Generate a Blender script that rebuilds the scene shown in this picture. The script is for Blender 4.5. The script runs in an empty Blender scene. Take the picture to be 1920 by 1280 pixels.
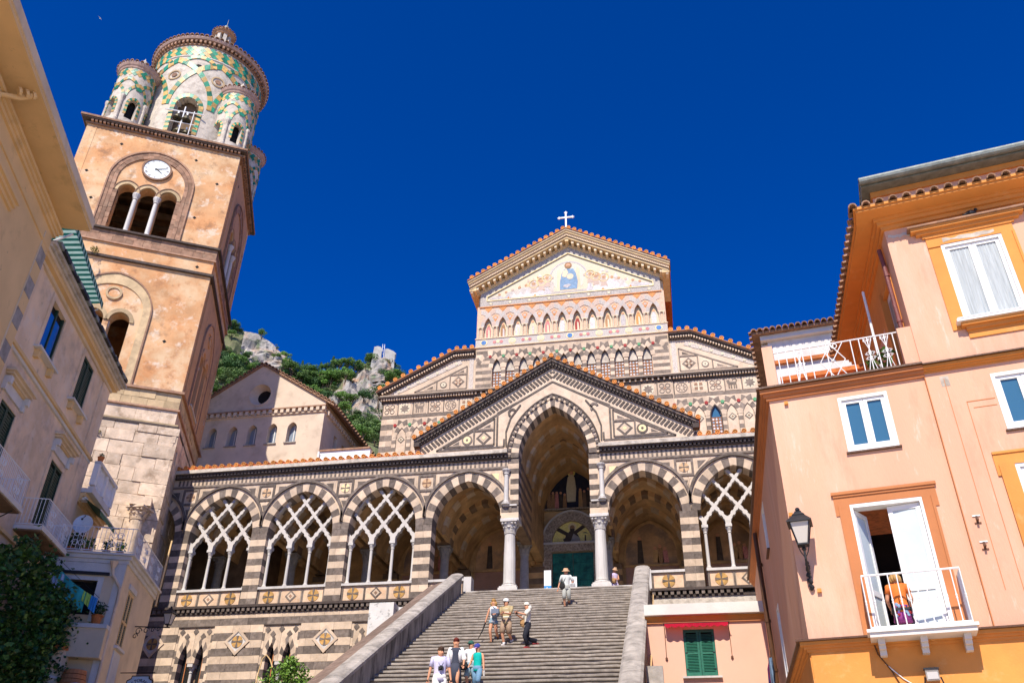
import bpy, math, random
from mathutils import Matrix, Vector
from mathutils import noise as mnoise
random.seed(7)
S = bpy.context.scene
C = S.collection
R = math.radians
# ---------------- camera ----------------
cd = bpy.data.cameras.new("camera")
cam = bpy.data.objects.new("camera", cd)
C.objects.link(cam)
S.camera = cam
cd.lens, cd.sensor_width, cd.clip_start, cd.clip_end = 30.0, 36.0, 0.1, 3000
cam.matrix_world = (Matrix.Translation((0, 0, 1.65)) @ Matrix.Rotation(R(11.05), 4, 'Z')
                    @ Matrix.Rotation(R(90 + 32.1), 4, 'X') @ Matrix.Rotation(R(0.9), 4, 'Z'))
# ---------------- sky, sun, exposure ----------------
SUN_EL, SUN_AZ = 48.0, -5.0            # azimuth: degrees to the left of straight behind the camera side (-Y)
w = bpy.data.worlds.new("World")
S.world = w
w.use_nodes = True
nt = w.node_tree
sky = nt.nodes.new('ShaderNodeTexSky')
sky.sky_type = 'NISHITA'
sky.sun_disc = False
to_sun = Vector((-math.sin(R(5.0)) * math.cos(R(SUN_EL)), -math.cos(R(5.0)) * math.cos(R(SUN_EL)), math.sin(R(SUN_EL))))
sky.sun_elevation = R(SUN_EL)
sky.sun_rotation = math.atan2(to_sun.x, to_sun.y)
sky.altitude, sky.air_density, sky.dust_density, sky.ozone_density = 2500, 0.8, 0.0, 10.0
hs = nt.nodes.new('ShaderNodeHueSaturation')
hs.inputs['Saturation'].default_value = 1.45
hs.inputs['Hue'].default_value = 0.515
nt.links.new(sky.outputs[0], hs.inputs['Color'])
nt.links.new(hs.outputs[0], nt.nodes['Background'].inputs[0])
nt.nodes['Background'].inputs[1].default_value = 0.15
sd = bpy.data.lights.new("sun", 'SUN')
sd.energy, sd.angle, sd.color = 4.6, R(0.5), (1.0, 0.93, 0.83)
sun = bpy.data.objects.new("sun", sd)
C.objects.link(sun)
sun.rotation_euler = to_sun.to_track_quat('Z', 'Y').to_euler()
S.view_settings.view_transform = 'Standard'
S.view_settings.look = 'None'
S.view_settings.exposure = 0.50
S.view_settings.gamma = 1.0
S.view_settings.use_curve_mapping = False
S.cycles.max_bounces = 5
S.cycles.diffuse_bounces = 3
S.cycles.use_denoising = True
# ---------------- materials ----------------
def M(name, col, var=.16, sc=3.0, rnd=.0, stain=None, rough=.85, bump=.25, bsc=25.0, stretch=(1, 1, 1), metal=0.0, spec=.3, emit=None):
    m = bpy.data.materials.new(name)
    m.use_nodes = True
    n, l = m.node_tree.nodes, m.node_tree.links
    b = n['Principled BSDF']
    b.inputs['Roughness'].default_value = rough
    b.inputs['Metallic'].default_value = metal
    b.inputs['Specular IOR Level'].default_value = spec
    geo = n.new('ShaderNodeNewGeometry')
    mp = n.new('ShaderNodeMapping')
    mp.inputs['Scale'].default_value = stretch
    l.new(geo.outputs['Position'], mp.inputs['Vector'])
    def noise(s, det=4, r=.6):
        t = n.new('ShaderNodeTexNoise')
        t.inputs['Scale'].default_value = s
        t.inputs['Detail'].default_value = det
        t.inputs['Roughness'].default_value = r
        l.new(mp.outputs[0], t.inputs['Vector'])
        return t.outputs['Fac']
    def mix(f, a, c, kind='MIX'):
        x = n.new('ShaderNodeMix')
        x.data_type = 'RGBA'
        x.blend_type = kind
        if isinstance(f, float): x.inputs[0].default_value = f
        else: l.new(f, x.inputs[0])
        for i, v in ((6, a), (7, c)):
            if isinstance(v, tuple): x.inputs[i].default_value = (*v, 1)
            else: l.new(v, x.inputs[i])
        return x.outputs[2]
    def rng(f, a0, a1, b0, b1):
        x = n.new('ShaderNodeMapRange')
        l.new(f, x.inputs[0])
        for i, v in enumerate((a0, a1, b0, b1)): x.inputs[i + 1].default_value = v
        return x.outputs[0]
    lo = tuple(c * (1 - var) for c in col)
    hi = tuple(min(.95, c * (1 + var)) for c in col)
    c = mix(rng(noise(sc), .3, .7, 0, 1), lo, hi)
    if stain:
        for st in (stain if isinstance(stain, list) else [stain]):
            sc_col, amt, ss, t0, t1 = st
            f = rng(noise(ss, 7, .68), t0, t1, 0, amt)
            c = mix(f, c, sc_col)
    if rnd:
        oi = n.new('ShaderNodeObjectInfo')
        f = rng(oi.outputs['Random'], 0, 1, 1 - rnd, 1 + rnd)
        cc = n.new('ShaderNodeCombineColor')
        for i in range(3): l.new(f, cc.inputs[i])
        c = mix(1.0, c, cc.outputs[0], 'MULTIPLY')
    l.new(c, b.inputs['Base Color'])
    if emit:
        b.inputs['Emission Color'].default_value = (*emit[0], 1)
        b.inputs['Emission Strength'].default_value = emit[1]
    if bump:
        bp = n.new('ShaderNodeBump')
        bp.inputs['Strength'].default_value = bump
        bp.inputs['Distance'].default_value = .03
        l.new(noise(bsc, 5, .65), bp.inputs['Height'])
        l.new(bp.outputs[0], b.inputs['Normal'])
    return m
def glass(name, col, rough=.08):
    m = bpy.data.materials.new(name); m.use_nodes = True
    b = m.node_tree.nodes['Principled BSDF']
    b.inputs['Base Color'].default_value = (*col, 1); b.inputs['Roughness'].default_value = rough
    b.inputs['Specular IOR Level'].default_value = .8
    return m
MT = dict(
    light=M('pale limestone', (.60, .455, .32), .16, 2.2, .13, [((.33, .23, .15), .6, 1.3, .52, .74), ((.72, .60, .46), .5, 5., .55, .75), ((.22, .16, .11), .5, 7., .60, .75)]),
    dark=M('dark volcanic stone', (.155, .12, .095), .32, 5., .28, ((.24, .20, .17), .6, 2.5, .5, .75)),
    warm=M('honey inlay stone', (.62, .40, .22), .2, 3., .08, ((.38, .22, .12), .5, 2., .5, .75)),
    marble=M('white marble', (.56, .52, .47), .12, 3., .04, ((.36, .32, .29), .55, 3.5, .52, .72), rough=.55, bump=.1, stretch=(1, 1, .25)),
    grey=M('weathered grey stone', (.36, .32, .28), .28, 2.5, .1, [((.10, .09, .08), .8, 1.6, .50, .72), ((.55, .50, .45), .5, 4., .55, .8)], bump=.5),
    step=M('worn step stone', (.31, .265, .22), .28, 4., .16, [((.10, .09, .08), .7, 2.2, .53, .75), ((.5, .46, .41), .5, 9., .55, .8)], bump=.5),
    mould=M('dark carved moulding', (.075, .055, .045), .3, 6., .1),
    cornice=M('gilded cornice stone', (.68, .50, .27), .15, 3., .05, ((.45, .30, .14), .4, 2., .5, .8)),
    inner=M('ochre vault plaster', (.54, .33, .15), .3, 1.2, .1, ((.18, .10, .05), .6, .8, .45, .75)),
    innerdark=M('dark vault stone', (.20, .13, .08), .3, 2., .1),  # dark brown stripe stone, reused as painted shade inside the belfry drum
    tile=M('terracotta', (.62, .19, .05), .3, 6., .2, ((.25, .09, .05), .5, 8., .5, .8)),
    tilegrey=M('old roof tile', (.30, .17, .10), .35, 5., .25, ((.12, .09, .07), .6, 4., .5, .8)),
    gold=M('gold mosaic', (.78, .62, .32), .12, 14., .05, rough=.5),
    palegold=M('pale mosaic', (.60, .52, .36), .12, 12., .05, ((.62, .50, .36), .5, 6., .5, .75), rough=.6),
    goldin=M('brightened gold mosaic', (.86, .68, .20), .2, 9., .05, rough=.4),  # gold copy brightened to make up for dim light under the porch
    mosgrey=M('mosaic band', (.50, .44, .38), .45, 22., .1, ((.20, .20, .24), .6, 14., .5, .7)),
    mosorange=M('orange mosaic', (.62, .26, .09), .3, 12., .1),
    blue=M('blue mosaic', (.10, .22, .45), .3, 10., .05),
    red=M('red ceramic disc', (.30, .012, .010), .2, 20., .1, rough=.6),
    green=M('green ceramic disc', (.08, .28, .12), .3, 20., .1, rough=.6),
    pink=M('rose mosaic', (.55, .22, .20), .3, 14., .1),
    robe=M('grey mosaic robe', (.55, .50, .48), .3, 14., .2),
    brownrobe=M('brown mosaic robe', (.36, .20, .10), .3, 14., .2),
    skin=M('sunned skin', (.62, .30, .17), .1, 8., 0, bump=0, rough=.6),
    black=M('black void', (.012, .010, .009), .3, 3., bump=0),
    tower=M('tower orange plaster', (.60, .32, .145), .22, .5, 0, [((.68, .48, .28), .9, .35, .45, .60), ((.62, .25, .08), .8, .55, .52, .68), ((.72, .57, .42), .85, 1.3, .55, .66), ((.27, .16, .09), .8, 1.1, .54, .70), ((.16, .10, .06), .6, 4., .60, .74)], bump=.5, bsc=8),
    towerband=M('tower band stone', (.50, .36, .20), .2, 2., .16, [((.22, .14, .09), .6, 1.3, .5, .72)]),
    brownstone=M('brown tuff block', (.30, .17, .105), .25, 4., .28, ((.42, .30, .2), .5, 3., .5, .75)),
    rubble=M('weathered ashlar', (.62, .47, .33), .25, 1.8, .16, [((.26, .17, .10), .8, 1.6, .52, .70), ((.75, .66, .55), .6, 4., .55, .75)], bump=.6, bsc=9),
    plasterw=M('old white plaster', (.54, .47, .38), .2, 3., .05, [((.22, .18, .14), .8, 2.0, .50, .70), ((.66, .60, .52), .6, 5., .55, .75)], bump=.4, bsc=14),
    mgreen=M('green majolica tile', (.03, .235, .135), .35, 8., .4, rough=.4),
    mgold=M('yellow majolica tile', (.58, .36, .12), .3, 8., .35, rough=.4),
    chapel=M('beige chapel plaster', (.62, .49, .36), .12, .6, 0, [((.36, .27, .19), .5, .8, .54, .75), ((.45, .33, .22), .5, 1.6, .56, .75)], bump=.2, bsc=10),
    peach=M('peach stucco', (.70, .385, .245), .09, .5, 0, [((.76, .52, .38), .6, .6, .5, .72), ((.46, .22, .13), .5, 2.2, .53, .76), ((.80, .62, .50), .6, 5., .60, .74)], bump=.25, bsc=30, stretch=(1, 1, .22)),
    orange=M('orange stucco', (.68, .275, .062), .12, .8, 0, [((.52, .22, .06), .5, 1.3, .52, .76), ((.76, .44, .18), .5, 2.2, .58, .75)], bump=.15, bsc=20),
    rust=M('burnt orange trim', (.50, .19, .07), .10, 1., 0, ((.42, .16, .05), .4, 2., .55, .8), bump=.1),
    pinkwall=M('pink stucco', (.72, .43, .30), .07, .6, 0, ((.62, .34, .2), .4, 1.2, .55, .8), bump=.12),
    yellow=M('yellow ochre stucco', (.78, .52, .24), .10, .5, 0, [((.34, .22, .10), .6, .7, .56, .76), ((.20, .15, .09), .7, 2., .62, .78)], bump=.15, bsc=12),
    palazzo=M('stained palazzo stucco', (.80, .58, .37), .18, .6, 0, [((.42, .32, .25), .8, .5, .50, .70), ((.80, .66, .52), .7, 1.4, .50, .68), ((.16, .13, .11), .6, 3., .60, .78)], bump=.3, bsc=12),
    cream=M('cream stucco', (.72, .56, .37), .12, .7, 0, ((.40, .30, .2), .5, .9, .54, .76), bump=.15),
    whitewall=M('white painted wall', (.66, .62, .56), .10, 1., 0, ((.42, .38, .33), .5, 1.4, .55, .75)),
    white=M('white paint', (.80, .78, .74), .05, 6., 0, ((.55, .50, .44), .4, 6., .58, .78), rough=.5, bump=.05),
    iron=M('black iron', (.02, .02, .022), .3, 8., 0, rough=.5, bump=.1),
    rust_iron=M('rusty iron', (.14, .06, .03), .4, 9., 0, rough=.7),
    greenpaint=M('dark green shutter', (.015, .045, .03), .2, 6., .1, rough=.5),
    teal=M('bottle green shutter', (.02, .14, .085), .15, 6., .08, rough=.5),
    bronze=M('green bronze door', (.015, .13, .09), .6, 3., .15, ((.03, .26, .18), .6, 5., .5, .75), rough=.45),
    copper=M('patinated gutter', (.22, .24, .21), .3, 5., 0, rough=.5, metal=.3),
    pipe=M('maroon drainpipe', (.20, .06, .05), .2, 5., 0, rough=.35),
    brownpipe=M('brown drainpipe', (.10, .045, .02), .2, 5., 0, rough=.4),
    bell=M('bell bronze', (.10, .09, .06), .3, 6., 0, rough=.4, metal=.6),
    clock=M('clock face enamel', (.66, .70, .68), .08, 6., 0, rough=.4),
    leaf=M('leaf', (.08, .18, .028), .5, 5., .2, bump=0, rough=.55),
    leafd=M('dark ivy leaf', (.030, .080, .014), .7, 4., .3, bump=0, rough=.5),
    leaff=M('pine foliage', (.10, .19, .03), .5, .3, .35, bump=0, rough=.7),
    leafo=M('olive scrub', (.17, .25, .08), .45, .2, .3, bump=0, rough=.8),
    leafk=M('dark cypress foliage', (.05, .11, .028), .5, .3, .2, bump=0, rough=.7),
    bark=M('bark', (.12, .08, .05), .3, 5.),
    soil=M('hill scrub soil', (.12, .13, .055), .5, .12, 0, ((.34, .26, .17), .8, .07, .5, .7), bump=.6, bsc=.6),
    rock=M('limestone cliff', (.36, .32, .28), .35, .25, 0, [((.46, .24, .11), .8, .12, .48, .62), ((.10, .10, .08), .9, .5, .50, .64), ((.60, .56, .52), .7, .6, .55, .70), ((.10, .15, .04), .8, .3, .56, .66)], bump=1., bsc=.9),
    ruin=M('grey ruin masonry', (.44, .41, .37), .2, .8, 0, ((.3, .27, .24), .6, .5, .5, .7), bump=.5, bsc=2),
    paving=M('piazza paving', (.54, .47, .38), .2, 2., 0),
    glassblue=glass('window glass', (.05, .14, .22)),
    glassdark=glass('dark window glass', (.012, .016, .018)),
    glassgrey=glass('leaded glass', (.22, .26, .30), .3),
    lampglass=glass('lantern glass', (.55, .50, .42), .2),
    curtain=M('pale curtain', (.42, .45, .44), .2, 9., 0, bump=.2, stretch=(3, 3, .15)),
)
# ---------------- mesh helpers ----------------
def clean(n): return n
WM = {}                                 # world matrices of empties, known without a depsgraph update
def wmat(o): return WM.get(o, Matrix.Identity(4))
def setparent(o, p):
    o.parent = p
    o.matrix_parent_inverse = wmat(p).inverted()
def tag(o, label=None, cat=None, group=None, kind=None):
    if label: o['label'] = label
    if cat: o['category'] = cat
    if group: o['group'] = group
    if kind or cat: o['kind'] = kind or 'thing'
    return o
def thing(name, loc, label, cat, group=None):
    o = bpy.data.objects.new(name, None)
    o.empty_display_size = .3
    C.objects.link(o)
    o.location = loc
    WM[o] = Matrix.Translation(loc)
    return tag(o, label, cat, group, 'thing')
def link(name, me, parent=None, mat4=None):
    o = bpy.data.objects.new(name, me)
    C.objects.link(o)
    if mat4 is not None:
        o.matrix_basis = mat4
        WM[o] = mat4.copy()
    if parent is not None: setparent(o, parent)
    return o
class MB:
    """collects shapes in world space; build() links them as ONE object"""
    def __init__(s): s.v, s.f, s.m, s.mats = [], [], [], []
    def mi(s, mat):
        if mat not in s.mats: s.mats.append(mat)
        return s.mats.index(mat)
    def add(s, vs, fs, mat):
        b, k = len(s.v), s.mi(mat)
        s.v += [tuple(p) for p in vs]
        s.f += [tuple(i + b for i in f) for f in fs]
        s.m += [k] * len(fs)
        return s
    def build(s, name, parent=None, smooth=False, kind=None, label=None):
        if not s.v: return None
        me = bpy.data.meshes.new(name)
        me.from_pydata(s.v, [], s.f)
        for m in s.mats: me.materials.append(MT[m] if isinstance(m, str) else m)
        if len(s.mats) > 1: me.polygons.foreach_set('material_index', s.m)
        if smooth: me.polygons.foreach_set('use_smooth', [True] * len(s.f))
        me.update()
        o = link(name, me, parent)
        if kind: o['kind'] = kind
        if label: o['label'] = label
        return o
    # ---- shapes ----
    def prism(s, F, pts, v0, v1, mat):
        """polygon pts [(u,z)] (either winding) in frame F, extruded between depths v0 and v1"""
        a = sum(pts[i][0] * pts[(i + 1) % len(pts)][1] - pts[(i + 1) % len(pts)][0] * pts[i][1] for i in range(len(pts)))
        if a < 0: pts = pts[::-1]
        if v1 < v0: v0, v1 = v1, v0
        n = len(pts)
        vs = [F(u, v0, z) for u, z in pts] + [F(u, v1, z) for u, z in pts]
        fs = [tuple(range(n - 1, -1, -1)), tuple(range(n, 2 * n))]
        fs += [(i, (i + 1) % n, n + (i + 1) % n, n + i) for i in range(n)]
        return s.add(vs, fs, mat)
    def box(s, F, u0, u1, v0, v1, z0, z1, mat):
        return s.prism(F, [(u0, z0), (u1, z0), (u1, z1), (u0, z1)], v0, v1, mat)
    def ring(s, F, inner, outer, v0, v1, mat):
        """band between two open polylines of equal length"""
        for i in range(len(inner) - 1):
            s.prism(F, [inner[i], inner[i + 1], outer[i + 1], outer[i]], v0, v1, mat)
        return s
    def strip(s, F, inner, outer, v0, v1, mat):
        """same as ring, as one closed shell without inner faces"""
        n = len(inner)
        vs = [F(*((p[0], v, p[1]))) for v in (v0, v1) for L in (inner, outer) for p in L]
        fs = []
        for i in range(n - 1):
            a, b, c, d = i, i + 1, n + i + 1, n + i
            fs += [(a, d, c, b), (a + 2 * n, b + 2 * n, c + 2 * n, d + 2 * n), (a, b, b + 2 * n, a + 2 * n), (d, d + 2 * n, c + 2 * n, c)]
        fs += [(0, 2 * n, 3 * n, n), (n - 1, 2 * n - 1, 4 * n - 1, 3 * n - 1)]
        return s.add(vs, fs, mat)
    def lathe(s, c, prof, mat, seg=16, axis=None):
        """prof [(r,h)] turned about the vertical through c"""
        c = Vector(c)
        vs, fs = [], []
        for r, h in prof:
            for k in range(seg):
                a = 2 * math.pi * k / seg
                vs.append((c.x + r * math.cos(a), c.y + r * math.sin(a), c.z + h))
        for j in range(len(prof) - 1):
            for k in range(seg):
                k2 = (k + 1) % seg
                fs.append((j * seg + k, j * seg + k2, (j + 1) * seg + k2, (j + 1) * seg + k))
        fs.append(tuple(range(seg - 1, -1, -1)))
        fs.append(tuple((len(prof) - 1) * seg + k for k in range(seg)))
        return s.add(vs, fs, mat)
    def tube(s, path, r, mat, seg=6):
        path = [Vector(p) for p in path]
        vs, fs = [], []
        rr = r if isinstance(r, (list, tuple)) else [r] * len(path)
        x = None
        for i, p in enumerate(path):
            t = (path[min(i + 1, len(path) - 1)] - path[max(i - 1, 0)]).normalized()
            if x is not None: x = x - t * x.dot(t)
            if x is None or x.length < .05:
                x = t.cross(Vector((0, 0, 1)))
                if x.length < .05: x = t.cross(Vector((1, 0, 0)))
            x.normalize(); y = t.cross(x)
            for k in range(seg):
                a = 2 * math.pi * k / seg
                vs.append(p + (x * math.cos(a) + y * math.sin(a)) * rr[i])
        for j in range(len(path) - 1):
            for k in range(seg):
                k2 = (k + 1) % seg
                fs.append((j * seg + k, j * seg + k2, (j + 1) * seg + k2, (j + 1) * seg + k))
        fs.append(tuple(range(seg - 1, -1, -1)))
        fs.append(tuple((len(path) - 1) * seg + k for k in range(seg)))
        return s.add(vs, fs, mat)
    def ball(s, c, r, mat, seg=10, rings=6, sc=(1, 1, 1)):
        vs, fs = [], []
        for j in range(rings + 1):
            th = math.pi * j / rings
            for k in range(seg):
                a = 2 * math.pi * k / seg
                vs.append((c[0] + r * sc[0] * math.sin(th) * math.cos(a), c[1] + r * sc[1] * math.sin(th) * math.sin(a), c[2] - r * sc[2] * math.cos(th)))
        for j in range(rings):
            for k in range(seg):
                k2 = (k + 1) % seg
                fs.append((j * seg + k, j * seg + k2, (j + 1) * seg + k2, (j + 1) * seg + k))
        return s.add(vs, fs, mat)
class Frame:
    """u along the face, v out of it towards the viewer, z up; eu and ev need not be square to each other"""
    def __init__(s, o, au, av=None):
        s.o = Vector(o)
        s.eu = Vector((math.cos(R(au)), math.sin(R(au)), 0))
        s.ev = Vector((s.eu.y, -s.eu.x, 0)) if av is None else Vector((math.cos(R(av)), math.sin(R(av)), 0))
    def __call__(s, u, v, z): return s.o + s.eu * u + s.ev * v + Vector((0, 0, z))
_cube = None
def cube():
    global _cube
    if _cube is None:
        _cube = {}
    return _cube
def blk(F, name, parent, mat, u0, u1, v0, v1, z0, z1):
    """one block as an object of its own: a shared unit cube, placed and sized"""
    d = cube()
    if mat not in d:
        me = bpy.data.meshes.new('block')
        vs = [(x, y, z) for z in (-.5, .5) for y in (-.5, .5) for x in (-.5, .5)]
        me.from_pydata(vs, [], [(0, 2, 3, 1), (4, 5, 7, 6), (0, 1, 5, 4), (2, 6, 7, 3), (0, 4, 6, 2), (1, 3, 7, 5)])
        me.materials.append(MT[mat])
        d[mat] = me
    c = F((u0 + u1) / 2, (v0 + v1) / 2, (z0 + z1) / 2)
    m = Matrix(((F.eu.x, -F.ev.x, 0, c.x), (F.eu.y, -F.ev.y, 0, c.y), (0, 0, 1, c.z), (0, 0, 0, 1)))
    return link(name, d[mat], parent, m @ Matrix.Diagonal((abs(u1 - u0), abs(v1 - v0), abs(z1 - z0), 1)))
def pri(F, name, parent, mat, pts, v0, v1):
    return MB().prism(F, pts, v0, v1, mat).build(name, parent)
def circ(cu, cz, r, n=16, a0=0): return [(cu + r * math.cos(a0 + 2 * math.pi * k / n), cz + r * math.sin(a0 + 2 * math.pi * k / n)) for k in range(n)]
def parch(cx, zs, a, h, n=12):
    """pointed arch from left spring over the apex to right spring, n segments a side"""
    if h <= a * 1.001:
        return [(cx - a * math.cos(math.pi * i / (2 * n)), zs + h * math.sin(math.pi * i / (2 * n))) for i in range(2 * n + 1)]
    r = (a * a + h * h) / (2 * a)
    th = math.asin(h / r)
    L = [(cx - a + r - r * math.cos(th * i / n), zs + r * math.sin(th * i / n)) for i in range(n + 1)]
    return L + [(2 * cx - x, z) for x, z in L[-2::-1]]
def cross_disc(F, parent, cu, cz, r, v, gold='warm', arm='dark', name='roundel'):
    """round inlay with a flared four-armed cross"""
    b = MB().prism(F, circ(cu, cz, r, 18), v, v + .02, gold)
    for k in range(4):
        a = math.pi / 2 * k
        ca, sa = math.cos(a), math.sin(a)
        q = [(r * .06, -r * .055), (r * .97, -r * .24), (r * .97, r * .24), (r * .06, r * .055)]
        b.prism(F, [(cu + x * ca - y * sa, cz + x * sa + y * ca) for x, y in q], v + .001, v + .034, arm)
    return b.build(name, parent)
def diamond(F, parent, cu, cz, r, v, cols=('dark', 'light', 'dark'), name='diamond_inlay'):
    b = MB()
    for i, (k, m) in enumerate(zip((1, .66, .3), cols)):
        b.prism(F, [(cu - r * k, cz), (cu, cz - r * k), (cu + r * k, cz), (cu, cz + r * k)], v, v + .02 + .012 * i, m)
    return b.build(name, parent)
def poly(F, b, pts, v, d, mat): b.prism(F, pts, v, v + d, mat)
MT['honey'] = M('rosy marble slab', (.66, .46, .30), .16, 4., .08, ((.60, .30, .12), .55, 3., .5, .72))
MT['ochre'] = M('ochre inlay', (.50, .285, .09), .3, 8., .15, ((.35, .16, .05), .6, 6., .5, .75))
MT['carved'] = M('carved door frame stone', (.42, .34, .26), .3, 4., .05, [((.16, .11, .08), .9, 9., .46, .62)], bump=.8, bsc=30)
MT['night'] = M('dark blue fresco', (.018, .022, .045), .4, 2., 0, ((.07, .05, .04), .6, 3., .5, .75))
MT['dusk'] = M('faded dusk fresco', (.50, .30, .16), .4, .8, 0, [((.12, .12, .14), .8, .7, .48, .62), ((.42, .24, .10), .6, 1.4, .5, .7)])
MT['red_plaster'] = M('faded red plaster', (.42, .23, .16), .25, 1., 0, ((.20, .15, .13), .7, 2., .5, .7))
MT['tiledisc'] = M('terracotta antefix', (.66, .26, .06), .3, 14., .18, ((.85, .55, .2), .5, 16., .5, .7))
MT['browngrey'] = M('brown grey stone', (.20, .155, .12), .25, 5., .18, ((.34, .27, .21), .6, 3., .5, .75))
MT['rustm'] = M('rusty grille', (.36, .15, .06), .3, 9., 0)
MT['rosewall'] = M('pale rose mosaic wall', (.66, .44, .30), .2, 9., 0, ((.5, .3, .2), .5, 14., .5, .7))
MT['rosemos'] = M('rose grey mosaic', (.56, .42, .33), .3, 18., .05, ((.3, .22, .2), .5, 18., .5, .7))
MT['bluerobe'] = M('faded blue robe', (.22, .32, .43), .2, 6., 0, ((.12, .2, .34), .6, 8., .5, .7))
MT['palerobe'] = M('pale robe mosaic', (.54, .48, .42), .2, 7., .05, ((.45, .42, .42), .5, 9., .5, .7))
MT['skin2'] = M('mosaic skin', (.50, .28, .16), .2, 12., .05)
MT['mosband'] = M('pale figured mosaic', (.56, .48, .40), .4, 16., .05, ((.26, .25, .28), .55, 11., .52, .7))
MT['towerside'] = M('tower side plaster', (.56, .31, .15), .2, .5, 0, [((.40, .26, .15), .6, .5, .5, .7), ((.22, .14, .09), .7, 1.2, .54, .72)], bump=.3, bsc=8)
MT['greystone'] = M('grey inner column stone', (.30, .27, .24), .2, 3., .1)
MT['rosemould'] = M('rose plaster moulding', (.42, .28, .22), .2, 3., 0, ((.2, .13, .1), .6, 2., .5, .7))
MT['awning'] = M('red awning cloth', (.62, .012, .05), .15, 4., 0, bump=.2)
MT['cloth_purple'] = M('purple cloth', (.10, .05, .22), .4, 6., 0)
MT['cloth_red'] = M('crimson cloth', (.30, .02, .08), .4, 6., 0)
MT['bluepane'] = glass('sky blue window pane', (.02, .12, .42), .05)
MT['awning_green'] = M('green awning stripe', (.015, .12, .10), .2, 5., 0, bump=.1); MT['awning_pale'] = M('pale awning stripe', (.42, .60, .54), .1, 5., 0, bump=.1)
MT['cloth_white'] = M('pale blue white cloth', (.52, .58, .68), .12, 3., 0); MT['cloth_turq'] = M('turquoise cloth', (.05, .42, .38), .15, 3., 0); MT['cloth_lime'] = M('lime cloth', (.42, .62, .12), .15, 3., 0); MT['cloth_blue'] = M('blue cloth', (.05, .28, .62), .15, 3., 0)
MT['signblue'] = M('pale blue sign board', (.50, .62, .68), .06, 4., 0, bump=0)
MT['leafb'] = M('bright bush leaf', (.13, .24, .03), .5, 5., 0, bump=0, rough=.5)
MT['mottled'] = M('mottled whitewash', (.66, .63, .58), .12, 2., 0, [((.12, .11, .10), .9, 2.6, .54, .66), ((.40, .34, .3), .5, 1., .5, .7)], bump=.5, bsc=8)
MT['ribplain'] = M('pale rib stone', (.50, .38, .26), .2, 2., .1)
MT['wallstreak'] = M('streaked parapet plaster', (.30, .27, .24), .3, 2., .05, [((.06, .055, .05), .9, 2.4, .47, .64), ((.46, .43, .39), .5, 5., .55, .75)], bump=.5, stretch=(1, 1, .22))
MT['trace'] = M('carved tracery marble', (.56, .51, .45), .14, 3., .05, ((.34, .30, .26), .6, 3., .5, .7), rough=.6, bump=.15)
for _n in ('awning_pale', 'awning_green', 'awning'):
    _t = MT[_n].node_tree
    _tr = _t.nodes.new('ShaderNodeBsdfTranslucent'); _mx = _t.nodes.new('ShaderNodeMixShader'); _b = _t.nodes['Principled BSDF']
    _mx.inputs[0].default_value = .45
    _t.links.new(_b.inputs['Base Color'].links[0].from_socket, _tr.inputs[0])
    _t.links.new(_b.outputs[0], _mx.inputs[1]); _t.links.new(_tr.outputs[0], _mx.inputs[2]); _t.links.new(_mx.outputs[0], _t.nodes['Material Output'].inputs[0])
MT['ivorymos'] = M('ivory mosaic', (.64, .58, .46), .12, 12., .05)
MT['brownledge'] = M('brown ledge tile', (.19, .13, .10), .3, 4., .15, ((.3, .24, .2), .5, 3., .5, .75))
MT['frosted'] = M('frosted door pane', (.56, .62, .60), .06, 2., 0, rough=.25, bump=0)
# ---------------- ground and far setting come first ----------------
XC = -5.55                     # axis of the cathedral
ZF = 12.95                     # floor of the loggia
P = Frame((0, 40, 0), 0)       # portico front
g = MB()
g.add([(-600, -300, 0), (600, -300, 0), (600, 900, 0), (-600, 900, 0)], [(0, 1, 2, 3)], 'paving')
tag(g.build('ground'), kind='structure')
# ---------------- staircase ----------------
NST = 64
st = thing('staircase', (XC, 39, 0), None, None)
st['kind'] = 'structure'
SX0, SX1 = -9.75, -1.62
rnd = random.Random(3)
def stair_y(k): return 38.95 - .385 * k
def stair_z(k): return ZF - .2 * (k + 1) + .2
for k in range(NST):
    z = ZF - .2 * k
    y = stair_y(k)
    # worn slab with a rounded nose that overhangs the riser, its front edge uneven
    b = MB()
    n = 22
    us = [SX0 + (SX1 - SX0) * i / n for i in range(n + 1)]
    rows = []
    for i, u in enumerate(us):
        e = rnd.uniform(-.014, .014)
        d = rnd.uniform(-.012, .004)
        if rnd.random() < .07: e += .03; d -= .015
        prof = [(y + .42, z - .2), (y + .42, z), (y + .02 + e, z + d), (y - .03 + e, z + d - .03), (y - .025 + e, z + d - .075), (y + .055, z - .095), (y + .06, z - .2)]
        rows.append([(u, a, c) for a, c in prof])
    m = 7
    vs = [p for r_ in rows for p in r_]
    fs = [(i * m + j, (i + 1) * m + j, (i + 1) * m + (j + 1) % m, i * m + (j + 1) % m) for i in range(n) for j in range(m)]
    fs += [tuple(range(m - 1, -1, -1)), tuple(n * m + j for j in range(m))]
    b.add(vs, fs, 'step')
    b.build('step', st)
b = MB()                      # solid core under the treads
Yb = stair_y(NST)
b.add([(SX0, 39.4, 0), (SX1, 39.4, 0), (SX0, Yb + .3, 0), (SX1, Yb + .3, 0), (SX0, 39.4, ZF - .32), (SX1, 39.4, ZF - .32)],
      [(0, 1, 3, 2), (2, 3, 5, 4), (0, 4, 5, 1), (0, 2, 4), (1, 5, 3)], 'grey')
b.build('core', st)
pri(P, 'landing_edge', st, 'marble', [(SX0, ZF - .06), (SX1, ZF - .06), (SX1, ZF + .01), (SX0, ZF + .01)], .62, 1.02)
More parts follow.
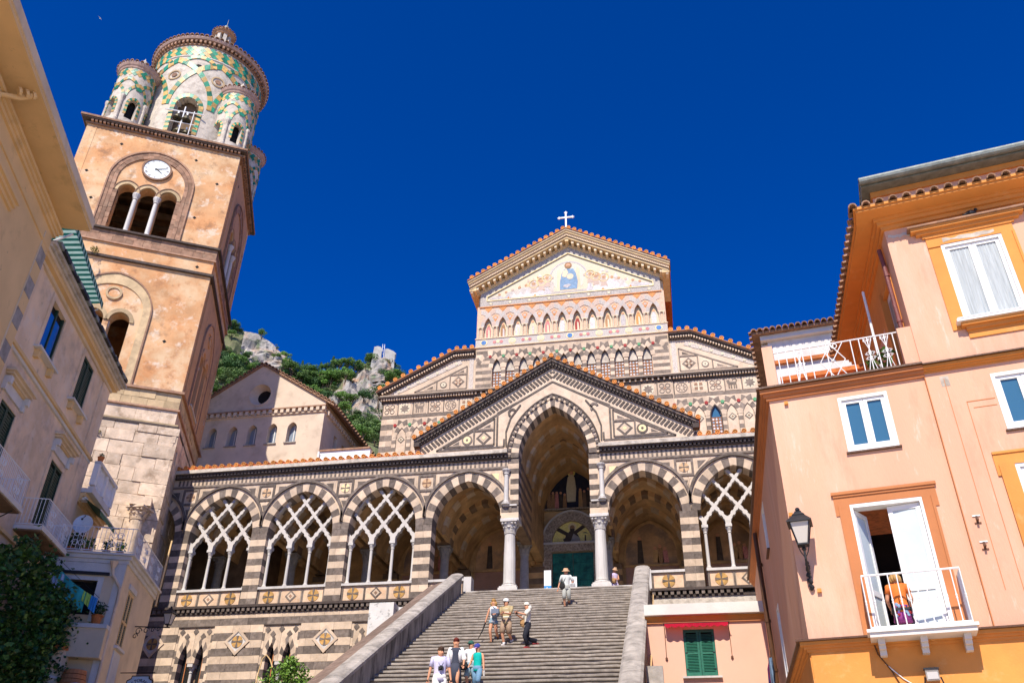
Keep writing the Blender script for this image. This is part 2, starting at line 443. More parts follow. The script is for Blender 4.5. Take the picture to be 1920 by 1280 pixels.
# raking parapet walls each side
def rake_wall(x0, x1, name, label, y_top, cap_r, y_end=16.0, lift=.88):
    t = thing(name, ((x0 + x1) / 2, y_end, 0), label, 'parapet wall')
    zt = lambda y: ZF - .52 * (38.95 - y) + lift
    b = MB()
    b.add([(x0, y_top, 0), (x1, y_top, 0), (x1, y_top, zt(y_top) - .12), (x0, y_top, zt(y_top) - .12),
           (x0, y_end, 0), (x1, y_end, 0), (x1, y_end, zt(y_end) - .12), (x0, y_end, zt(y_end) - .12)],
          [(0, 1, 2, 3), (5, 4, 7, 6), (4, 0, 3, 7), (1, 5, 6, 2), (3, 2, 6, 7)], 'wallstreak')
    b.build('wall_body', t)
    n = 26
    ys = [y_top + (y_end - y_top) * i / n for i in range(n + 1)]
    xm, hw = (x0 + x1) / 2, (x1 - x0) / 2 + .07
    for i in range(n):                       # coping stones, rounded on top
        a, c = ys[i] - .012, ys[i + 1] + .012
        prof = [(-hw, -.14), (hw, -.14), (hw, -.03)] + [(hw * math.cos(q), -.03 + cap_r * math.sin(q)) for q in (R(40), R(75), R(105), R(140))] + [(-hw, -.03)]
        m = len(prof)
        vs = [(xm + px, yy, zt(yy) + pz) for yy in (a, c) for px, pz in prof]
        fs = [tuple(range(m)), tuple(range(2 * m - 1, m - 1, -1))] + [(j, m + j, m + (j + 1) % m, (j + 1) % m) for j in range(m)]
        MB().add(vs, [f[::-1] for f in fs], 'grey').build('coping_stone', t)
    return t
rake_wall(-10.25, -9.75, 'parapet_wall', 'weathered grey raking parapet on the side of the stairs by the striped wall', 38.6, .10)
rake_wall(-1.62, -1.10, 'parapet_wall', 'weathered grey raking parapet on the side of the stairs by the pink house', 38.6, .10)
# ---------------- the striped portico ----------------
po = thing('striped_portico', (XC, 40, ZF), 'striped stone portico with seven pointed arches and a central gable', 'portico')
DEP = .82                      # wall depth
PX = [-25.57 - 4.45, -25.57, -21.13, -16.68, -12.22, .97, 5.42]      # piers
HW = .43
ZS = 16.72
CE = .335
rb = random.Random(11)
for px in PX:
    nC = 11
    for k in range(nC):
        z0 = 13.0 + k * (ZS - 13.0) / nC
        z1 = 13.0 + (k + 1) * (ZS - 13.0) / nC
        mat = 'dark' if k % 2 == 0 else 'light'
        s = rb.uniform(-.12, .12)
        for a, c in ((-HW, s), (s, HW)):
            blk(P, 'stone_block', po, mat, px + a + .003, px + c - .003, -DEP, rb.uniform(-.004, .008), z0 + .003, z1 - .003)
    # pier top: triangular stone between the two rings
def voussoirs(F, par, cx, zs, a0, h0, a1, h1, n, v0, v1, first=0, mats=('dark', 'light'), name='voussoir'):
    """n wedge stones between two concentric pointed arches"""
    sub = 4
    I = parch(cx, zs, a0, h0, n * sub // 2 if (n * sub) % 2 == 0 else n * sub)
    O = parch(cx, zs, a1, h1, n * sub // 2 if (n * sub) % 2 == 0 else n * sub)
    tot = len(I) - 1
    for k in range(n):
        i0, i1 = round(k * tot / n), round((k + 1) * tot / n)
        pts = I[i0:i1 + 1] + O[i0:i1 + 1][::-1]
        pri(F, name, par, mats[(k + first) % 2], pts, v0, v1 + rb.uniform(-.004, .006))
A0, H0 = 1.79, 2.22
A1, H1 = 2.215, 2.68
def above(F, b, ring, ztop, v0, v1, mat):
    """wall between an arch extrados and a level line"""
    for i in range(len(ring) - 1):
        (x0, y0), (x1, y1) = ring[i], ring[i + 1]
        if abs(x1 - x0) > 1e-5: b.prism(F, [(x0, y0), (x1, y1), (x1, ztop), (x0, ztop)], v0, v1, mat)
    return b
BAYS = [-27.8, -23.35, -18.9, -14.45, -10.0, -1.1, 3.35]
ZT = 19.50
for bi, cx in enumerate(BAYS):
    voussoirs(P, po, cx, ZS, A0, H0, A1, H1, 19, -DEP, 0)
    out = parch(cx, ZS, A1, H1, 14)
    out2 = parch(cx, ZS, A1 + .0, H1, 14)
    b = MB()
    above(P, b, [(x, min(z, ZT)) for x, z in out], ZT + .1, -DEP, -.03, 'light')
    b.build('spandrel_wall', po)
    # dark hood moulding round the ring
    i1 = parch(cx, ZS + .42, A1 - .025, H1 - .40, 14)
    o1 = parch(cx, ZS + .42, A1 + .10, H1 - .28, 14)
    k0 = 1
    MB().strip(P, i1, o1, -.03, .09, 'dark').build('hood_moulding', po)
# spandrel inlays between the arches
def tri_inlay(F, par, pts, v, name='triangle_inlay'):
    cx_, cz_ = sum(p[0] for p in pts) / 3, sum(p[1] for p in pts) / 3
    b = MB()
    b.prism(F, pts, v, v + .02, 'light')
    b.prism(F, [(cx_ + (x - cx_) * .52, cz_ + (z - cz_) * .52) for x, z in pts], v, v + .035, 'dark')
    return b.build(name, par)
for i, px in enumerate(PX + [-7.78, -3.32]):
    half = px in (-7.78, -3.32)
    v = -.03
    if px < -26.5: continue
    sq = .36
    sides = (-1, 1)
    if half: sides = (-1,) if px < -6 else (1,)
    if not half:
        zc = 18.98
        MB().strip(P, [(px - .35, zc - .35), (px + .35, zc - .35), (px + .35, zc + .35), (px - .35, zc + .35), (px - .35, zc - .35)],
                   [(px - .47, zc - .47), (px + .47, zc - .47), (px + .47, zc + .47), (px - .47, zc + .47), (px - .47, zc - .47)], v, v + .05, 'dark').build('square_frame', po)
        if i % 3 == 2: cross_disc(P, po, px, zc, .25, v, 'warm', 'dark')
        elif i % 3 == 0: cross_disc(P, po, px, zc, .25, v, 'gold', 'dark')
        else: cross_disc(P, po, px, zc, .25, v, 'warm', 'brownstone')
        tri_inlay(P, po, [(px - .26, 18.38), (px + .26, 18.38), (px, 17.72)], v)
        for s in sides:
            tri_inlay(P, po, [(px + s * .55, 19.42), (px + s * 1.35, 19.42), (px + s * .55, 18.62)], v)
    else:
        s = sides[0]
        tri_inlay(P, po, [(px + s * .50, 19.40), (px + s * 1.38, 19.40), (px + s * .50, 18.42)], v)
        b = MB().prism(P, [(px + s * .60, 19.25), (px + s * .98, 19.25), (px + s * .62, 18.80)], v, v + .05, 'gold')
        b.build('gold_inlay', po)
# bands above the arches, interrupted by the porch
def bands(x0, x1):
    blk(P, 'string_course', po, 'dark', x0, x1, -.10, .035, 19.51, 19.62)
    blk(P, 'frieze_ground', po, 'light', x0, x1, -.3, .0, 19.62, 20.02)
    n = int((x1 - x0) / .23)
    for k in range(n):
        u = x0 + (k + .5) * (x1 - x0) / n
        yield u
bars = []
for x0, x1 in ((-30.0, -7.92), (-3.18, 7.0)):
    for u in bands(x0, x1): bars.append(u)
    # dentil cornice
    blk(P, 'cornice', po, 'mould', x0, x1, -.3, .16, 20.02, 20.08)
    n = int((x1 - x0) / .20)
    b = MB()
    for k in range(n):
        u = x0 + (k + .5) * (x1 - x0) / n
        b.box(P, u - .055, u + .055, .0, .22, 20.08, 20.17, 'dark')
    b.build('dentils', po, kind='stuff')
    blk(P, 'cornice', po, 'mould', x0, x1, -.3, .27, 20.172, 20.25)
    blk(P, 'coping', po, 'plasterw', x0, x1, -.5, .36, 20.252, 20.45)
bars = [u for u in bars if u > -26.6 and u < 5]
for u in bars:
    blk(P, 'frieze_bar', po, 'dark', u - .052, u + .052, -.02, .012, 19.66, 19.98)
# parapet panels below the arcade openings
def parapet(x0, x1, n, v=-.12):
    blk(P, 'parapet_panel', po, 'warm' if False else 'light', x0, x1, -.5, v, 13.0, 13.78)
    blk(P, 'sill', po, 'marble', x0 - .02, x1 + .02, -.62, v + .12, 13.782, 13.90)
    w_ = (x1 - x0) / n
    for k in range(n):
        c = x0 + (k + .5) * w_
        blk(P, 'parapet_slab', po, 'honey', c - w_ / 2 + .10, c + w_ / 2 - .10, v - .1, v + .012, 13.06, 13.73)
        if k % 2 == 0: cross_disc(P, po, c, 13.40, .30, v + .012, 'ochre', 'dark')
        else: diamond(P, po, c, 13.40, .30, v + .012, ('dark', 'light', 'brownstone'))
    for k in range(n + 1):
        u = x0 + k * w_ + (.05 if k == 0 else -.05 if k == n else 0)
        blk(P, 'parapet_bar', po, 'dark', u - .05, u + .05, v - .1, v + .03, 13.08, 13.70)
for cx in (-23.35, -18.9, -14.45): parapet(cx - 1.79, cx + 1.79, 3)
parapet(3.35 - 1.79, 3.35 + 1.79, 3)
parapet(-11.79, -10.0, 1)
parapet(-1.02, .54, 1)
for x in (-9.83, -1.22):
    blk(P, 'newel_post', po, 'marble', x - .17, x + .20, -.55, .05, 12.95, 13.95)
# tracery: side and middle colonnettes, forked stems and an interlaced lattice
def colonnette(x, y, z0, z1, r, par, mat='marble', cap='marble'):
    b = MB()
    h = z1 - z0
    b.lathe((x, y, z0), [(r * 1.9, 0), (r * 1.9, .05), (r * 1.5, .08), (r * 1.6, .12), (r * 1.1, .17), (r, .22), (r * .88, h - .26), (r * 1.2, h - .25), (r * 1.0, h - .21), (r * 1.15, h - .16), (r * 1.75, h - .06), (r * 1.8, h)], mat, 10)
    return b.build('colonnette', par, smooth=False)
def inarch(u, z, cx, grow=0.03):
    pts = parch(cx, ZS, A0 + grow, H0 + grow, 16)
    if z <= ZS: return abs(u - cx) < A0 + grow
    for (x0, y0), (x1, y1) in zip(pts, pts[1:]):
        if min(x0, x1) <= u <= max(x0, x1) and abs(x1 - x0) > 1e-6:
            return z <= y0 + (y1 - y0) * (u - x0) / (x1 - x0)
    return False
def tracery(cx):
    v0, v1 = -.52, -.26
    xs = [-1.68, -.56, .56, 1.68]
    zc, zf = 15.92, 16.24
    for x in xs: colonnette(cx + x, P.o.y + .39, 13.9, zc, .082, po)
    for x in xs: blk(P, 'impost', po, 'marble', cx + x - .15, cx + x + .15, -.56, -.22, zc + .002, zc + .14)
    b = MB()
    st_ = .56; rise = .70
    def bar(p, q, w0=.09):
        (x0, z0_), (x1, z1_) = p, q
        # clip at the ring
        ins = [i / 12 for i in range(13) if inarch(cx + x0 + (x1 - x0) * i / 12, z0_ + (z1_ - z0_) * i / 12, cx, .09)]
        if len(ins) < 2: return
        f0, f1 = ins[0], ins[-1]
        dx, dz = x1 - x0, z1_ - z0_
        L = math.hypot(dx, dz); nx, nz = -dz / L, dx / L
        ts = [(0, w0), (.26, w0), (.27, w0 * .72), (.42, w0 * .72), (.43, w0 * 1.12), (.57, w0 * 1.12), (.58, w0 * .72), (.73, w0 * .72), (.74, w0), (1, w0)]
        ts = [(f0, w0 * .9)] + [(t_, w_) for t_, w_ in ts if f0 < t_ < f1] + [(f1, w0 * .9)]
        up = [(cx + x0 + dx * t_ + nx * w_, z0_ + dz * t_ + nz * w_) for t_, w_ in ts]
        dn = [(cx + x0 + dx * t_ - nx * w_, z0_ + dz * t_ - nz * w_) for t_, w_ in ts]
        for i in range(len(ts) - 1):
            b.prism(P, [dn[i], dn[i + 1], up[i + 1], up[i]], v0, v1 + (.004 if dx > 0 else 0), 'trace')
    for x in xs:                                   # stems
        hw0, hw1 = .12, .15
        if abs(x) > 1: b.prism(P, [(cx + x - .1, zc + .14), (cx + x + .1, zc + .14), (cx + x + .12, zf + .1), (cx + x - .12, zf + .1)], v0, v1 + .006, 'trace')
        else: b.prism(P, [(cx + x - hw0, zc + .14), (cx + x + hw0, zc + .14), (cx + x + hw1, zf + .05), (cx + x, zf + .22), (cx + x - hw1, zf + .05)], v0, v1 + .006, 'trace')
    for k in range(5):
        for x in ((-1.68, -.56, .56, 1.68) if k == 0 else (-2.8, -1.68, -.56, .56, 1.68, 2.8) if k % 2 == 0 else (-2.24, -1.12, 0, 1.12, 2.24)):
            z0_ = zf + (0, .735, 1.435, 2.135, 2.835)[k]
            for s in (-1, 1): bar((x, z0_), (x + s * st_, zf + (.735, 1.435, 2.135, 2.835, 3.5)[k]), .10 if k == 0 else .08)
    b.build('tracery', po)
for cx in (-23.35, -18.9, -14.45, 3.35): tracery(cx)
# string course under the arcade and the striped base wall
for x0, x1 in ((-30, -10.26), (-1.1, 7.0)):
    blk(P, 'string_course', po, 'mould', x0, x1, -.6, .20, 12.88, 12.998)
    n = int((x1 - x0) / .27)
    ds = [x0 + (k + .5) * (x1 - x0) / n for k in range(n)]
    for u in ds:
        if -26.3 < u < 3.2: blk(P, 'dentil', po, 'dark', u - .075, u + .075, -.02, .15, 12.70, 12.878)
    blk(P, 'string_course', po, 'mould', x0, x1, -.6, .05, 12.60, 12.698)
b = MB()
b.box(P, -30, 7, -9.5, -.60, 0, 12.92, 'light')
b.build('podium', po)
# striped base wall, left of the stairs: window pairs at wx, diamonds at dx
WX = [-23.6, -19.05, -14.5]
DX = [-25.86, -21.3, -16.75]
def base_row(z0, z1, mat, gaps, x0=-29.0, x1=-10.28):
    u = x0
    while u < x1 - .05:
        e = min(u + rb.uniform(.6, 1.05), x1)
        if x1 - e < .3: e = x1
        segs = [(u, e)]
        for g0, g1 in gaps:
            ns = []
            for s0, s1 in segs:
                if g1 <= s0 or g0 >= s1: ns.append((s0, s1)); continue
                if s0 < g0 - .04: ns.append((s0, g0))
                if s1 > g1 + .04: ns.append((g1, s1))
            segs = ns
        for s0, s1 in segs:
            blk(P, 'base_block', po, mat, s0 + .004, s1 - .004, -.55, rb.uniform(-.008, .008), z0 + .004, z1 - .004)
        u = e
base_row(12.38, 12.595, 'light', [])
base_row(12.04, 12.38, 'dark', [])
RH = .365
for k in range(14):
    z1 = 12.04 - RH * k
    z0 = z1 - RH
    gaps = [(x - .97, x + .97) for x in WX] if z1 > 8.0 else []
    zm = (z0 + z1) / 2
    for x in DX:
        hwd = .60 - abs(zm - 11.25) * .98
        if hwd > .08: gaps.append((x - hwd, x + hwd))
    base_row(z0, z1, 'light' if k % 2 == 0 else 'dark', gaps, -29.0 if z1 > 9.3 else -26.8)
b = MB(); b.box(P, -30, -10.3, -.6, -.02, 0, 6.93, 'light'); b.build('base_wall', po)
for x in DX:
    b = MB()
    zd = 11.25
    q = lambda k: [(x, zd - .66 * k), (x + .66 * k, zd), (x, zd + .66 * k), (x - .66 * k, zd), (x, zd - .66 * k)]
    b.strip(P, q(.74), q(1.0), -.05, .05, 'light')
    b.strip(P, q(.69), q(.75), -.05, .03, 'marble')
    b.prism(P, q(.71)[:4], -.3, -.0, 'marble')
    b.build('diamond_frame', po)
    cross_disc(P, po, x, zd, .29, .0, 'ochre', 'dark')
for x in WX:
    # pair of lancets with interlaced voussoirs and a central colonnette
    b = MB()
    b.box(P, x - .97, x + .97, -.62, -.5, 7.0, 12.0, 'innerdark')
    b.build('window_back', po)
    for s in (-1, 1):
        c = x + s * .43
        a0, h0 = .22, .88
        voussoirs(P, po, c, 10.30, a0, h0, .425, 1.30, 8, -.5, -.02, first=s > 0)
        ob = parch(c, 10.30, .425, 1.30, 8)
        bb = MB()
        above(P, bb, ob, 11.985, -.5, -.035, 'light')
        bb.build('lancet_spandrel', po)
        side = (x + s * .855, x + s * .965)
        for k in range(8):
            z1 = 11.985 - RH * k
            blk(P, 'jamb_block', po, 'dark' if k % 2 else 'light', min(side), max(side), -.5, -.02 + rb.uniform(-.004, .004), z1 - RH + .004, z1)
        for k in range(8):
            z1 = 10.29 - RH * k
            sd2 = (x + s * .65, x + s * .853)
            blk(P, 'jamb_block', po, 'dark' if k % 2 else 'light', min(sd2), max(sd2), -.5, -.03, z1 - RH + .004, z1)
        blk(P, 'window_pane', po, 'glassdark', c - .22, c + .22, -.48, -.44, 7.2, 11.1)
        blk(P, 'window_frame', po, 'rust', c - .02, c + .02, -.44, -.40, 7.2, 10.9)
    for k, (du, dz) in enumerate(((-.72, 11.78), (0, 11.80), (.72, 11.78), (-.43, 11.56), (.43, 11.56))):
        pri(P, 'lozenge_stone', po, 'dark', [(x + du - .15, dz), (x + du, dz - .17), (x + du + .15, dz), (x + du, dz + .17)], -.1, -.008)
    blk(P, 'lancet_lintel', po, 'mould', x - .97, x + .97, -.3, .04, 11.99, 12.035)
    colonnette(x, 40.28, 7.0, 10.14, .085, po)
    blk(P, 'impost', po, 'marble', x - .14, x + .14, -.5, -.04, 10.14, 10.30)
# base wall right of the stairs: rough plaster with a low relieving arch
b = MB()
R1 = parch(3.1, 10.9, 2.1, 1.05, 10)
b.box(P, -1.09, 1.0, -.55, 0, 6, 12.598, 'plasterw')
above(P, b, R1, 12.598, -.55, 0, 'plasterw')
b.box(P, 5.2, 7.0, -.55, 0, 6, 12.598, 'plasterw')
b.build('base_wall', po)
MB().strip(P, R1, parch(3.1, 10.9, 2.28, 1.25, 10), -.3, .03, 'grey').build('relieving_arch', po)
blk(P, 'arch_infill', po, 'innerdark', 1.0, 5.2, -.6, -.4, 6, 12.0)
# ---- central porch: two big columns, high arch, gable ----
def big_column(x, y, z0, zt, r, par, mat='marble', name='column'):
    b = MB()
    F_ = Frame((x, y, 0), 0)
    b.box(F_, -r * 1.55, r * 1.55, -r * 1.55, r * 1.55, z0 - .1, z0 + .32, mat)
    b.box(F_, -r * 1.4, r * 1.4, -r * 1.4, r * 1.4, z0 + .32, z0 + .40, mat)
    zc = zt - .62
    b.lathe((x, y, z0 + .40), [(r * 1.38, 0), (r * 1.42, .05), (r * 1.3, .10), (r * 1.12, .12), (r * 1.2, .17), (r * 1.02, .20), (r, .3), (r * .97, 1.4), (r * .86, zc - z0 - .46), (r * .98, zc - z0 - .44), (r * .98, zc - z0 - .40), (r * .86, zc - z0 - .39)], mat, 16)
    o = b.build(name, par)
    c = MB()
    c.lathe((x, y, zc), [(r * .86, 0), (r * .92, .18), (r * 1.05, .38), (r * 1.32, .50), (r * 1.32, .52)], mat, 12)
    for ring, (h, hh, rr, cnt) in enumerate(((0.02, .26, .92, 8), (.20, .26, 1.0, 8))):       # acanthus leaves
        for k in range(cnt):
            a = 2 * math.pi * (k + .5 * ring) / cnt
            ca, sa = math.cos(a), math.sin(a)
            tx, ty = -sa, ca
            w_ = r * .34
            pr = [(rr * r * .98, h), (rr * r * 1.12, h + hh * .6), (rr * r * 1.38, h + hh), (rr * r * 1.42, h + hh * .82)]
            vs = []
            for j, (q, z) in enumerate(pr):
                ww = w_ * (1, 1, .7, .3)[j]
                vs += [(x + ca * q + tx * ww, y + sa * q + ty * ww, zc + z), (x + ca * q - tx * ww, y + sa * q - ty * ww, zc + z)]
            c.add(vs, [(2 * j, 2 * j + 1, 2 * j + 3, 2 * j + 2) for j in range(3)], mat)
    for k in range(4):                                                                # corner volutes
        a = math.pi / 4 + k * math.pi / 2
        c.ball((x + math.cos(a) * r * 1.5, y + math.sin(a) * r * 1.5, zc + .45), r * .24, mat, 6, 4)
    c.box(F_, -r * 1.4, r * 1.4, -r * 1.4, r * 1.4, zt - .10, zt, mat)
    c.build('capital', o)
    return o
CXS = (-7.78, -3.32)
for x in CXS: big_column(x, 40.1, 12.95, 16.66, .30, po)
for s, x in ((-1, CXS[0]), (1, CXS[1])):
    # impost block over the capital, then the slim pier up to the springing of the great arch
    blk(P, 'impost', po, 'marble', x - .46, x + .46, -DEP, .10, 16.662, 16.80)
    for k, (z0, z1) in enumerate(((16.80, 17.10), (17.10, 17.42))):
        blk(P, 'stone_block', po, ('light', 'dark')[k], x - .44, x + .44, -DEP, .05, z0 + .003, z1 - .003)
    inner, outer = x - s * .42, x + s * .16
    u0, u1 = min(inner, outer), max(inner, outer)
    blk(P, 'ledge', po, 'marble', x - .36, x + .36, -.3, .14, 17.42, 17.50)
    nn = 9
    for k in range(nn):
        z0 = 17.50 + k * (20.06 - 17.5) / nn
        blk(P, 'stone_block', po, 'light' if k % 2 else 'dark', u0, u1, -DEP, -.03 + rb.uniform(-.004, .004), z0 + .003, z0 + (20.06 - 17.5) / nn - .003)
    colonnette(x + s * .20, 39.93, 17.50, 19.40, .125, po)
    # outer part of the spandrel next to it
    f = MB(); f.box(P, min(x + s * .16, x + s * .5), max(x + s * .16, x + s * .5), -DEP, -.035, 17.0, 19.6, 'light'); f.build('spandrel_wall', po)
    f = MB(); f.box(P, min(x - s * .42, x + s * .5), max(x - s * .42, x + s * .5), -DEP, -.04, 19.6, 20.06, 'light'); f.build('spandrel_wall', po)
XM = -5.54
ZS5 = 20.08
AA, AH = 1.83, 2.84
voussoirs(P, po, XM, ZS5, AA, AH, AA + .40, AH + .43, 29, -DEP, .03)
# billet moulding round the great arch
Ib = parch(XM, ZS5, AA + .41, AH + .44, 27)
Ob = parch(XM, ZS5, AA + .56, AH + .62, 27)
for i in range(0, 54, 1):
    m = 'dark' if i % 2 == 0 else 'light'
    f = i / 54
    pri(P, 'billet', po, m, [Ib[i], Ib[i + 1], Ob[i + 1], Ob[i]], -.02, .14 if i % 2 == 0 else .07)
MB().strip(P, parch(XM, ZS5, AA + .565, AH + .63, 20), parch(XM, ZS5, AA + .65, AH + .73, 20), -.02, .12, 'mould').build('hood_moulding', po)
# gable wall
GZ, GA, GH = 25.20, 25.62, 7.40
z_gb = 20.45
def gz(u, top=GA): return top - abs(u - XM) * .585
gw = MB()
ex = parch(XM, ZS5, AA + .40, AH + .43, 24)
for i in range(len(ex) - 1):
    (x0, y0), (x1, y1) = ex[i], ex[i + 1]
    if abs(x1 - x0) > 1e-5: gw.prism(P, [(x0, max(y0, 20.06)), (x1, max(y1, 20.06)), (x1, gz(x1, 25.4)), (x0, gz(x0, 25.4))], -DEP, -.03, 'light')
for s in (-1, 1):
    a = XM + s * (AA + .40)
    e = XM + s * 8.25
    gw.prism(P, [(a, 20.06), (a, gz(a, 25.4)), (e, 20.48), (e, 20.46), (XM + s * 2.75, 20.46), (XM + s * 2.75, 20.06)], -DEP, -.03, 'light')
gw.build('gable_wall', po)
# inlaid frames and panels on the gable
def bandline(F, par, pts, wd, v, d, mat, name='inlay_band'):
    b = MB()
    for (x0, y0), (x1, y1) in zip(pts, pts[1:]):
        L = math.hypot(x1 - x0, y1 - y0); nx, nz = -(y1 - y0) / L * wd / 2, (x1 - x0) / L * wd / 2
        b.prism(F, [(x0 - nx, y0 - nz), (x1 - nx, y1 - nz), (x1 + nx, y1 + nz), (x0 + nx, y0 + nz)], v, v + d, mat)
    return b.build(name, par)
for s in (-1, 1):
    X = lambda d: XM + s * d
    v = -.03
    bandline(P, po, [(X(0), 24.42), (X(6.28), 20.75), (X(2.62), 20.75), (X(2.62), 21.2)], .10, v, .03, 'dark')
    bandline(P, po, [(X(1.95), 23.3), (X(3.0), 22.75), (X(3.0), 20.85)], .10, v, .034, 'dark')
    bandline(P, po, [(X(3.16), 20.9), (X(3.16), 22.45), (X(5.9), 20.9), (X(3.16), 20.9)], .09, v, .038, 'dark')
    bandline(P, po, [(X(4.25), 20.9), (X(4.25), 21.85)], .09, v, .042, 'dark')
    bandline(P, po, [(X(3.16), 21.78), (X(4.25), 21.78)], .09, v, .046, 'dark')
    diamond(P, po, X(3.72), 21.34, .42, v, ('dark', 'light', 'gold'))
    b = MB().prism(P, circ(X(4.62), 21.27, .29, 18), v, v + .03, 'dark').prism(P, circ(X(4.62), 21.27, .2, 16), v, v + .045, 'gold').prism(P, circ(X(4.62), 21.27, .07, 8), v, v + .06, 'dark')
    b.build('roundel', po)
    tri_inlay(P, po, [(X(3.26), 21.88), (X(3.95), 21.88), (X(3.26), 22.22)], v)
    tri_inlay(P, po, [(X(4.95), 20.98), (X(5.6), 20.98), (X(4.95), 21.33)], v)
    MB().strip(P, [(X(2.20) + .12 * math.cos(q), 22.70 + .16 * math.sin(q)) for q in [R(20 + 30 * j) for j in range(8)]],
               [(X(2.20) + .24 * math.cos(q), 22.70 + .28 * math.sin(q)) for q in [R(20 + 30 * j) for j in range(8)]], v, v + .05, 'dark').build('scroll_inlay', po)
    bandline(P, po, [(X(2.50), 20.75), (X(2.52), 21.6), (X(2.28), 22.4), (X(1.75), 23.15)], .08, v, .05, 'dark')
    # chequer of small lozenges under the raking cornice
    sl = math.atan(.585); cs, sn = math.cos(sl), math.sin(sl)
    L = 8.55
    n = 40
    for rr in range(3):
        for k in range(n):
            d = (k + .5 * (rr % 2) + .4) * L / n
            u, z = X(d * cs), 25.06 - rr * .155 - d * sn
            if z < 20.66: continue
            q = .082
            if rr < 2 or True:
                CHQ = globals().setdefault('CHQ', [])
                CHQ.append([(u - q, z), (u, z - q), (u + q, z), (u, z + q)])
    # raking cornice: dark dentils between mouldings, tiles on top
    def rake(z_off, v1, h, mat, name):
        pts = [(X(0), 25.30 + z_off), (X(8.55 * cs + .1), 25.30 + z_off - (8.55 * cs + .1) * .585), (X(8.55 * cs + .1), 25.30 + z_off - (8.55 * cs + .1) * .585 + h), (X(0), 25.30 + z_off + h)]
        pri(P, name, po, mat, pts, -.4, v1)
    rake(0, .10, .10, 'mould', 'raking_moulding')
    b = MB()
    nd = 46
    for k in range(nd):
        d = (k + .5) * 8.6 / nd
        for_ = [(d - .06, 0), (d + .06, 0), (d + .06, .14), (d - .06, .14)]
        b.prism(P, [(X(a * cs - c * sn * 0), 25.40 - a * sn + c) for a, c in for_], -.02, .19, 'dark')
    b.build('dentils', po, kind='stuff')
    rake(.24, .24, .07, 'mould', 'raking_moulding')
    rake(.315, .28, .06, 'light', 'raking_moulding')
    rake(.38, .33, .09, 'mould', 'raking_moulding')
for s in (-1, 1): blk(P, 'cornice_return', po, 'mould', min(XM + s * 7.15, XM + s * 7.46), max(XM + s * 7.15, XM + s * 7.46), -.4, .32, 20.96, 21.2)
b = MB()
for q in CHQ: b.prism(P, q, -.03, .012, 'dark')
b.build('chequer_inlay', po, kind='stuff')
# ---------------- loggia interior ----------------
YB = 48.8
b = MB()
b.box(P, -30, 7, -9.4, -.4, 12.8, ZF, 'grey')
b.build('loggia_floor', po)
bw = MB()
bw.box(P, -24, 7, -9.3, -8.8, 12.9, 20.5, 'inner')
bw.box(P, -8.5, -2.6, -9.29, -8.79, 20.5, 24.6, 'inner')
bw.build('back_wall', po)
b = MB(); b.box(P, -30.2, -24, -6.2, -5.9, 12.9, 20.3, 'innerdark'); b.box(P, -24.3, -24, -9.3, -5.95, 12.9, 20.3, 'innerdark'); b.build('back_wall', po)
# inner row of columns with striped pointed arches, ribs across, and a vaulted ceiling
YI = -4.4
icols = [-25.57, -21.13, -16.68, -12.23, -7.8, -3.3, .97, 5.42]
for x in icols: big_column(x, 40 - YI, 12.95, 17.0, .26, po, 'greystone', 'inner_column')
for i in range(len(icols) - 1):
    cx = (icols[i] + icols[i + 1]) / 2
    a = (icols[i + 1] - icols[i]) / 2
    n = 17
    if i == 4: zs, hh = 20.1, 2.84
    else: zs, hh = 17.05, 2.3
    voussoirs(P, po, cx, zs, a - .36, hh - .05, a - .02, hh + .36, n, YI - .3, YI + .3, mats=('innerdark', 'inner'), name='inner_voussoir')
    o = parch(cx, zs, a - .02, hh + .36, 10)
    m = MB(); above(P, m, o, 20.0 if i != 4 else 24.6, YI - .28, YI + .28, 'inner'); m.build('inner_wall', po)
    # barrel of each bay from the front arch back to the wall
    if i != 4:
        ins = parch(cx, ZS + .35, 1.9, 2.5, 10)
        outv = parch(cx, ZS + .45, 2.1, 2.75, 10)
        MB().strip(P, ins, outv, -8.8, -DEP - .02, 'inner').build('vault', po)
        for yy in (-2.6, -6.6):
            voussoirs(P, po, cx, ZS + .3, 1.72, 2.38, 1.9, 2.55, 13, yy - .22, yy + .22, mats=('inner', 'ribplain'), name='rib_stone')
for x in icols:
    # wall piers and cross arches
    for k in range(12):
        z0 = 12.95 + k * .335
        blk(P, 'wall_pier_block', po, 'innerdark' if k % 2 else 'inner', x - .45, x + .45, -8.8, -8.45, z0, z0 + .335)
    if abs(x - XM) > 3:
        for y0, y1 in ((-4.1, -.83), (-8.5, -4.7)):
            yc, a = (y0 + y1) / 2, (y1 - y0) / 2
            Fx = Frame((x, 40, 0), 90)
            voussoirs(Fx, po, -yc, 17.05, a - .15, 1.9, a + .12, 2.25, 13, -.3, .3, mats=('innerdark', 'inner'), name='inner_voussoir')
# striped side walls and pointed vault of the tall central bay
for s, x in ((-1, CXS[0]), (1, CXS[1])):
    for k in range(12):
        z0 = 16.8 + k * .30
        u = x - s * .42
        blk(P, 'side_wall_block', po, 'innerdark' if k % 2 == 0 else 'inner', min(u, x + s * .1), max(u, x + s * .1), -4.1, -DEP - .003, z0, z0 + .298)
    m = MB(); m.box(P, min(x - s * .40, x + s * .1), max(x - s * .40, x + s * .1), -8.8, -4.11, 17.3, 20.4, 'inner'); m.build('side_wall', po)
MB().strip(P, parch(XM, ZS5, AA + .02, AH + .02, 14), parch(XM, ZS5, AA + .3, AH + .3, 14), -8.8, -DEP - .004, 'inner').build('vault', po)
for yy in (-2.4, -4.4, -6.6):
    voussoirs(P, po, XM, ZS5, AA - .14, AH - .16, AA + .03, AH + .03, 17, yy - .2, yy + .2, mats=('inner', 'ribplain'), name='rib_stone')
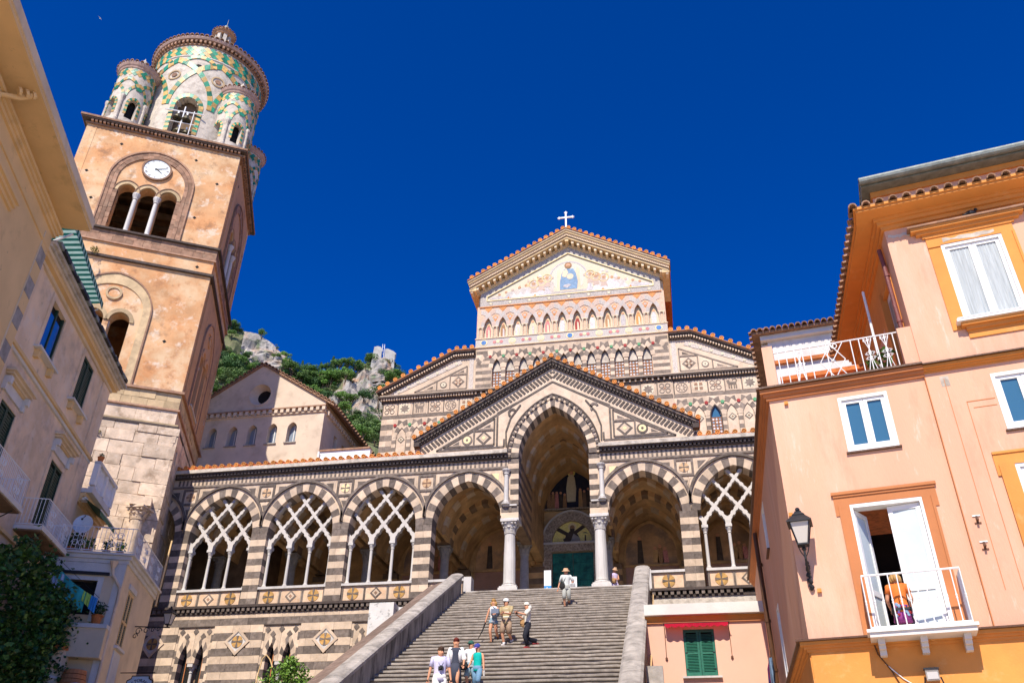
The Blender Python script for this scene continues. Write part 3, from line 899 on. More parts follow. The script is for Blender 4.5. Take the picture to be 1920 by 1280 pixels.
# ---- portal: bronze door, carved frame, lunette, big fresco ----
W = Frame((0, YB, 0), 0)
DX0, DX1 = -6.90, -4.48
for k in range(2):
    x0 = DX0 + k * (DX1 - DX0) / 2
    x1 = x0 + (DX1 - DX0) / 2
    leaf = blk(W, 'door_leaf', po, 'bronze', x0 + .01, x1 - .01, -.1, .06, 12.96, 17.80)
    for r_ in range(9):
        for c_ in range(3):
            wd = (x1 - x0 - .1) / 3
            blk(W, 'door_panel', leaf, 'bronze', x0 + .06 + c_ * wd, x0 + .02 + (c_ + 1) * wd, .05, .09, 13.15 + r_ * .51, 13.60 + r_ * .51)
blk(W, 'door_frame', po, 'carved', DX0 - .55, DX0 - .003, -.1, .22, 12.95, 17.85)
blk(W, 'door_frame', po, 'carved', DX1 + .003, DX1 + .40, -.1, .22, 12.95, 17.85)
blk(W, 'door_frame', po, 'carved', DX0 - .56, DX1 + .42, -.1, .26, 17.852, 18.28)
blk(W, 'door_frame', po, 'marble', DX0 - .62, DX1 + .48, -.1, .34, 18.282, 18.40)
lc = -5.71
pri(W, 'lunette', po, 'goldin', [(lc - 1.18, 18.41)] + parch(lc, 18.45, 1.17, 1.28, 10) + [(lc + 1.18, 18.41)], -.1, .05)
MB().strip(W, parch(lc, 18.41, 1.18, 1.30, 12), parch(lc, 18.41, 1.72, 1.86, 12), -.1, .24, 'carved').build('lunette_arch', po)
MB().strip(W, parch(lc, 18.41, 1.73, 1.87, 12), parch(lc, 18.41, 1.82, 1.97, 12), -.1, .3, 'marble').build('lunette_arch', po)
b = MB()                                    # half figure before a dark saltire beam
for s in (-1, 1):
    b.prism(W, [(lc + s * .92, 19.40), (lc + s * .78, 19.56), (lc - s * .55, 18.62), (lc - s * .42, 18.47)] if s > 0 else [(lc - .98, 19.22), (lc - .86, 19.42), (lc + .42, 18.62), (lc + .3, 18.47)], .05, .07, 'mould')
b.prism(W, [(lc - .50, 18.42), (lc - .36, 18.85), (lc - .12, 19.12), (lc + .16, 19.12), (lc + .38, 18.85), (lc + .52, 18.42)], .07, .10, 'mould')
b.prism(W, [(lc - .1, 18.42), (lc + .1, 18.95), (lc + .45, 18.7), (lc + .52, 18.42)], .10, .115, 'grey')
b.prism(W, circ(lc + .03, 19.36, .25, 16), .05, .085, 'gold')
b.prism(W, circ(lc + .03, 19.33, .145, 12), .085, .11, 'brownrobe')
b.prism(W, [(lc - .12, 19.24), (lc + .18, 19.24), (lc + .14, 19.05), (lc - .08, 19.05)], .11, .12, 'mould')
b.prism(W, [(lc + .62, 18.98), (lc + .98, 18.94), (lc + .8, 19.03)], .05, .07, 'mould')
b.prism(W, [(lc + .74, 18.50), (lc + .84, 18.50), (lc + .82, 18.85), (lc + .76, 18.85)], .05, .07, 'mould')
b.build('lunette_figure', po)
fa = parch(-5.95, 20.9, 1.62, 2.75, 12)
pri(W, 'fresco', po, 'night', [(fa[0][0], 20.5)] + fa + [(fa[-1][0], 20.5)], -.1, .04)
MB().strip(W, fa, parch(-5.95, 20.9, 1.85, 3.0, 12), -.1, .2, 'innerdark').build('fresco_frame', po)
b = MB()
b.prism(W, [(-5.95, 20.95), (-5.98, 21.8), (-5.88, 22.5), (-5.76, 22.68), (-5.56, 22.68), (-5.46, 22.5), (-5.38, 21.8), (-5.44, 20.95)], .04, .16, 'palegold')
b.prism(W, circ(-5.66, 22.82, .13, 10), .04, .17, 'skin')
b.prism(W, circ(-5.66, 22.84, .24, 14), .04, .06, 'goldin')
for k in range(13):
    x = -7.3 + k * .24
    if abs(x + 5.66) < .35: continue
    h = .75 + .3 * rb.random()
    m = rb.choice(['brownrobe', 'inner', 'innerdark', 'pink', 'mould'])
    b.prism(W, [(x - .13, 20.6), (x + .13, 20.6), (x + .09, 20.6 + h), (x - .09, 20.6 + h)], .04, .07, m)
    b.prism(W, circ(x, 20.6 + h + .08, .08, 8), .04, .075, 'skin')
b.build('fresco_figures', po)
blk(W, 'fresco_ledge', po, 'carved', -7.5, -4.3, -.1, .3, 20.42, 20.50)
for cx, zb, hh in ((-10.05, 17.0, 2.35), (-1.16, 16.9, 2.45), (3.3, 16.9, 2.3), (-14.5, 17.0, 2.2)):
    a = parch(cx, zb + .6, 1.45, hh - .6, 10)
    pri(W, 'lunette', po, 'dusk', [(a[0][0], zb)] + a + [(a[-1][0], zb)], -.1, .04)
    MB().strip(W, [(a[0][0], zb)] + a + [(a[-1][0], zb)], [(a[0][0] - .14, zb)] + parch(cx, zb + .6, 1.59, hh - .44, 10) + [(a[-1][0] + .14, zb)], -.1, .1, 'inner').build('lunette_frame', po)
    b = MB()
    for k, (dx, h, m) in enumerate(((-.62, 1.35, 'mould'), (.25, .75, 'inner'), (.52, .85, 'brownrobe'), (.8, .7, 'pink'))):
        b.prism(W, [(cx + dx - .17, zb + .1), (cx + dx + .19, zb + .1), (cx + dx + .13, zb + .1 + h), (cx + dx - .11, zb + .1 + h)], .04, .07, m)
        b.prism(W, circ(cx + dx, zb + .2 + h, .10, 8), .04, .08, 'skin')
    b.build('lunette_figures', po)
    blk(W, 'wall_panel', po, 'red_plaster', cx - 1.5, cx + 1.5, -.1, .05, 13.6, zb - .12)
    blk(W, 'wall_ledge', po, 'inner', cx - 1.6, cx + 1.6, -.1, .16, zb - .12, zb)
b = MB()                                           # painted hanging with figures, low on the wall of the bay left of the door
for k in range(9):
    x = -11.3 + k * .32
    b.prism(W, [(x - .12, 14.3), (x + .12, 14.3), (x + .09, 15.55), (x - .09, 15.55)], .05, .07, ('palegold', 'robe', 'inner')[k % 3])
b.prism(W, [(-10.7, 14.1), (-10.0, 14.15), (-9.7, 14.9), (-10.3, 15.2)], .07, .09, 'blue')
b.prism(W, circ(-10.25, 15.3, .16, 10), .07, .09, 'red')
b.build('wall_painting', po)
# ---- roofs and round antefix tiles ----
_tile = {}
def antefix_mesh(r=.125):
    if r not in _tile:
        m = MB()
        F0 = Frame((0, 0, 0), 0)
        m.prism(F0, circ(0, 0, r, 12), -1.3, 0, 'tile')
        m.strip(F0, circ(0, 0, r * .72, 12) + [(r * .72, 0)], circ(0, 0, r * 1.02, 12) + [(r * 1.02, 0)], -.02, .03, 'tiledisc')
        m.prism(F0, circ(0, 0, r * .38, 8), -.02, .03, 'tiledisc')
        me = bpy.data.meshes.new('roof_tile')
        me.from_pydata(m.v, [], m.f)
        for t in m.mats: me.materials.append(MT[t])
        me.polygons.foreach_set('material_index', m.m)
        _tile[r] = me
    return _tile[r]
def antefix(p, par, r=.125, rotz=0.0, tilt=0.0):
    return link('roof_tile', antefix_mesh(r), par, Matrix.Translation(p) @ Matrix.Rotation(rotz, 4, 'Z') @ Matrix.Rotation(tilt, 4, 'X') @ Matrix.Rotation(rb.uniform(-.06, .06), 4, 'Z'))
x = -26.9
while x < 4.6:
    if not -12.6 < x < 1.7:
        antefix((x, 39.66 + rb.uniform(-.03, .03), 20.57 + rb.uniform(-.015, .02)), po, .125, 0, R(9))
        blk(P, 'pan_tile', po, 'tile', x + .13, x + .32, -1.0, .32, 20.455, 20.50 + rb.uniform(0, .02))
    x += .43
b = MB()
for x0, x1, yb in ((-30, XM - 7, -8.7), (XM + 7, 7, -8.7)):
    b.add([P(x0, .2, 20.46), P(x1, .2, 20.46), P(x1, yb, 21.3), P(x0, yb, 21.3), P(x0, .2, 20.3), P(x1, .2, 20.3), P(x1, yb, 21.1), P(x0, yb, 21.1)],
          [(0, 1, 2, 3), (7, 6, 5, 4), (0, 4, 5, 1), (2, 6, 7, 3), (1, 5, 6, 2), (3, 7, 4, 0)], 'tilegrey')
b.build('roof', po)
# gable roof over the porch and its raking rows of tiles
gr = MB()
for s in (-1, 1):
    X = lambda d: XM + s * d
    zt = 25.30 + .475
    q = [P(X(0), .36, zt), P(X(7.4), .36, zt - 7.4 * .585), P(X(7.4), -8.8, zt - 7.4 * .585), P(X(0), -8.8, zt)]
    q += [p - Vector((0, 0, .05)) for p in q]
    gr.add(q, [(0, 1, 2, 3), (7, 6, 5, 4), (0, 4, 5, 1), (1, 5, 6, 2), (2, 6, 7, 3)], 'tilegrey')
    n = 20
    for k in range(n + (1 if s > 0 else 0)):
        d = 7.45 * (k + (.0 if s > 0 else 1)) / n * 1.0
        antefix((X(d), 39.62, zt + .09 - d * .585), po, .125)
gr.build('roof', po)
# ---------------- the church behind the portico ----------------
K = Frame((-5.53, 48.9, 0), 0)
ch = thing('church', (-5.53, 48.9, 20), 'striped church with a gold mosaic gable and a white cross on top', 'church')
rc = random.Random(5)
b = MB()
b.prism(K, [(-6.55, 20), (6.55, 20), (6.55, 37.0), (0, 40.55), (-6.55, 37.0)], -22, -.32, 'light')
b.build('nave_wall', ch)
for s in (-1, 1):
    b = MB()
    b.prism(K, [(s * 6.56, 20), (s * 12.9, 20), (s * 12.9, 29.35), (s * 8.0, 31.9), (s * 6.56, 31.9)], -22, -.06, 'light')
    b.build('aisle_wall', ch)
def stripes(F, par, u0, u1, z0, z1, h, v0, v1, first=0, name='stone_block'):
    n = max(1, round((z1 - z0) / h))
    for k in range(n):
        a, c = z0 + k * (z1 - z0) / n, z0 + (k + 1) * (z1 - z0) / n
        m = 'dark' if (k + first) % 2 == 0 else 'light'
        L = u1 - u0
        cut = u0 + L * rc.uniform(.35, .65) if L > .5 else None
        for p, q in ((u0, cut), (cut, u1)) if cut else ((u0, u1),):
            blk(F, name, par, 'browngrey' if m == 'dark' else m, p + .004, q - .004, v0, v1 + rc.uniform(-.005, .005), a + .004, c - .004)
# nave window arcade
NW = [-5.06 + .92 * i for i in range(12)]
def lancet_pts(cx, zb, zs, a, h, n=6): return [(cx - a, zb)] + parch(cx, zs, a, h, n) + [(cx + a, zb)]
def grille(F, par, cx, zb, zt, a, v, nx=3, cols=('glassgrey', 'rust')):
    g_ = MB()
    dz = (2 * a) / nx
    n = max(2, int((zt - zb) / dz))
    for i in range(nx + 1): g_.box(F, cx - a + i * dz - .022, cx - a + i * dz + .022, v, v + .05, zb, zt, 'rustm')
    for j in range(n + 1):
        z = zb + j * (zt - zb) / n
        g_.box(F, cx - a, cx + a, v + .002, v + .045, z - .02, z + .02, 'rustm')
    for i in range(nx):
        for j in range(n):
            c, z = cx - a + (i + .5) * dz, zb + (j + .5) * (zt - zb) / n
            g_.prism(F, circ(c, z, dz * .36, 8), v, v + .03, 'robe' if (i + j) % 3 else 'glassgrey')
    return g_.build('window_grille', par)
def interlaced(F, par, discs, zs, ai, hi, ao, ho, v, mats, nv=9, name='arch_stone', clip=None):
    for i, c in enumerate(discs):
        sub = 3
        I, O = parch(c, zs, ai, hi, nv * sub), parch(c, zs, ao, ho, nv * sub)
        I, O = I[::2], O[::2]
        for k in range(nv):
            i0, i1 = k * sub, (k + 1) * sub
            pts = I[i0:i1 + 1] + O[i0:i1 + 1][::-1]
            if clip and (max(p[0] for p in pts) > clip[1] or min(p[0] for p in pts) < clip[0]): continue
            pri(F, name, par, mats[(k) % 2], pts, v - .02, v + .024 + .005 * (i % 4) + .0012 * (k % 3))
b = MB()                                        # wall sheet with the twelve window openings
ZN0, ZN1 = 29.0, 32.6
edges = [-6.55] + [x for c in NW for x in (c - .32, c + .32)] + [6.55]
for i in range(0, len(edges), 2): b.box(K, edges[i], edges[i + 1], -.31, 0, 20, ZN1, 'light')
for c in NW:
    b.box(K, c - .32, c + .32, -.31, 0, 20, 29.35, 'light')
    above(K, b, parch(c, 30.95, .32, .70, 6), ZN1, -.31, 0, 'light')
b.build('window_wall', ch)
for i, c in enumerate(NW):
    w_ = blk(K, 'window', ch, 'glassgrey' if i % 3 else 'glassblue', c - .32, c + .32, -.312, -.27, 30.7, 31.66)
    pri(K, 'window_hood', ch, 'plasterw', [(c - .31, 30.72), (c + .31, 30.72), (c + .2, 31.2), (c, 31.5), (c - .2, 31.2)], -.27, -.2)
    grille(K, w_, c, 29.36, 30.7, .31, -.30)
DN = [c - .46 for c in NW] + [NW[-1] + .46]
interlaced(K, ch, DN, 30.9, .72, 1.04, 1.02, 1.46, .0, ('light', 'browngrey'), 9, clip=(-6.5, 6.5))
for i, c in enumerate(DN):
    pri(K, 'ceramic_disc', ch, ('red', 'green')[i % 2], circ(c, 31.80, .105, 12), .0, .06)
for c0, c1 in zip(NW, NW[1:]):
    stripes(K, ch, c0 + .32, c1 - .32, 29.4, 31.2, .26, -.2, .012, name='pier_block')
for s in (-1, 1):
    stripes(K, ch, min(s * 5.42, s * 6.5), max(s * 5.42, s * 6.5), 28.9, 32.3, .262, -.2, .02)
# mosaic frieze under the apostles
blk(K, 'moulding', ch, 'cream', -6.62, 6.62, -.2, .09, 32.56, 32.64)
blk(K, 'mosaic_band', ch, 'mosgrey', -6.58, 6.58, -.2, .04, 32.642, 33.26)
blk(K, 'moulding', ch, 'cream', -6.62, 6.62, -.2, .09, 33.262, 33.33)
for k in range(13):
    c = -6.0 + k
    m = MB()
    if k % 2 == 0:
        m.prism(K, circ(c, 32.95, .25, 14), .04, .06, 'gold').prism(K, circ(c, 32.95, .18, 12), .06, .075, 'palegold' if k % 6 else 'blue')
    else:
        for d in (-.24, 0, .24): m.prism(K, circ(c + d, 32.95 + .04 * (d == 0), .12, 8), .04, .06, 'pink' if d else 'gold')
    m.build('mosaic_roundel', ch)
# apostle niches
AP = [-5.75 + 1.0455 * i for i in range(12)]
b = MB()
ed = [-6.55] + [x for c in AP for x in (c - .31, c + .31)] + [6.55]
for i in range(0, len(ed), 2): b.box(K, ed[i], ed[i + 1], -.31, .0, 33.33, 36.0, 'rosewall')
for c in AP: above(K, b, parch(c, 34.25, .31, .78, 6), 36.0, -.31, .0, 'rosewall')
b.build('niche_wall', ch)
robes = ['pink', 'brownrobe', 'robe', 'palegold', 'pink', 'robe', 'red', 'robe', 'brownrobe', 'robe', 'mosorange', 'robe']
for i, c in enumerate(AP):
    pri(K, 'niche', ch, 'palegold', lancet_pts(c, 33.33, 34.25, .305, .77), -.312, -.25)
    m = MB()
    m.prism(K, [(c - .16, 33.45), (c + .14, 33.45), (c + .17, 34.1), (c + .11, 34.42), (c - .11, 34.42), (c - .19, 34.05)], -.25, -.21, robes[i])
    m.prism(K, [(c - .02, 33.45), (c + .12, 33.45), (c + .08, 34.1), (c - .02, 34.2)], -.21, -.195, 'robe' if i % 2 else 'palegold')
    m.prism(K, circ(c, 34.55, .15, 12), -.25, -.235, 'gold').prism(K, circ(c, 34.54, .09, 10), -.235, -.2, 'skin')
    m.build('saint_figure', ch)
for c in [AP[0] - .52] + [(p + q) / 2 for p, q in zip(AP, AP[1:])] + [AP[-1] + .52]:
    for d in (-.13, .13):
        F_ = MB().lathe(K(c + d, .06, 33.34), [(.06, 0), (.05, .06), (.04, .1), (.036, .68), (.065, .8), (.065, .84)], 'palegold', 8)
        F_.build('colonnette', ch)
    blk(K, 'impost', ch, 'cream', c - .2, c + .2, -.02, .1, 34.19, 34.25)
DA = [(p + q) / 2 for p, q in zip(AP, AP[1:])]
interlaced(K, ch, [AP[0] - .52] + DA + [AP[-1] + .52], 34.25, .80, 1.12, 1.05, 1.50, .0, ('mosgrey', 'rosemos'), 8, name='mosaic_arch', clip=(-6.5, 6.5))
for c in DA:
    m = MB().prism(K, [(c - .26, 34.98), (c, 34.72), (c + .26, 34.98), (c, 35.24)], .0, .02, 'mosorange').prism(K, circ(c, 35.0, .12, 10), .0, .03, 'rosemos')
    m.build('mosaic_lozenge', ch)
for c in AP: pri(K, 'orange_spandrel', ch, 'mosorange', [(c - .36, 35.95), (c + .36, 35.95), (c, 35.50)], .0, .022)
# pediment mosaic: frame, ground and figures
def up(u, base=40.62, s=.55): return base - abs(u) * s
fo = [(-6.36, 35.98), (6.36, 35.98), (6.36, 37.12), (0, 40.62), (-6.36, 37.12)]
fi = [(-5.88, 36.46), (5.88, 36.46), (5.88, 36.82), (0, 40.04), (-5.88, 36.82)]
MB().strip(K, fi + fi[:1], fo + fo[:1], -.32, .02, 'mosgrey').build('mosaic_frame', ch)
fo2 = [(u * 1.0, z) for u, z in fo]
bandline(K, ch, [(-6.40, 35.94), (6.40, 35.94)], .07, .02, .05, 'mosorange', 'mosaic_border')
bandline(K, ch, [(-6.36, 37.12), (0, 40.62), (6.36, 37.12)], .06, .02, .05, 'gold', 'mosaic_border')
bandline(K, ch, fi[1:] + fi[:2], .06, .02, .045, 'gold', 'mosaic_border')
for k in range(9):
    for (u, z) in ((-5.6 + k * 1.4, 36.22),) + (((-5.4 + k * 1.35, 40.33 - abs(-5.4 + k * 1.35) * .55),) if True else ()):
        m = MB(); m.prism(K, [(u + .17 * (1 if j % 2 else .45) * math.cos(j * math.pi / 8), z + .17 * (1 if j % 2 else .45) * math.sin(j * math.pi / 8)) for j in range(16)], .02, .04, 'palegold')
        m.build('mosaic_star', ch)
pri(K, 'mosaic_ground', ch, 'palegold', fi, -.32, -.03)
b = MB()
b.strip(K, circ(0, 37.95, 1.28, 30)[:16], circ(0, 37.95, 1.38, 30)[:16], -.03, -.01, 'robe')
b.prism(K, circ(0, 37.95, 1.27, 24), -.03, -.02, 'ivorymos')
b.prism(K, [(-.85, 36.75), (.85, 36.75), (.80, 38.55), (.62, 38.75), (.55, 38.4), (-.55, 38.4), (-.62, 38.75), (-.80, 38.55)], -.02, -.008, 'cream')       # throne
b.prism(K, [(-.62, 36.85), (.60, 36.85), (.66, 37.5), (.55, 38.2), (.36, 38.62), (-.30, 38.62), (-.50, 38.2), (-.62, 37.5)], -.008, .01, 'bluerobe')
b.prism(K, [(-.12, 38.62), (-.36, 38.5), (-.46, 38.0), (-.2, 37.9), (.0, 38.3)], .01, .02, 'cream')
b.prism(K, circ(.12, 37.95, .26, 10), .01, .02, 'palegold')
b.prism(K, [(-.4, 37.1), (-.1, 36.98), (.2, 37.2), (.0, 37.3), (-.3, 37.25)], .01, .02, 'robe')
b.prism(K, circ(0, 38.95, .27, 14), -.008, .005, 'brownrobe').prism(K, circ(0, 38.93, .17, 12), .005, .02, 'skin')
b.prism(K, [(-.15, 38.9), (.15, 38.9), (.1, 38.68), (-.1, 38.68)], .02, .026, 'brownrobe')
b.prism(K, [(-1.3, 36.55), (1.3, 36.55), (1.2, 36.75), (-1.2, 36.75)], -.02, .0, 'mosgrey')
b.build('mosaic_figure', ch)
rg = random.Random(21)
for s in (-1, 1):
    for k in range(9):                        # kneeling pale figures bowing towards the middle
        d = 1.45 + k * .48
        h = max(.35, min(1.5, (40.04 - d * .55 - 36.5) * .62))
        u = s * d
        m = MB()
        col = rg.choice(['robe', 'mosband', 'palerobe', 'palerobe', 'palegold'])
        m.prism(K, [(u - s * .42, 36.55 + .04 * (k % 3) + h * .62), (u - s * .2, 36.55 + h * .85), (u + s * .18, 36.55 + h * .7), (u + s * .52, 36.55 + .1), (u + s * .5, 36.5), (u - s * .35, 36.5)], -.03, -.016 + .0008 * k, col)
        m.prism(K, [(u - s * .3, 36.55), (u + s * .1, 36.55 + h * .5), (u + s * .35, 36.6)], -.02, -.006 + .0008 * k, 'robe')
        m.prism(K, circ(u - s * .3, 36.6 + h * .92, .10, 10), -.012, .0, 'skin2' if k % 3 else 'rosemos')
        if k in (2, 6): m.prism(K, [(u - .15, 36.5), (u + .1, 36.5), (u + .02, 36.75)], -.004, .006, 'mosorange')
        m.build('mosaic_figure', ch)
    for d, z in ((1.55, 38.0), (1.95, 37.75), (2.5, 37.6)):  # winged figures in gold
        u = s * d; m = MB(); e_ = d * .004
        m.strip(K, circ(u, z, .30, 16) + [(u + .3, z)], circ(u, z, .38, 16) + [(u + .38, z)], -.03, -.004 + e_, 'cornice')
        m.prism(K, [(u - .22, z - .75), (u + .22, z - .75), (u + .14, z), (u - .14, z)], -.03, -.008 + e_, 'rosemos')
        m.prism(K, circ(u, z + .02, .13, 10), -.03, -.002 + e_, 'skin2')
        m.build('mosaic_figure', ch)
# gilded raking cornice: bed mould, modillions, corona
SL = .545
def krake(z0, z1, v1, mat, u1=7.1, name='cornice', v0=-.3):
    for s in (-1, 1):
        pri(K, name, ch, mat, [(0, z0), (s * u1, z0 - u1 * SL), (s * u1, z1 - u1 * SL), (0, z1)], v0, v1)
krake(40.60, 40.70, .08, 'cornice', 6.62)
krake(40.705, 40.76, .13, 'cream', 6.66)
krake(40.765, 40.945, .03, 'cornice', 6.7)
krake(40.95, 41.09, .66, 'cornice', 6.98)
krake(41.095, 41.13, .70, 'brownstone', 7.0)
krake(41.135, 41.34, .76, 'cream', 7.04)
krake(41.345, 41.50, .85, 'cornice', 7.10)
krake(41.505, 41.60, .94, 'cream', 7.14)
krake(41.605, 41.65, .99, 'mould', 7.18)
for s in (-1, 1):
    for k in range(17):
        u = s * (.42 + k * .405)
        z = 40.95 - abs(u) * SL
        blk(K, 'modillion', ch, 'cream', u - .085, u + .085, .0, .56, z - .25, z - .05)
    # return of the cornice down the flank
    blk(K, 'cornice', ch, 'cornice', min(s * 6.56, s * 7.05), max(s * 6.56, s * 7.05), -3, .62, 37.05, 37.55)
    b = MB()
    for k in range(60):
        u = s * (.06 + k * .117); z = 41.24 - abs(u) * SL
        b.box(K, u - .03, u + .03, .76, .785, z - .035, z + .035, 'brownstone')
    b.build('dentils', ch, kind='stuff')
blk(K, 'modillion', ch, 'cornice', -.13, .13, .0, .6, 40.70, 40.93)
for s in (-1, 1):
    for k in range(0, 17):
        d = 7.05 * (k + .5) / 17
        antefix(K(s * d, .96, 41.77 - d * SL), ch, .15)
    q = [K(0, .97, 41.67), K(s * 7.15, .97, 41.67 - 7.15 * SL), K(s * 7.15, -22, 41.67 - 7.15 * SL), K(0, -22, 41.67)]
    q += [p + Vector((0, 0, .05)) for p in q]
    MB().add(q, [(0, 1, 2, 3), (7, 6, 5, 4), (0, 4, 5, 1), (1, 5, 6, 2)], 'tile').build('roof', ch)
# level cornice and frieze ground carried across the nave front behind the porch gable
blk(K, 'cornice', ch, 'mould', -6.5, 6.5, -.1, .30, 29.08, 29.20); blk(K, 'cornice', ch, 'light', -6.5, 6.5, -.1, .22, 29.202, 29.30)
for k in range(36):
    u = -6.4 + k * 12.8 / 35
    if abs(u) > 1.5: blk(K, 'dentil', ch, 'light', u - .05, u + .05, -.02, .20, 28.92, 29.078)
blk(K, 'dark_course', ch, 'browngrey', -6.5, 6.5, -.1, .03, 27.62, 27.85); blk(K, 'cornice', ch, 'mould', -6.5, 6.5, -.1, .08, 28.80, 28.918)
# crowd of small figures filling the gable mosaic
m = MB()
for k in range(150):
    s_ = rg.choice((-1, 1)); d = rg.uniform(1.4, 5.6); u = s_ * d
    top_ = 40.04 - d * .55 - .25
    z = rg.uniform(36.55, max(36.7, min(top_, 38.3)))
    h = rg.uniform(.12, .42); w0 = rg.uniform(.06, .2)
    if z + h > top_ or (abs(u) < 1.35): continue
    m.prism(K, [(u - w0, z), (u + w0, z + rg.uniform(-.05, .05)), (u + w0 * .5 * s_, z + h), (u - w0 * .7, z + h * .8)], -.03, -.016 + .00003 * k, rg.choice(['robe', 'palerobe', 'palerobe', 'rosemos', 'gold', 'mosband', 'robe', 'cornice', 'brownrobe']))
m.build('mosaic_crowd', ch, kind='stuff')
# white cross on the ridge
b = MB()
zc = 41.85
b.box(K, -.055, .055, .55, .66, zc, zc + 1.52, 'white')
b.box(K, -.50, .50, .56, .65, zc + 1.00, zc + 1.10, 'white')
for u, z in ((-.50, zc + 1.05), (.50, zc + 1.05), (0, zc + 1.52)):
    for du, dz in ((0, .09), (0, -.09), (.09, 0), (-.09, 0)): b.ball(K(u + du * .8, .6, z + dz * .8), .058, 'white', 8, 5)
b.box(K, -.14, .14, .48, .72, zc - .16, zc, 'white')
b.build('roof_cross', ch)
# aisle fronts: half gables, mosaic bands, inlays, friezes and blind arcades
for s in (-1, 1):
    X = lambda d: s * d
    mm = lambda a, c: (min(s * a, s * c), max(s * a, s * c))
    # raking dark cornice
    def ar(z0, z1, v1, mat, e=13.1, name='raking_cornice', v0=-.2):
        pri(K, name, ch, mat, [(X(6.56), z0), (X(8.0), z0), (X(e), z0 - (e - 8.0) * .52), (X(e), z1 - (e - 8.0) * .52), (X(8.0), z1), (X(6.56), z1)], v0, v1)
    ar(31.90, 31.98, .10, 'mould', 12.95)
    ar(32.14, 32.22, .26, 'mould', 13.15)
    ar(32.225, 32.34, .34, 'mould', 13.3)
    ar(32.345, 32.42, .40, 'tilegrey', 13.35)
    n = 38
    for k in range(n):
        u = 6.62 + (k + .5) * 6.4 / n
        z = 31.99 - max(0, u - 8.0) * .52
        blk(K, 'dentil', ch, 'light', *mm(u - .05, u + .05), -.02, .22, z, z + .14)
    for k in range(13):
        u = 6.75 + k * .53
        antefix(K(X(u), .38, 32.52 - max(0, u - 8.0) * .52), ch, .15)
    q = [(6.56, 32.43), (8.0, 32.43), (13.35, 32.43 - 5.35 * .52)]
    b = MB()
    for (u0, z0), (u1, z1) in zip(q, q[1:]):
        p = [K(X(u0), .36, z0), K(X(u1), .36, z1), K(X(u1), -22, z1), K(X(u0), -22, z0)]
        p += [t - Vector((0, 0, .12)) for t in p]
        b.add(p, [(0, 1, 2, 3), (7, 6, 5, 4), (0, 4, 5, 1), (1, 5, 6, 2)], 'tile')
    b.build('roof', ch)
    # level cornice below the half gable
    blk(K, 'cornice', ch, 'mould', *mm(6.5, 13.2), -.2, .30, 29.08, 29.20)
    blk(K, 'cornice', ch, 'light', *mm(6.5, 13.1), -.2, .22, 29.202, 29.30)
    n = 36
    for k in range(n):
        u = 6.55 + (k + .5) * 6.5 / n
        blk(K, 'dentil', ch, 'light', *mm(u - .05, u + .05), -.02, .20, 28.92, 29.078)
    blk(K, 'cornice', ch, 'mould', *mm(6.5, 13.0), -.2, .05, 28.80, 28.918)
    # mosaic bands along the rake and beside the nave
    bandline(K, ch, [(X(7.55), 31.62), (X(12.2), 29.52)], .30, -.06, .03, 'mosband', 'mosaic_band')
    bandline(K, ch, [(X(6.82), 29.45), (X(6.82), 31.75)], .30, -.06, .03, 'mosband', 'mosaic_band')
    for k in range(7):
        t_ = (k + .5) / 7
        u, z = 7.55 + 4.65 * t_, 31.62 - 2.1 * t_
        pri(K, 'mosaic_roundel', ch, 'palegold', circ(X(u), z, .10, 10), -.03, .0)
    tri = [(7.12, 29.52), (7.12, 31.25), (10.75, 29.52)]
    bandline(K, ch, [(X(u), z) for u, z in tri + tri[:1]], .09, -.06, .03, 'browngrey')
    bandline(K, ch, [(X(8.28), 29.55), (X(8.28), 30.62)], .08, -.06, .034, 'browngrey')
    bandline(K, ch, [(X(7.15), 30.62), (X(8.28), 30.62)], .08, -.06, .038, 'browngrey')
    bandline(K, ch, [(X(9.2), 29.55), (X(9.2), 30.2)], .08, -.06, .034, 'browngrey')
    diamond(K, ch, X(7.70), 30.07, .44, -.06, ('browngrey', 'light', 'palegold'))
    m = MB()
    for k in range(4):
        a = math.pi / 2 * k + math.pi / 4
        m.prism(K, [(X(7.70) + .05 * math.cos(a - .5), 30.07 + .05 * math.sin(a - .5)), (X(7.70) + .24 * math.cos(a - .28), 30.07 + .24 * math.sin(a - .28)), (X(7.70) + .24 * math.cos(a + .28), 30.07 + .24 * math.sin(a + .28)), (X(7.70) + .05 * math.cos(a + .5), 30.07 + .05 * math.sin(a + .5))], .0, .012, 'brownstone')
    m.build('cross_inlay', ch)
    MB().prism(K, circ(X(8.73), 29.93, .24, 16), -.06, -.03, 'browngrey').prism(K, circ(X(8.73), 29.93, .17, 14), -.03, -.02, 'palegold').prism(K, circ(X(8.73), 29.93, .05, 8), -.02, -.01, 'browngrey').build('roundel', ch)
    tri_inlay(K, ch, [(X(7.2), 30.72), (X(8.0), 30.72), (X(7.2), 31.08)], -.06)
    tri_inlay(K, ch, [(X(9.35), 29.64), (X(10.1), 29.64), (X(9.35), 29.98)], -.06)
    # frieze of inlaid squares
    blk(K, 'dark_course', ch, 'browngrey', *mm(6.5, 12.9), -.1, -.04, 27.62, 27.85)
    kinds = ['quatrefoil', 'star', 'beast', 'quatrefoil', 'wheel', 'cross'] if s < 0 else ['quatrefoil', 'star', 'beast', 'quatrefoil', 'cross', 'wheel']
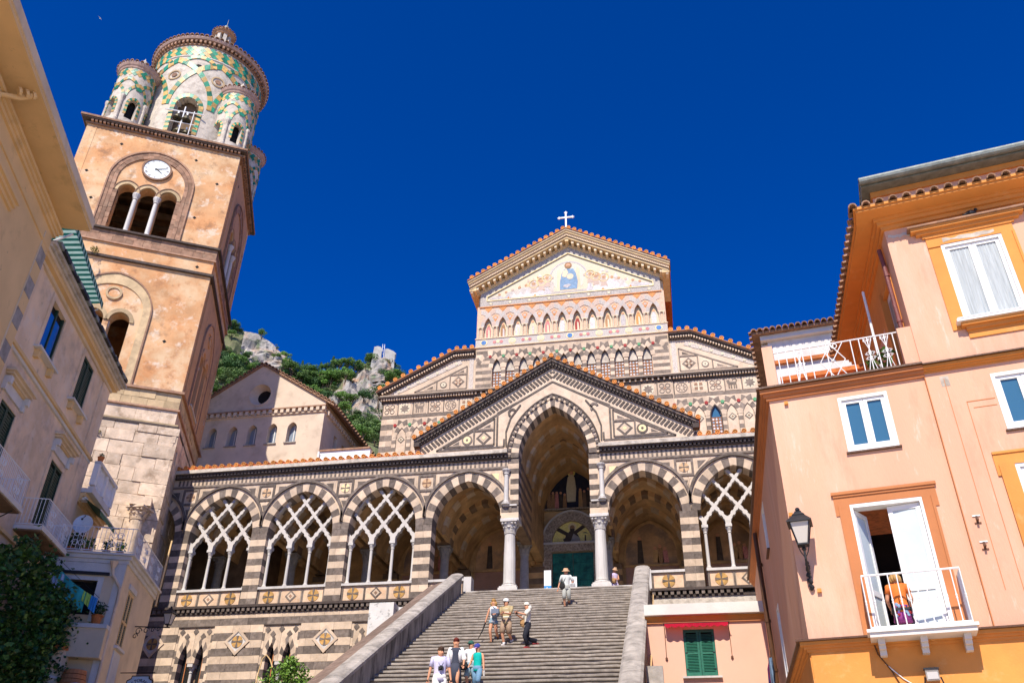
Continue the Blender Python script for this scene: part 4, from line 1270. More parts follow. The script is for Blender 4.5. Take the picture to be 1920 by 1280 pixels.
    for k in range(8):
        c = X(12.38 - k * 1.06)
        Fk = K if k < 6 else Frame((-5.53, 48.83, 0), 0)
        blk(Fk, 'inlay_square', ch, 'light', c - .43, c + .43, -.1, -.03, 27.87, 28.76)
        blk(Fk, 'inlay_divider', ch, 'browngrey', c - .52, c - .445, -.1, -.035, 27.87, 28.76)
        z = 28.32; m = MB(); kd = kinds[k % 6]; v = -.03
        if kd == 'quatrefoil':
            for du, dz in ((-.19, -.19), (.19, -.19), (-.19, .19), (.19, .19)):
                m.strip(Fk, circ(c + du, z + dz, .115, 14) + [(c + du + .115, z + dz)], circ(c + du, z + dz, .17, 14) + [(c + du + .17, z + dz)], v, v + .02, 'browngrey')
            m.prism(Fk, circ(c, z, .08, 8), v, v + .02, 'brownstone')
        elif kd == 'star':
            m.prism(Fk, circ(c, z, .38, 16), v, v + .012, 'palegold')
            m.prism(Fk, [(c + .34 * (1 if j % 2 == 0 else .6) * math.cos(j * math.pi / 8), z + .34 * (1 if j % 2 == 0 else .6) * math.sin(j * math.pi / 8)) for j in range(16)], v, v + .025, 'browngrey')
        elif kd == 'wheel':
            m.strip(Fk, circ(c, z, .32, 18) + [(c + .32, z)], circ(c, z, .38, 18) + [(c + .38, z)], v, v + .02, 'browngrey')
            for j in range(8):
                a = j * math.pi / 4
                m.prism(Fk, [(c + .08 * math.cos(a), z + .08 * math.sin(a)), (c + .2 * math.cos(a - .22), z + .2 * math.sin(a - .22)), (c + .29 * math.cos(a), z + .29 * math.sin(a)), (c + .2 * math.cos(a + .22), z + .2 * math.sin(a + .22))], v, v + .02, 'browngrey')
        elif kd == 'cross':
            m.prism(Fk, circ(c, z, .34, 16), v, v + .012, 'palegold')
            for j in range(4):
                du, dz = ((-1, -1), (1, -1), (1, 1), (-1, 1))[j]
                m.prism(Fk, [(c + du * .04, z + dz * .04), (c + du * .27, z + dz * .06), (c + du * .24, z + dz * .24), (c + du * .06, z + dz * .27)], v, v + .024, 'brownstone')
        else:                                      # a small striding beast with a curled tail
            m.prism(Fk, [(c - .26, z - .06), (c + .22, z - .06), (c + .24, z + .10), (c + .1, z + .12), (c - .16, z + .12), (c - .2, z + .3), (c - .36, z + .26), (c - .34, z + .1)], v, v + .02, 'browngrey')
            for du in (-.24, -.1, .08, .2): m.prism(Fk, [(c + du - .03, z - .34), (c + du + .05, z - .34), (c + du + .04, z - .05), (c + du - .03, z - .05)], v, v + .022, 'browngrey')
            m.strip(Fk, [(c + .14 + .1 * math.cos(R(a)), z + .22 + .1 * math.sin(R(a))) for a in range(-60, 181, 30)], [(c + .14 + .15 * math.cos(R(a)), z + .22 + .15 * math.sin(R(a))) for a in range(-60, 181, 30)], v, v + .021, 'browngrey')
        m.build(kd + '_inlay' if kd != 'beast' else 'beast_inlay', ch)
    # blind arcade with ceramic discs
    ds = [X(6.52 + .99 * k) for k in range(6)]
    if s < 0: ds = [-11.9 + 1.02 * k for k in range(6)]
    interlaced(K, ch, sorted(ds), 26.2, .78, .98, 1.08, 1.38, -.06, ('light', 'browngrey'), 9, clip=mm(6.3, 12.3))
    for i, c in enumerate(ds): pri(K, 'ceramic_disc', ch, ('red', 'green')[i % 2], circ(c, 27.10, .115, 12), -.06, .012)
    for i, c in enumerate(sorted(ds)[:-1]):
        c = c + .5
        win = (s > 0 and i == 2) or (s < 0 and i == 2)
        if win:
            wd = pri(K, 'window', ch, 'glassdark', lancet_pts(c, 24.9, 26.1, .31, .76), -.1, -.045)
            pri(K, 'window_glass', wd, 'glassblue', [(c - .26, 26.05), (c + .26, 26.05), (c + .15, 26.4), (c, 26.65), (c - .15, 26.4)], -.045, -.035)
            grille(K, wd, c, 24.95, 26.0, .30, -.045)
            MB().strip(K, lancet_pts(c, 24.9, 26.1, .30, .75), lancet_pts(c, 24.9, 26.1, .37, .86), -.06, .01, 'mould').build('window_frame', wd)
        else:
            MB().strip(K, lancet_pts(c, 24.0, 26.1, .33, .78), lancet_pts(c, 24.0, 26.1, .355, .81), -.06, .0, 'browngrey').build('blind_arch', ch)
            diamond(K, ch, c, 26.03, .26, -.06, ('browngrey', 'palegold', 'brownstone'))
    for c in sorted(ds): stripes(K, ch, c - .14, c + .14, 23.6, 26.3, .27, -.1, -.045)
    stripes(K, ch, *mm(12.05, 12.9), 22.0, 27.6, .40, -.2, -.04)
# little slope of tiles where the aisle meets the nave
# ---------------- the bell tower ----------------
class Cyl:
    """frame wrapped round a vertical cylinder: u is arc length from angle a0, v outwards"""
    def __init__(s, c, r, a0): s.c, s.r, s.a0 = Vector(c), r, R(a0)
    def __call__(s, u, v, z):
        a = s.a0 + u / s.r
        return Vector((s.c.x + (s.r + v) * math.cos(a), s.c.y + (s.r + v) * math.sin(a), z))
TC = Vector((-26.15, 37.8, 0))
AF_, AR_ = 28.65, 111.85
TF, TR = Frame(TC, AF_), Frame(TC, AR_)
tw = thing('bell_tower', (-29, 40, 0), 'tall orange bell tower with a clock and a round green and yellow tiled belfry', 'bell tower')
WF, WR = 9.5, 8.3
e1, e2 = TF.eu, TR.eu
def tpt(a, b_, z): return TC + e1 * a + e2 * b_ + Vector((0, 0, z))       # a along the front (negative = left), b back
def tband(z0, z1, g, mat, name='string_course', parent=None):
    """a level course round the tower, g proud of the faces"""
    q = [(-WF - g, -g), (g, -g), (g, WR + g), (-WF - g, WR + g)]
    m = MB()
    vs = [tpt(a, b_, z) for z in (z0, z1) for a, b_ in q]
    m.add(vs, [(3, 2, 1, 0), (4, 5, 6, 7), (0, 1, 5, 4), (1, 2, 6, 5), (2, 3, 7, 6), (3, 0, 4, 7)], mat)
    return m.build(name, parent or tw)
rt = random.Random(9)
# base of squared blocks
tband(0, 22.0, .22, 'rubble', 'base_core')
for F, L, n0 in ((TF, -1, 9.95), (TR, 1, 8.75)):
    z = 11.6
    while z < 21.9:
        h = rt.uniform(.5, .78)
        if z + h > 21.7: h = 22.0 - z
        u = -.42 if F is TF else -.3
        while u < n0 - .35:
            w_ = rt.uniform(.6, 1.75)
            if u + w_ > n0 - .5: w_ = n0 - .35 - u
            a, c = (L * u, L * (u + w_))
            blk(F, 'ashlar_block', tw, 'rubble', min(a, c) + .012, max(a, c) - .012, .1, .24 + rt.uniform(.03, .10), z + .012, z + h - .012)
            u += w_
        z += h
tband(22.0, 22.12, .34, 'mould'); tband(22.12, 22.24, .28, 'towerband')
def course(F, u0, u1, z0, z1, w0, w1, mat, v0=-.1, v1=.05, name='course_block'):
    u = u0
    while u < u1 - .05:
        w_ = rt.uniform(w0, w1)
        if u + w_ > u1 - w0 * .6: w_ = u1 - u
        blk(F, name, tw, mat, u + .006, u + w_ - .006, v0, v1 + rt.uniform(-.015, .02), z0 + .006, z1 - .006)
        u += w_
tband(22.24, 24.2, .02, 'towerband', 'band_core')
for z0, z1 in ((22.3, 23.1),):
    course(TF, -9.5, .05, z0, z1, .8, 1.7, 'rubble'); course(TR, 0.05, 8.3, z0, z1, .8, 1.7, 'rubble')
tband(23.1, 23.2, .16, 'brownstone')
for k in range(2):
    course(TF, -9.5, .05, 23.2 + k * .48, 23.68 + k * .48, .5, .9, 'towerband'); course(TR, .05, 8.3, 23.2 + k * .48, 23.68 + k * .48, .5, .9, 'towerband')
tband(24.16, 24.3, .20, 'brownstone')
def wall(F, u0, u1, z0, z1, ops, name, mat='tower', th=.8, v=0.0):
    """slab with openings [(cx, half width, sill, spring, rise)]"""
    m = MB()
    e = [u0]
    for cx, a, *_ in sorted(ops): e += [cx - a, cx + a]
    e.append(u1)
    for i in range(0, len(e), 2): m.box(F, e[i], e[i + 1], v - th, v, z0, z1, mat)
    for cx, a, sill, spr, h in ops:
        if sill > z0: m.box(F, cx - a, cx + a, v - th, v, z0, sill, mat)
        above(F, m, parch(cx, spr, a, h, 8), z1, v - th, v, mat)
    return m.build(name, tw)
LW = [(-5.62, .55, 25.0, 28.25, .58), (-4.22, .55, 25.0, 28.25, .58)]
wall(TF, -9.5, 0, 24.3, 32.3, LW, 'lower_wall')
wall(TR, 0.75, 8.3, 24.3, 32.3, [(3.2, .5, 25.0, 28.0, .55), (4.55, .5, 25.0, 28.0, .55)], 'lower_wall', 'towerside')
TOPW = [(-6.02, .53, 34.45, 37.55, .58), (-4.80, .53, 34.45, 37.55, .58), (-3.58, .53, 34.45, 37.55, .58)]
wall(TF, -9.5, 0, 34.4, 42.3, TOPW, 'upper_wall')
wall(TR, 0.75, 8.3, 34.4, 42.3, [(2.9, .52, 34.45, 37.5, .58), (4.12, .52, 34.45, 37.5, .58), (5.34, .52, 34.45, 37.5, .58)], 'upper_wall', 'towerside')
Bk, Lf = Frame(tpt(0, 8.3, 0), AF_), Frame(tpt(-9.5, 0, 0), AR_)
m = MB()
for z0, z1 in ((24.3, 32.3), (34.4, 42.3)):
    m.box(Bk, -9.5, 0, 0, .6, z0, z1, 'tower'); m.box(Lf, .05, 8.3, 0, .6, z0, z1, 'tower')
m.build('rear_wall', tw)
for z in (24.2, 32.2, 42.2):
    q = [(-9.4, .1), (-.1, .1), (-.1, 8.2), (-9.4, 8.2)]
    MB().add([tpt(a, b_, zz) for zz in (z, z + .08) for a, b_ in q], [(3, 2, 1, 0), (4, 5, 6, 7), (0, 1, 5, 4), (1, 2, 6, 5), (2, 3, 7, 6), (3, 0, 4, 7)], 'innerdark').build('floor_slab', tw)
for k in range(5): blk(TF, 'ceiling_beam', tw, 'innerdark', -9.0, -.5, -1.6 - k * 1.4, -1.3 - k * 1.4, 39.2, 39.5)
tband(32.3, 32.46, .17, 'mould'); tband(32.46, 33.42, .0, 'tower', 'plain_band')
tband(33.42, 33.52, .12, 'brownstone'); tband(33.52, 34.3, .03, 'brownstone', 'band_core')
for k in range(2):
    course(TF, -9.5, .06, 33.53 + k * .38, 33.91 + k * .38, .35, .8, 'brownstone', -.1, .07); course(TR, .06, 8.3, 33.53 + k * .38, 33.91 + k * .38, .35, .8, 'brownstone', -.1, .07)
tband(34.29, 34.42, .24, 'mould')
# blind arch, ring and hoods of the lower stage
for F, cx, sx in ((TF, -4.92, (-5.62, -4.22)), (TR, 3.9, (3.2, 4.55))):
    k = 1.0 if F is TF else .86
    a = 2.2 * k
    mat = 'towerband' if F is TF else 'towerside'
    MB().strip(F, [(cx - a + .42 * k, 24.35)] + parch(cx, 28.9, a - .42 * k, a * .98 - .42 * k + .02, 10) + [(cx + a - .42 * k, 24.35)], [(cx - a, 24.35)] + parch(cx, 28.9, a, a * 1.12, 10) + [(cx + a, 24.35)], -.2, .06, mat).build('blind_arch', tw)
    MB().strip(F, [(cx - a, 24.35)] + parch(cx, 28.9, a, a * 1.12, 10) + [(cx + a, 24.35)], [(cx - a - .09, 24.35)] + parch(cx, 28.9, a + .09, a * 1.12 + .1, 10) + [(cx + a + .09, 24.35)], -.2, .11, 'brownstone').build('arch_moulding', tw)
    m = MB(); m.strip(F, circ(cx, 30.0, .32 * k, 20) + [(cx + .32 * k, 30.0)], circ(cx, 30.0, .45 * k, 20) + [(cx + .45 * k, 30.0)], -.1, .10, mat); m.prism(F, circ(cx, 30.0, .315 * k, 20), -.1, .04, 'tower'); m.build('ring_ornament', tw)
    for c in sx:
        w2 = .55 if F is TF else .5
        MB().strip(F, parch(c, 28.2, w2, .6, 8), parch(c, 28.2, w2 + .22, .86, 8), -.1, .085, mat).build('window_hood', tw)
    xm = (sx[0] + sx[1]) / 2
    p = F(xm, -.25, 25.0)
    MB().lathe(p, [(.16, 0), (.16, .1), (.12, .2), (.11, 2.6), (.2, 2.9), (.2, 3.2)], 'marble', 10).build('colonnette', tw)
    blk(F, 'sill', tw, 'marble', sx[0] - .6, sx[1] + .6, -.5, .1, 24.9, 25.0)
# triple window, brick arch and clock of the upper stage
for F, cx, sx in ((TF, -4.80, (-6.02, -4.80, -3.58)), (TR, 4.12, (2.9, 4.12, 5.34))):
    a = 2.46 if F is TF else 2.3
    n = 34
    I = [(cx - a + .46, 34.45 + .5 * j) for j in range(8)] + parch(cx, 38.45, a - .46, a - .40, 11) + [(cx + a - .46, 37.95 - .5 * j) for j in range(8)]
    O = [(cx - a, 34.45 + .5 * j) for j in range(8)] + parch(cx, 38.45, a, a + .1, 11) + [(cx + a, 37.95 - .5 * j) for j in range(8)]
    for i in range(len(I) - 1):
        (x0, y0), (x1, y1), (x2, y2), (x3, y3) = I[i], I[i + 1], O[i + 1], O[i]
        for f0, f1 in ((0, .48), (.52, 1)):
            g_ = lambda p, q, f: (p[0] + (q[0] - p[0]) * f, p[1] + (q[1] - p[1]) * f)
            pri(F, 'arch_brick', tw, 'brownstone', [g_(I[i], O[i], f0), g_(I[i + 1], O[i + 1], f0), g_(I[i + 1], O[i + 1], f1), g_(I[i], O[i], f1)], -.1, .07 + rt.uniform(-.01, .015))
    MB().strip(F, O, [(x + (x - cx) / a * .09, y + (.1 if y > 38.6 else 0)) for x, y in O], -.1, .13, 'brownstone').build('arch_moulding', tw)
    for c in sx:
        MB().strip(F, parch(c, 37.5, .53, .6, 8), parch(c, 37.5, .72, .80, 8), -.1, .06 + .004 * (c == sx[1]), 'towerband').build('window_hood', tw)
        MB().strip(F, parch(c, 37.5, .725, .805, 8), parch(c, 37.5, .78, .86, 8), -.1, .10 + .004 * (c == sx[1]), 'brownstone').build('window_hood', tw)
    for s in (-1, 1):
        for j in range(8):
            u = cx + s * 1.88
            blk(F, 'arch_brick', tw, 'brownstone', u - .13, u + .13, -.3, .045 + rt.uniform(-.01, .01), 34.46 + j * .4, 34.84 + j * .4)
        x = (sx[0] + sx[1]) / 2 if s < 0 else (sx[1] + sx[2]) / 2
        m = MB(); p = F(x, -.02, 34.42)
        m.lathe(p, [(.2, 0), (.2, .08), (.14, .16), (.135, 2.4), (.12, 2.55), (.17, 2.6), (.15, 2.66), (.24, 2.92), (.24, 3.0)], 'marble', 12); m.build('column', tw)
        blk(F, 'impost', tw, 'towerband', x - .15, x + .15, -.7, .08, 37.42, 37.58)
    MB().box(F, cx - 1.9, cx + 1.9, -.1, .20, 34.34, 34.44, 'marble').build('sill', tw)
cz_, cu_ = 39.66, -4.71
ck = pri(TF, 'clock_face', tw, 'clock', circ(cu_, cz_, .80, 32), .0, .10)
MB().strip(TF, circ(cu_, cz_, .79, 32) + [(cu_ + .79, cz_)], circ(cu_, cz_, .90, 32) + [(cu_ + .90, cz_)], -.05, .15, 'brownstone').build('clock_rim', ck)
m = MB()
for h in range(12):                           # roman hour strokes
    a = math.pi / 2 - h * math.pi / 6
    k = (1, 1, 2, 3, 2, 1, 2, 3, 4, 2, 2, 3)[h]
    for j in range(k):
        off = (j - (k - 1) / 2) * .05
        ca, sa = math.cos(a), math.sin(a)
        m.prism(TF, [(cu_ + ca * r_ - sa * (off + d), cz_ + sa * r_ + ca * (off + d)) for r_, d in ((.58, -.012), (.72, -.012), (.72, .012), (.58, .012))], .10, .108, 'grey')
m.build('clock_numerals', ck)
m = MB()
for ang, L, w_ in ((22, .66, .03), (-36, .42, .04)):
    a = R(ang); ca, sa = math.cos(a), math.sin(a)
    m.prism(TF, [(cu_ - ca * .12 - sa * w_, cz_ - sa * .12 + ca * w_), (cu_ - ca * .12 + sa * w_, cz_ - sa * .12 - ca * w_), (cu_ + ca * L + sa * w_ * .4, cz_ + sa * L - ca * w_ * .4), (cu_ + ca * L - sa * w_ * .4, cz_ + sa * L + ca * w_ * .4)], .115 + .012 * (L > .5), .125 + .012 * (L > .5), 'iron')
m.build('clock_hands', ck)
for F, u, z in ((TF, -7.2, 41.2), (TF, -2.62, 41.2), (TF, -7.84, 36.5), (TF, -1.79, 36.55), (TF, -1.0, 39.6), (TF, -8.6, 38.5), (TF, -1.6, 27.4), (TR, 1.5, 41), (TR, 6.8, 36.5), (TF, -.9, 32.9)):
    pri(F, 'painted_putlog_hole', tw, 'black', [(u - .11, z), (u, z - .12), (u + .12, z), (u, z + .11)], -.1, .012)  # flat black patch painted for the shade inside a small hole
# top cornice of the square shaft
tband(42.3, 42.42, .12, 'brownstone')
for F, L in ((TF, -1), (TR, 1)):
    n0 = 9.5 if F is TF else 8.3
    for k in range(int(n0 / .24)):
        u = L * (k + .5) * .24
        blk(F, 'corbel', tw, 'brownstone', u - .07, u + .07, .0, .28, 42.42, 42.56)
tband(42.56, 42.66, .36, 'mould'); tband(42.66, 42.80, .42, 'tilegrey', 'tile_edge')
# ---- belfry drum ----
DC = Vector((-31.5, 39.6, 0))
DR, A0_ = 3.85, -67.0
D = Cyl((DC.x, DC.y, 0), DR, A0_)
arc = lambda deg, r=DR: R(deg) * r
MB().lathe((DC.x, DC.y, 42.8), [(DR - .7, 0), (DR - .7, 9.5)], 'innerdark', 32).build('drum_core', tw)  # dark colour on the core stands in for shade behind the openings
m = MB()
OPD = [-180, -90, 0, 90]
step = 3.0
a = -180.0
def plaster_col(m, F, r, d0, d1, z0, z1, th=.55): m.prism(F, [(R(d0) * r, z0), (R(d1) * r, z0), (R(d1) * r, z1), (R(d0) * r, z1)], -th, 0, 'plasterw')
ow = 11.5
while a < 180 - 1e-6:
    d0, d1 = a, a + step
    mid = (d0 + d1) / 2
    dd = min(abs((mid - o + 180) % 360 - 180) for o in OPD)
    if dd > ow: plaster_col(m, D, DR, d0, d1, 42.8, 52.3)
    else:
        zt = 46.05 + .85 * math.sqrt(max(0, 1 - (dd / ow) ** 2))
        plaster_col(m, D, DR, d0, d1, 42.8, 43.5); plaster_col(m, D, DR, d0, d1, zt, 52.3)
    a += step
m.build('drum_wall', tw)
def cyl_vous(F, r, c, zs, a0, h0, a1, h1, n, v, leg=0.0, name='majolica_stone', first=0, vis=None):
    """striped green and yellow arch wrapped on a cylinder; c, a0, a1 in metres of arc"""
    sub = 2
    I, O = parch(c, zs, a0, h0, n * sub // 2), parch(c, zs, a1, h1, n * sub // 2)
    for k in range(n):
        pts = I[k * sub:(k + 1) * sub + 1] + O[k * sub:(k + 1) * sub + 1][::-1]
        um = sum(p[0] for p in pts) / len(pts)
        if vis and not vis(um): continue
        pri(F, name, tw, ('mgreen', 'mgold')[(k + first) % 2], pts, -.02, v + .003 * (k % 2))
    for j in range(int(leg / .22)):
        for s in (-1, 1):
            pri(F, name, tw, ('mgreen', 'mgold')[(j + 1) % 2], [(c + s * a0, zs - .22 * j), (c + s * a1, zs - .22 * j), (c + s * a1, zs - .22 * (j + 1)), (c + s * a0, zs - .22 * (j + 1))], -.02, v)
def seen(deg0, lim=105): return lambda um, r=DR: abs((math.degrees(um / r) - deg0 + 180) % 360 - 180) < lim
CAMD = 21.0          # direction of the viewer measured from A0_
vis = seen(CAMD)
for k in range(8):
    cdeg = -180 + 22.5 + 45 * k
    cyl_vous(D, DR, arc(cdeg), 46.2, arc(45) - .26, 4.2, arc(45) + .06, 4.72, 26, .05 + .008 * (k % 2), 0, 'majolica_stone', 0, vis)
for o in OPD:
    if abs((o - CAMD + 180) % 360 - 180) < 115:
        cyl_vous(D, DR, arc(o), 46.05, arc(ow), .86, arc(ow) + .3, 1.2, 12, .045, 2.5, 'window_majolica')
for k in range(8):
    cdeg = -180 + 45 * k
    if abs((cdeg - CAMD + 180) % 360 - 180) > 110: continue
    cyl_vous(D, DR, arc(cdeg), 50.2, .95, .62, 1.2, .92, 10, .07, 0, 'majolica_stone')
    pri(D, 'painted_round_opening', tw, 'black', circ(arc(cdeg), 50.02, .24, 14), -.1, .015)  # black disc on the wall, painted for the dark of a hole
    r2 = arc(cdeg + 22.5)
    m = MB(); m.strip(D, circ(r2, 49.1, .36, 18) + [(r2 + .36, 49.1)], circ(r2, 49.1, .47, 18) + [(r2 + .47, 49.1)], -.02, .06, 'towerband')
    m.prism(D, circ(r2, 49.1, .18, 8), .0, .05, 'brownstone')
    for j in range(6): m.prism(D, circ(r2 + .14 * math.cos(j * math.pi / 3), 49.1 + .14 * math.sin(j * math.pi / 3), .075, 7), .0, .055 + .001 * j, 'brownstone')
    m.build('rosette', tw)
n = 58
for j in range(4):
    for k in range(n):
        dg = 360 * (k + .5 * (j % 2)) / n - 180
        if abs((dg - CAMD + 180) % 360 - 180) > 100: continue
        c, z = arc(dg), 51.27 + j * .215
        hw = math.pi * DR / n
        pri(D, 'lozenge_tile', tw, 'mgreen' if (k + j) % 2 else 'mgold', [(c - hw * .96, z), (c, z - .21), (c + hw * .96, z), (c, z + .21)], -.02, .03)
MB().lathe((DC.x, DC.y, 0), [(DR, 51.02), (DR + .06, 51.02), (DR + .06, 51.1), (DR, 51.1)], 'marble', 48).build('moulding', tw)
m = MB()
m.lathe((DC.x, DC.y, 0), [(DR - .2, 52.2), (DR + .08, 52.2), (DR + .10, 52.32), (DR + .04, 52.34)], 'brownstone', 48)
m.lathe((DC.x, DC.y, 0), [(DR, 52.62), (DR + .3, 52.62), (DR + .36, 52.74), (DR + .38, 52.86), (0.6, 54.2)], 'rosemould', 48)
m.build('drum_cornice', tw)
for k in range(80):
    dg = 360 * k / 80 - 180
    if abs((dg - CAMD + 180) % 360 - 180) > 110: continue
    c = Frame(Vector((DC.x + (DR + .0) * math.cos(R(A0_ + dg)), DC.y + DR * math.sin(R(A0_ + dg)), 0)), A0_ + dg + 90)
    blk(c, 'cornice_brick', tw, 'brownstone', -.075, .075, .0, .24, 52.34, 52.6)
def tile_rim(cx, cy, r, z, n, rr, full=1.0):
    for k in range(n):
        a = 2 * math.pi * k / n
        F0 = Matrix.Translation((cx + r * math.cos(a), cy + r * math.sin(a), z)) @ Matrix.Rotation(a + math.pi / 2, 4, 'Z') @ Matrix.Rotation(R(10), 4, 'X')
        link('rim_tile', rim_mesh(rr), tw, F0)
_rim = {}
def rim_mesh(rr):
    if rr not in _rim:
        m = MB(); F0 = Frame((0, 0, 0), 0)
        pts = [(rr * math.cos(R(t)), rr * math.sin(R(t))) for t in range(0, 181, 36)]
        m.strip(F0, [(x * .7, z * .7) for x, z in pts], pts, -.5, .08, 'tilegrey')
        me = bpy.data.meshes.new('rim_tile'); me.from_pydata(m.v, [], m.f); me.materials.append(MT['tilegrey']); _rim[rr] = me
    return _rim[rr]
tile_rim(DC.x, DC.y, DR + .36, 52.86, 76, .15)
# lantern on the drum
LX, LY = DC.x, DC.y
m = MB()
m.lathe((LX, LY, 0), [(.95, 54.0), (.95, 54.5), (.80, 54.6), (.80, 56.2)], 'plasterw', 16).build('lantern_base', tw)
for k in range(8):
    a = R(A0_ + 22 + 45 * k)
    Fl = Frame((LX + .52 * math.cos(a), LY + .52 * math.sin(a), 0), math.degrees(a) + 90)
    blk(Fl, 'lantern_pier', tw, 'plasterw', -.13, .13, -.12, .12, 56.2, 57.75)
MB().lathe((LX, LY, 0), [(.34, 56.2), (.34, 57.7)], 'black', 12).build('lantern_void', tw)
m = MB()
m.lathe((LX, LY, 0), [(.5, 57.7), (.72, 57.76), (.76, 57.9), (.88, 57.98), (.9, 58.08), (.5, 58.6), (.2, 58.75), (.12, 58.8)], 'tilegrey', 20)
m.build('lantern_roof', tw)
tile_rim(LX, LY, .86, 58.06, 22, .10)
m = MB(); m.ball((LX, LY, 59.0), .24, 'copper', 12, 8); m.lathe((LX, LY, 59.2), [(.05, 0), (.03, .4), (.012, .9)], 'copper', 6); m.build('lantern_ball', tw)
# four corner turrets
def turret(a, b_, label=None):
    c = tpt(a, b_, 0)
    r = 1.22
    t0 = -107.0
    F = Cyl((c.x, c.y, 0), r, t0)
    arc_ = lambda d: R(d) * r
    ops = [-144, -72, 0, 72, 144]
    m = MB()
    ow_ = 15
    step_ = 5
    for q in range(72):
        d0 = -180 + 5 * q
        mid = d0 + 2.5
        dd = min(abs((mid - o + 180) % 360 - 180) for o in ops)
        pts = lambda z0, z1: m.prism(F, [(arc_(d0), z0), (arc_(d0 + 5), z0), (arc_(d0 + 5), z1), (arc_(d0), z1)], -.3, 0, 'plasterw')
        if dd > ow_: pts(42.8, 48.3)
        else:
            pts(42.8, 43.6); pts(44.9 + .42 * math.sqrt(max(0, 1 - (dd / ow_) ** 2)), 48.3)
    tb = m.build('turret', tw)
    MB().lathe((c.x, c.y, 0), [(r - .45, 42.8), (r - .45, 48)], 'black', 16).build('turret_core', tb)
    cd_ = math.degrees(math.atan2(-c.y, -c.x)) - t0
    vs_ = lambda d: abs((d - cd_ + 180) % 360 - 180) < 105
    m = MB()
    def ring_(cc, zs, a0, h0, a1, h1, n, v, leg=0):
        I, O = parch(cc, zs, a0, h0, n), parch(cc, zs, a1, h1, n)
        for k in range(n):
            m.prism(F, I[2 * k:2 * k + 3] + O[2 * k:2 * k + 3][::-1], -.02, v, ('mgreen', 'mgold')[k % 2])
        for j in range(int(leg / .2)):
            for s in (-1, 1): m.prism(F, [(cc + s * a0, zs - .2 * j), (cc + s * a1, zs - .2 * j), (cc + s * a1, zs - .2 * (j + 1)), (cc + s * a0, zs - .2 * (j + 1))], -.02, v, ('mgold', 'mgreen')[j % 2])
    for o in ops:
        if vs_(o):
            ring_(arc_(o), 44.9, arc_(ow_), .42, arc_(ow_) + .17, .62, 9, .03, 1.2)
            ring_(arc_(o), 45.5, .58, 1.1, .76, 1.36, 11, .045)
        if vs_(o + 36): ring_(arc_(o + 36), 46.2, .60, .85, .78, 1.10, 9, .055)
    m.build('majolica_arches', tb, kind='stuff')
    m = MB()
    nn = 24
    for j in range(3):
        for k in range(nn):
            dg = 360 * (k + .5 * (j % 2)) / nn - 180
            if vs_(dg):
                u, z = arc_(dg), 47.62 + j * .18
                hw = math.pi * r / nn
                m.prism(F, [(u - hw * .96, z), (u, z - .17), (u + hw * .96, z), (u, z + .17)], -.02, .025, 'mgreen' if (k + j) % 2 else 'mgold')
    m.build('lozenge_tiles', tb, kind='stuff')
    for k in range(5):
        d = ops[k] + 36
        if vs_(d): MB().lathe(F(arc_(d), .05, 42.8), [(.15, 0), (.15, .5), (.10, .6), (.09, 2.3), (.15, 2.5), (.15, 2.7)], 'plasterw', 8).build('colonnette', tb)
    m = MB()
    m.lathe((c.x, c.y, 0), [(r - .1, 48.2), (r + .06, 48.2), (r + .10, 48.34), (r + .16, 48.4), (r + .22, 48.55), (r + .24, 48.64), (r * .6, 49.2), (.2, 49.45), (.1, 49.5)], 'rosemould', 24)
    m.build('turret_roof', tb)
    tile_rim(c.x, c.y, r + .20, 48.64, 28, .12)
    m = MB(); m.lathe((c.x, c.y, 49.4), [(.2, 0), (.2, .2), (.1, .3), (.22, .5), (.2, .7), (.05, .95), (.02, 1.1)], 'plasterw', 10); m.build('finial', tb)
for a, b_ in ((-8.05, 1.3), (-1.3, 1.3), (-1.15, 7.0), (-8.1, 7.0)): turret(a, b_)
# bells and their white bar frame in the near opening
Fb = Frame((DC.x + (DR - .15) * math.cos(R(A0_)), DC.y + (DR - .15) * math.sin(R(A0_)), 0), A0_ + 90)
for i, (u, v, z, r_) in enumerate(((-.36, .18, 45.2, .30), (.22, .18, 45.15, .33), (-.18, -.1, 44.2, .30), (.36, -.1, 44.1, .26))):
    t = thing('church_bell', tuple(Fb(u, v, z - .5)), ('bronze bell hanging at upper left in the tower opening', 'bronze bell hanging at upper right in the tower opening', 'bronze bell hanging at lower left in the tower opening', 'bronze bell hanging at lower right in the tower opening')[i], 'bell', 'bells in the belfry')
    p = Fb(u, v, z - r_ * 1.5)
    MB().lathe(p, [(r_, 0), (r_ * .98, .05), (r_ * .74, r_ * .45), (r_ * .58, r_ * 1.0), (r_ * .42, r_ * 1.35), (r_ * .1, r_ * 1.5)], 'bell', 14).build('bell_body', t, smooth=False)
    MB().tube([p, p + Vector((0, 0, -.1))], .05, 'iron', 6).build('clapper', t)
    MB().box(Fb, u - .05, u + .05, v - .05, v + .05, z - .03, z + .22, 'white').build('yoke', t)
t = thing('bell_rack', tuple(Fb(0, .2, 43.5)), 'white metal bar rack carrying the bells in the tower opening', 'rack')
MB().tube([Fb(-1.25, .2, 45.42), Fb(1.25, .2, 45.42)], .05, 'white', 6).build('cross_bar', t)
MB().tube([Fb(-.02, .2, 43.3), Fb(-.02, .2, 45.9)], .045, 'white', 6).build('upright', t)
MB().tube([Fb(.62, .2, 43.4), Fb(.62, .2, 45.6)], .03, 'white', 6).build('upright', t)
MB().tube([Fb(-.9, .2, 44.45), Fb(.9, .2, 44.35)], .03, 'white', 6).build('cross_bar', t)
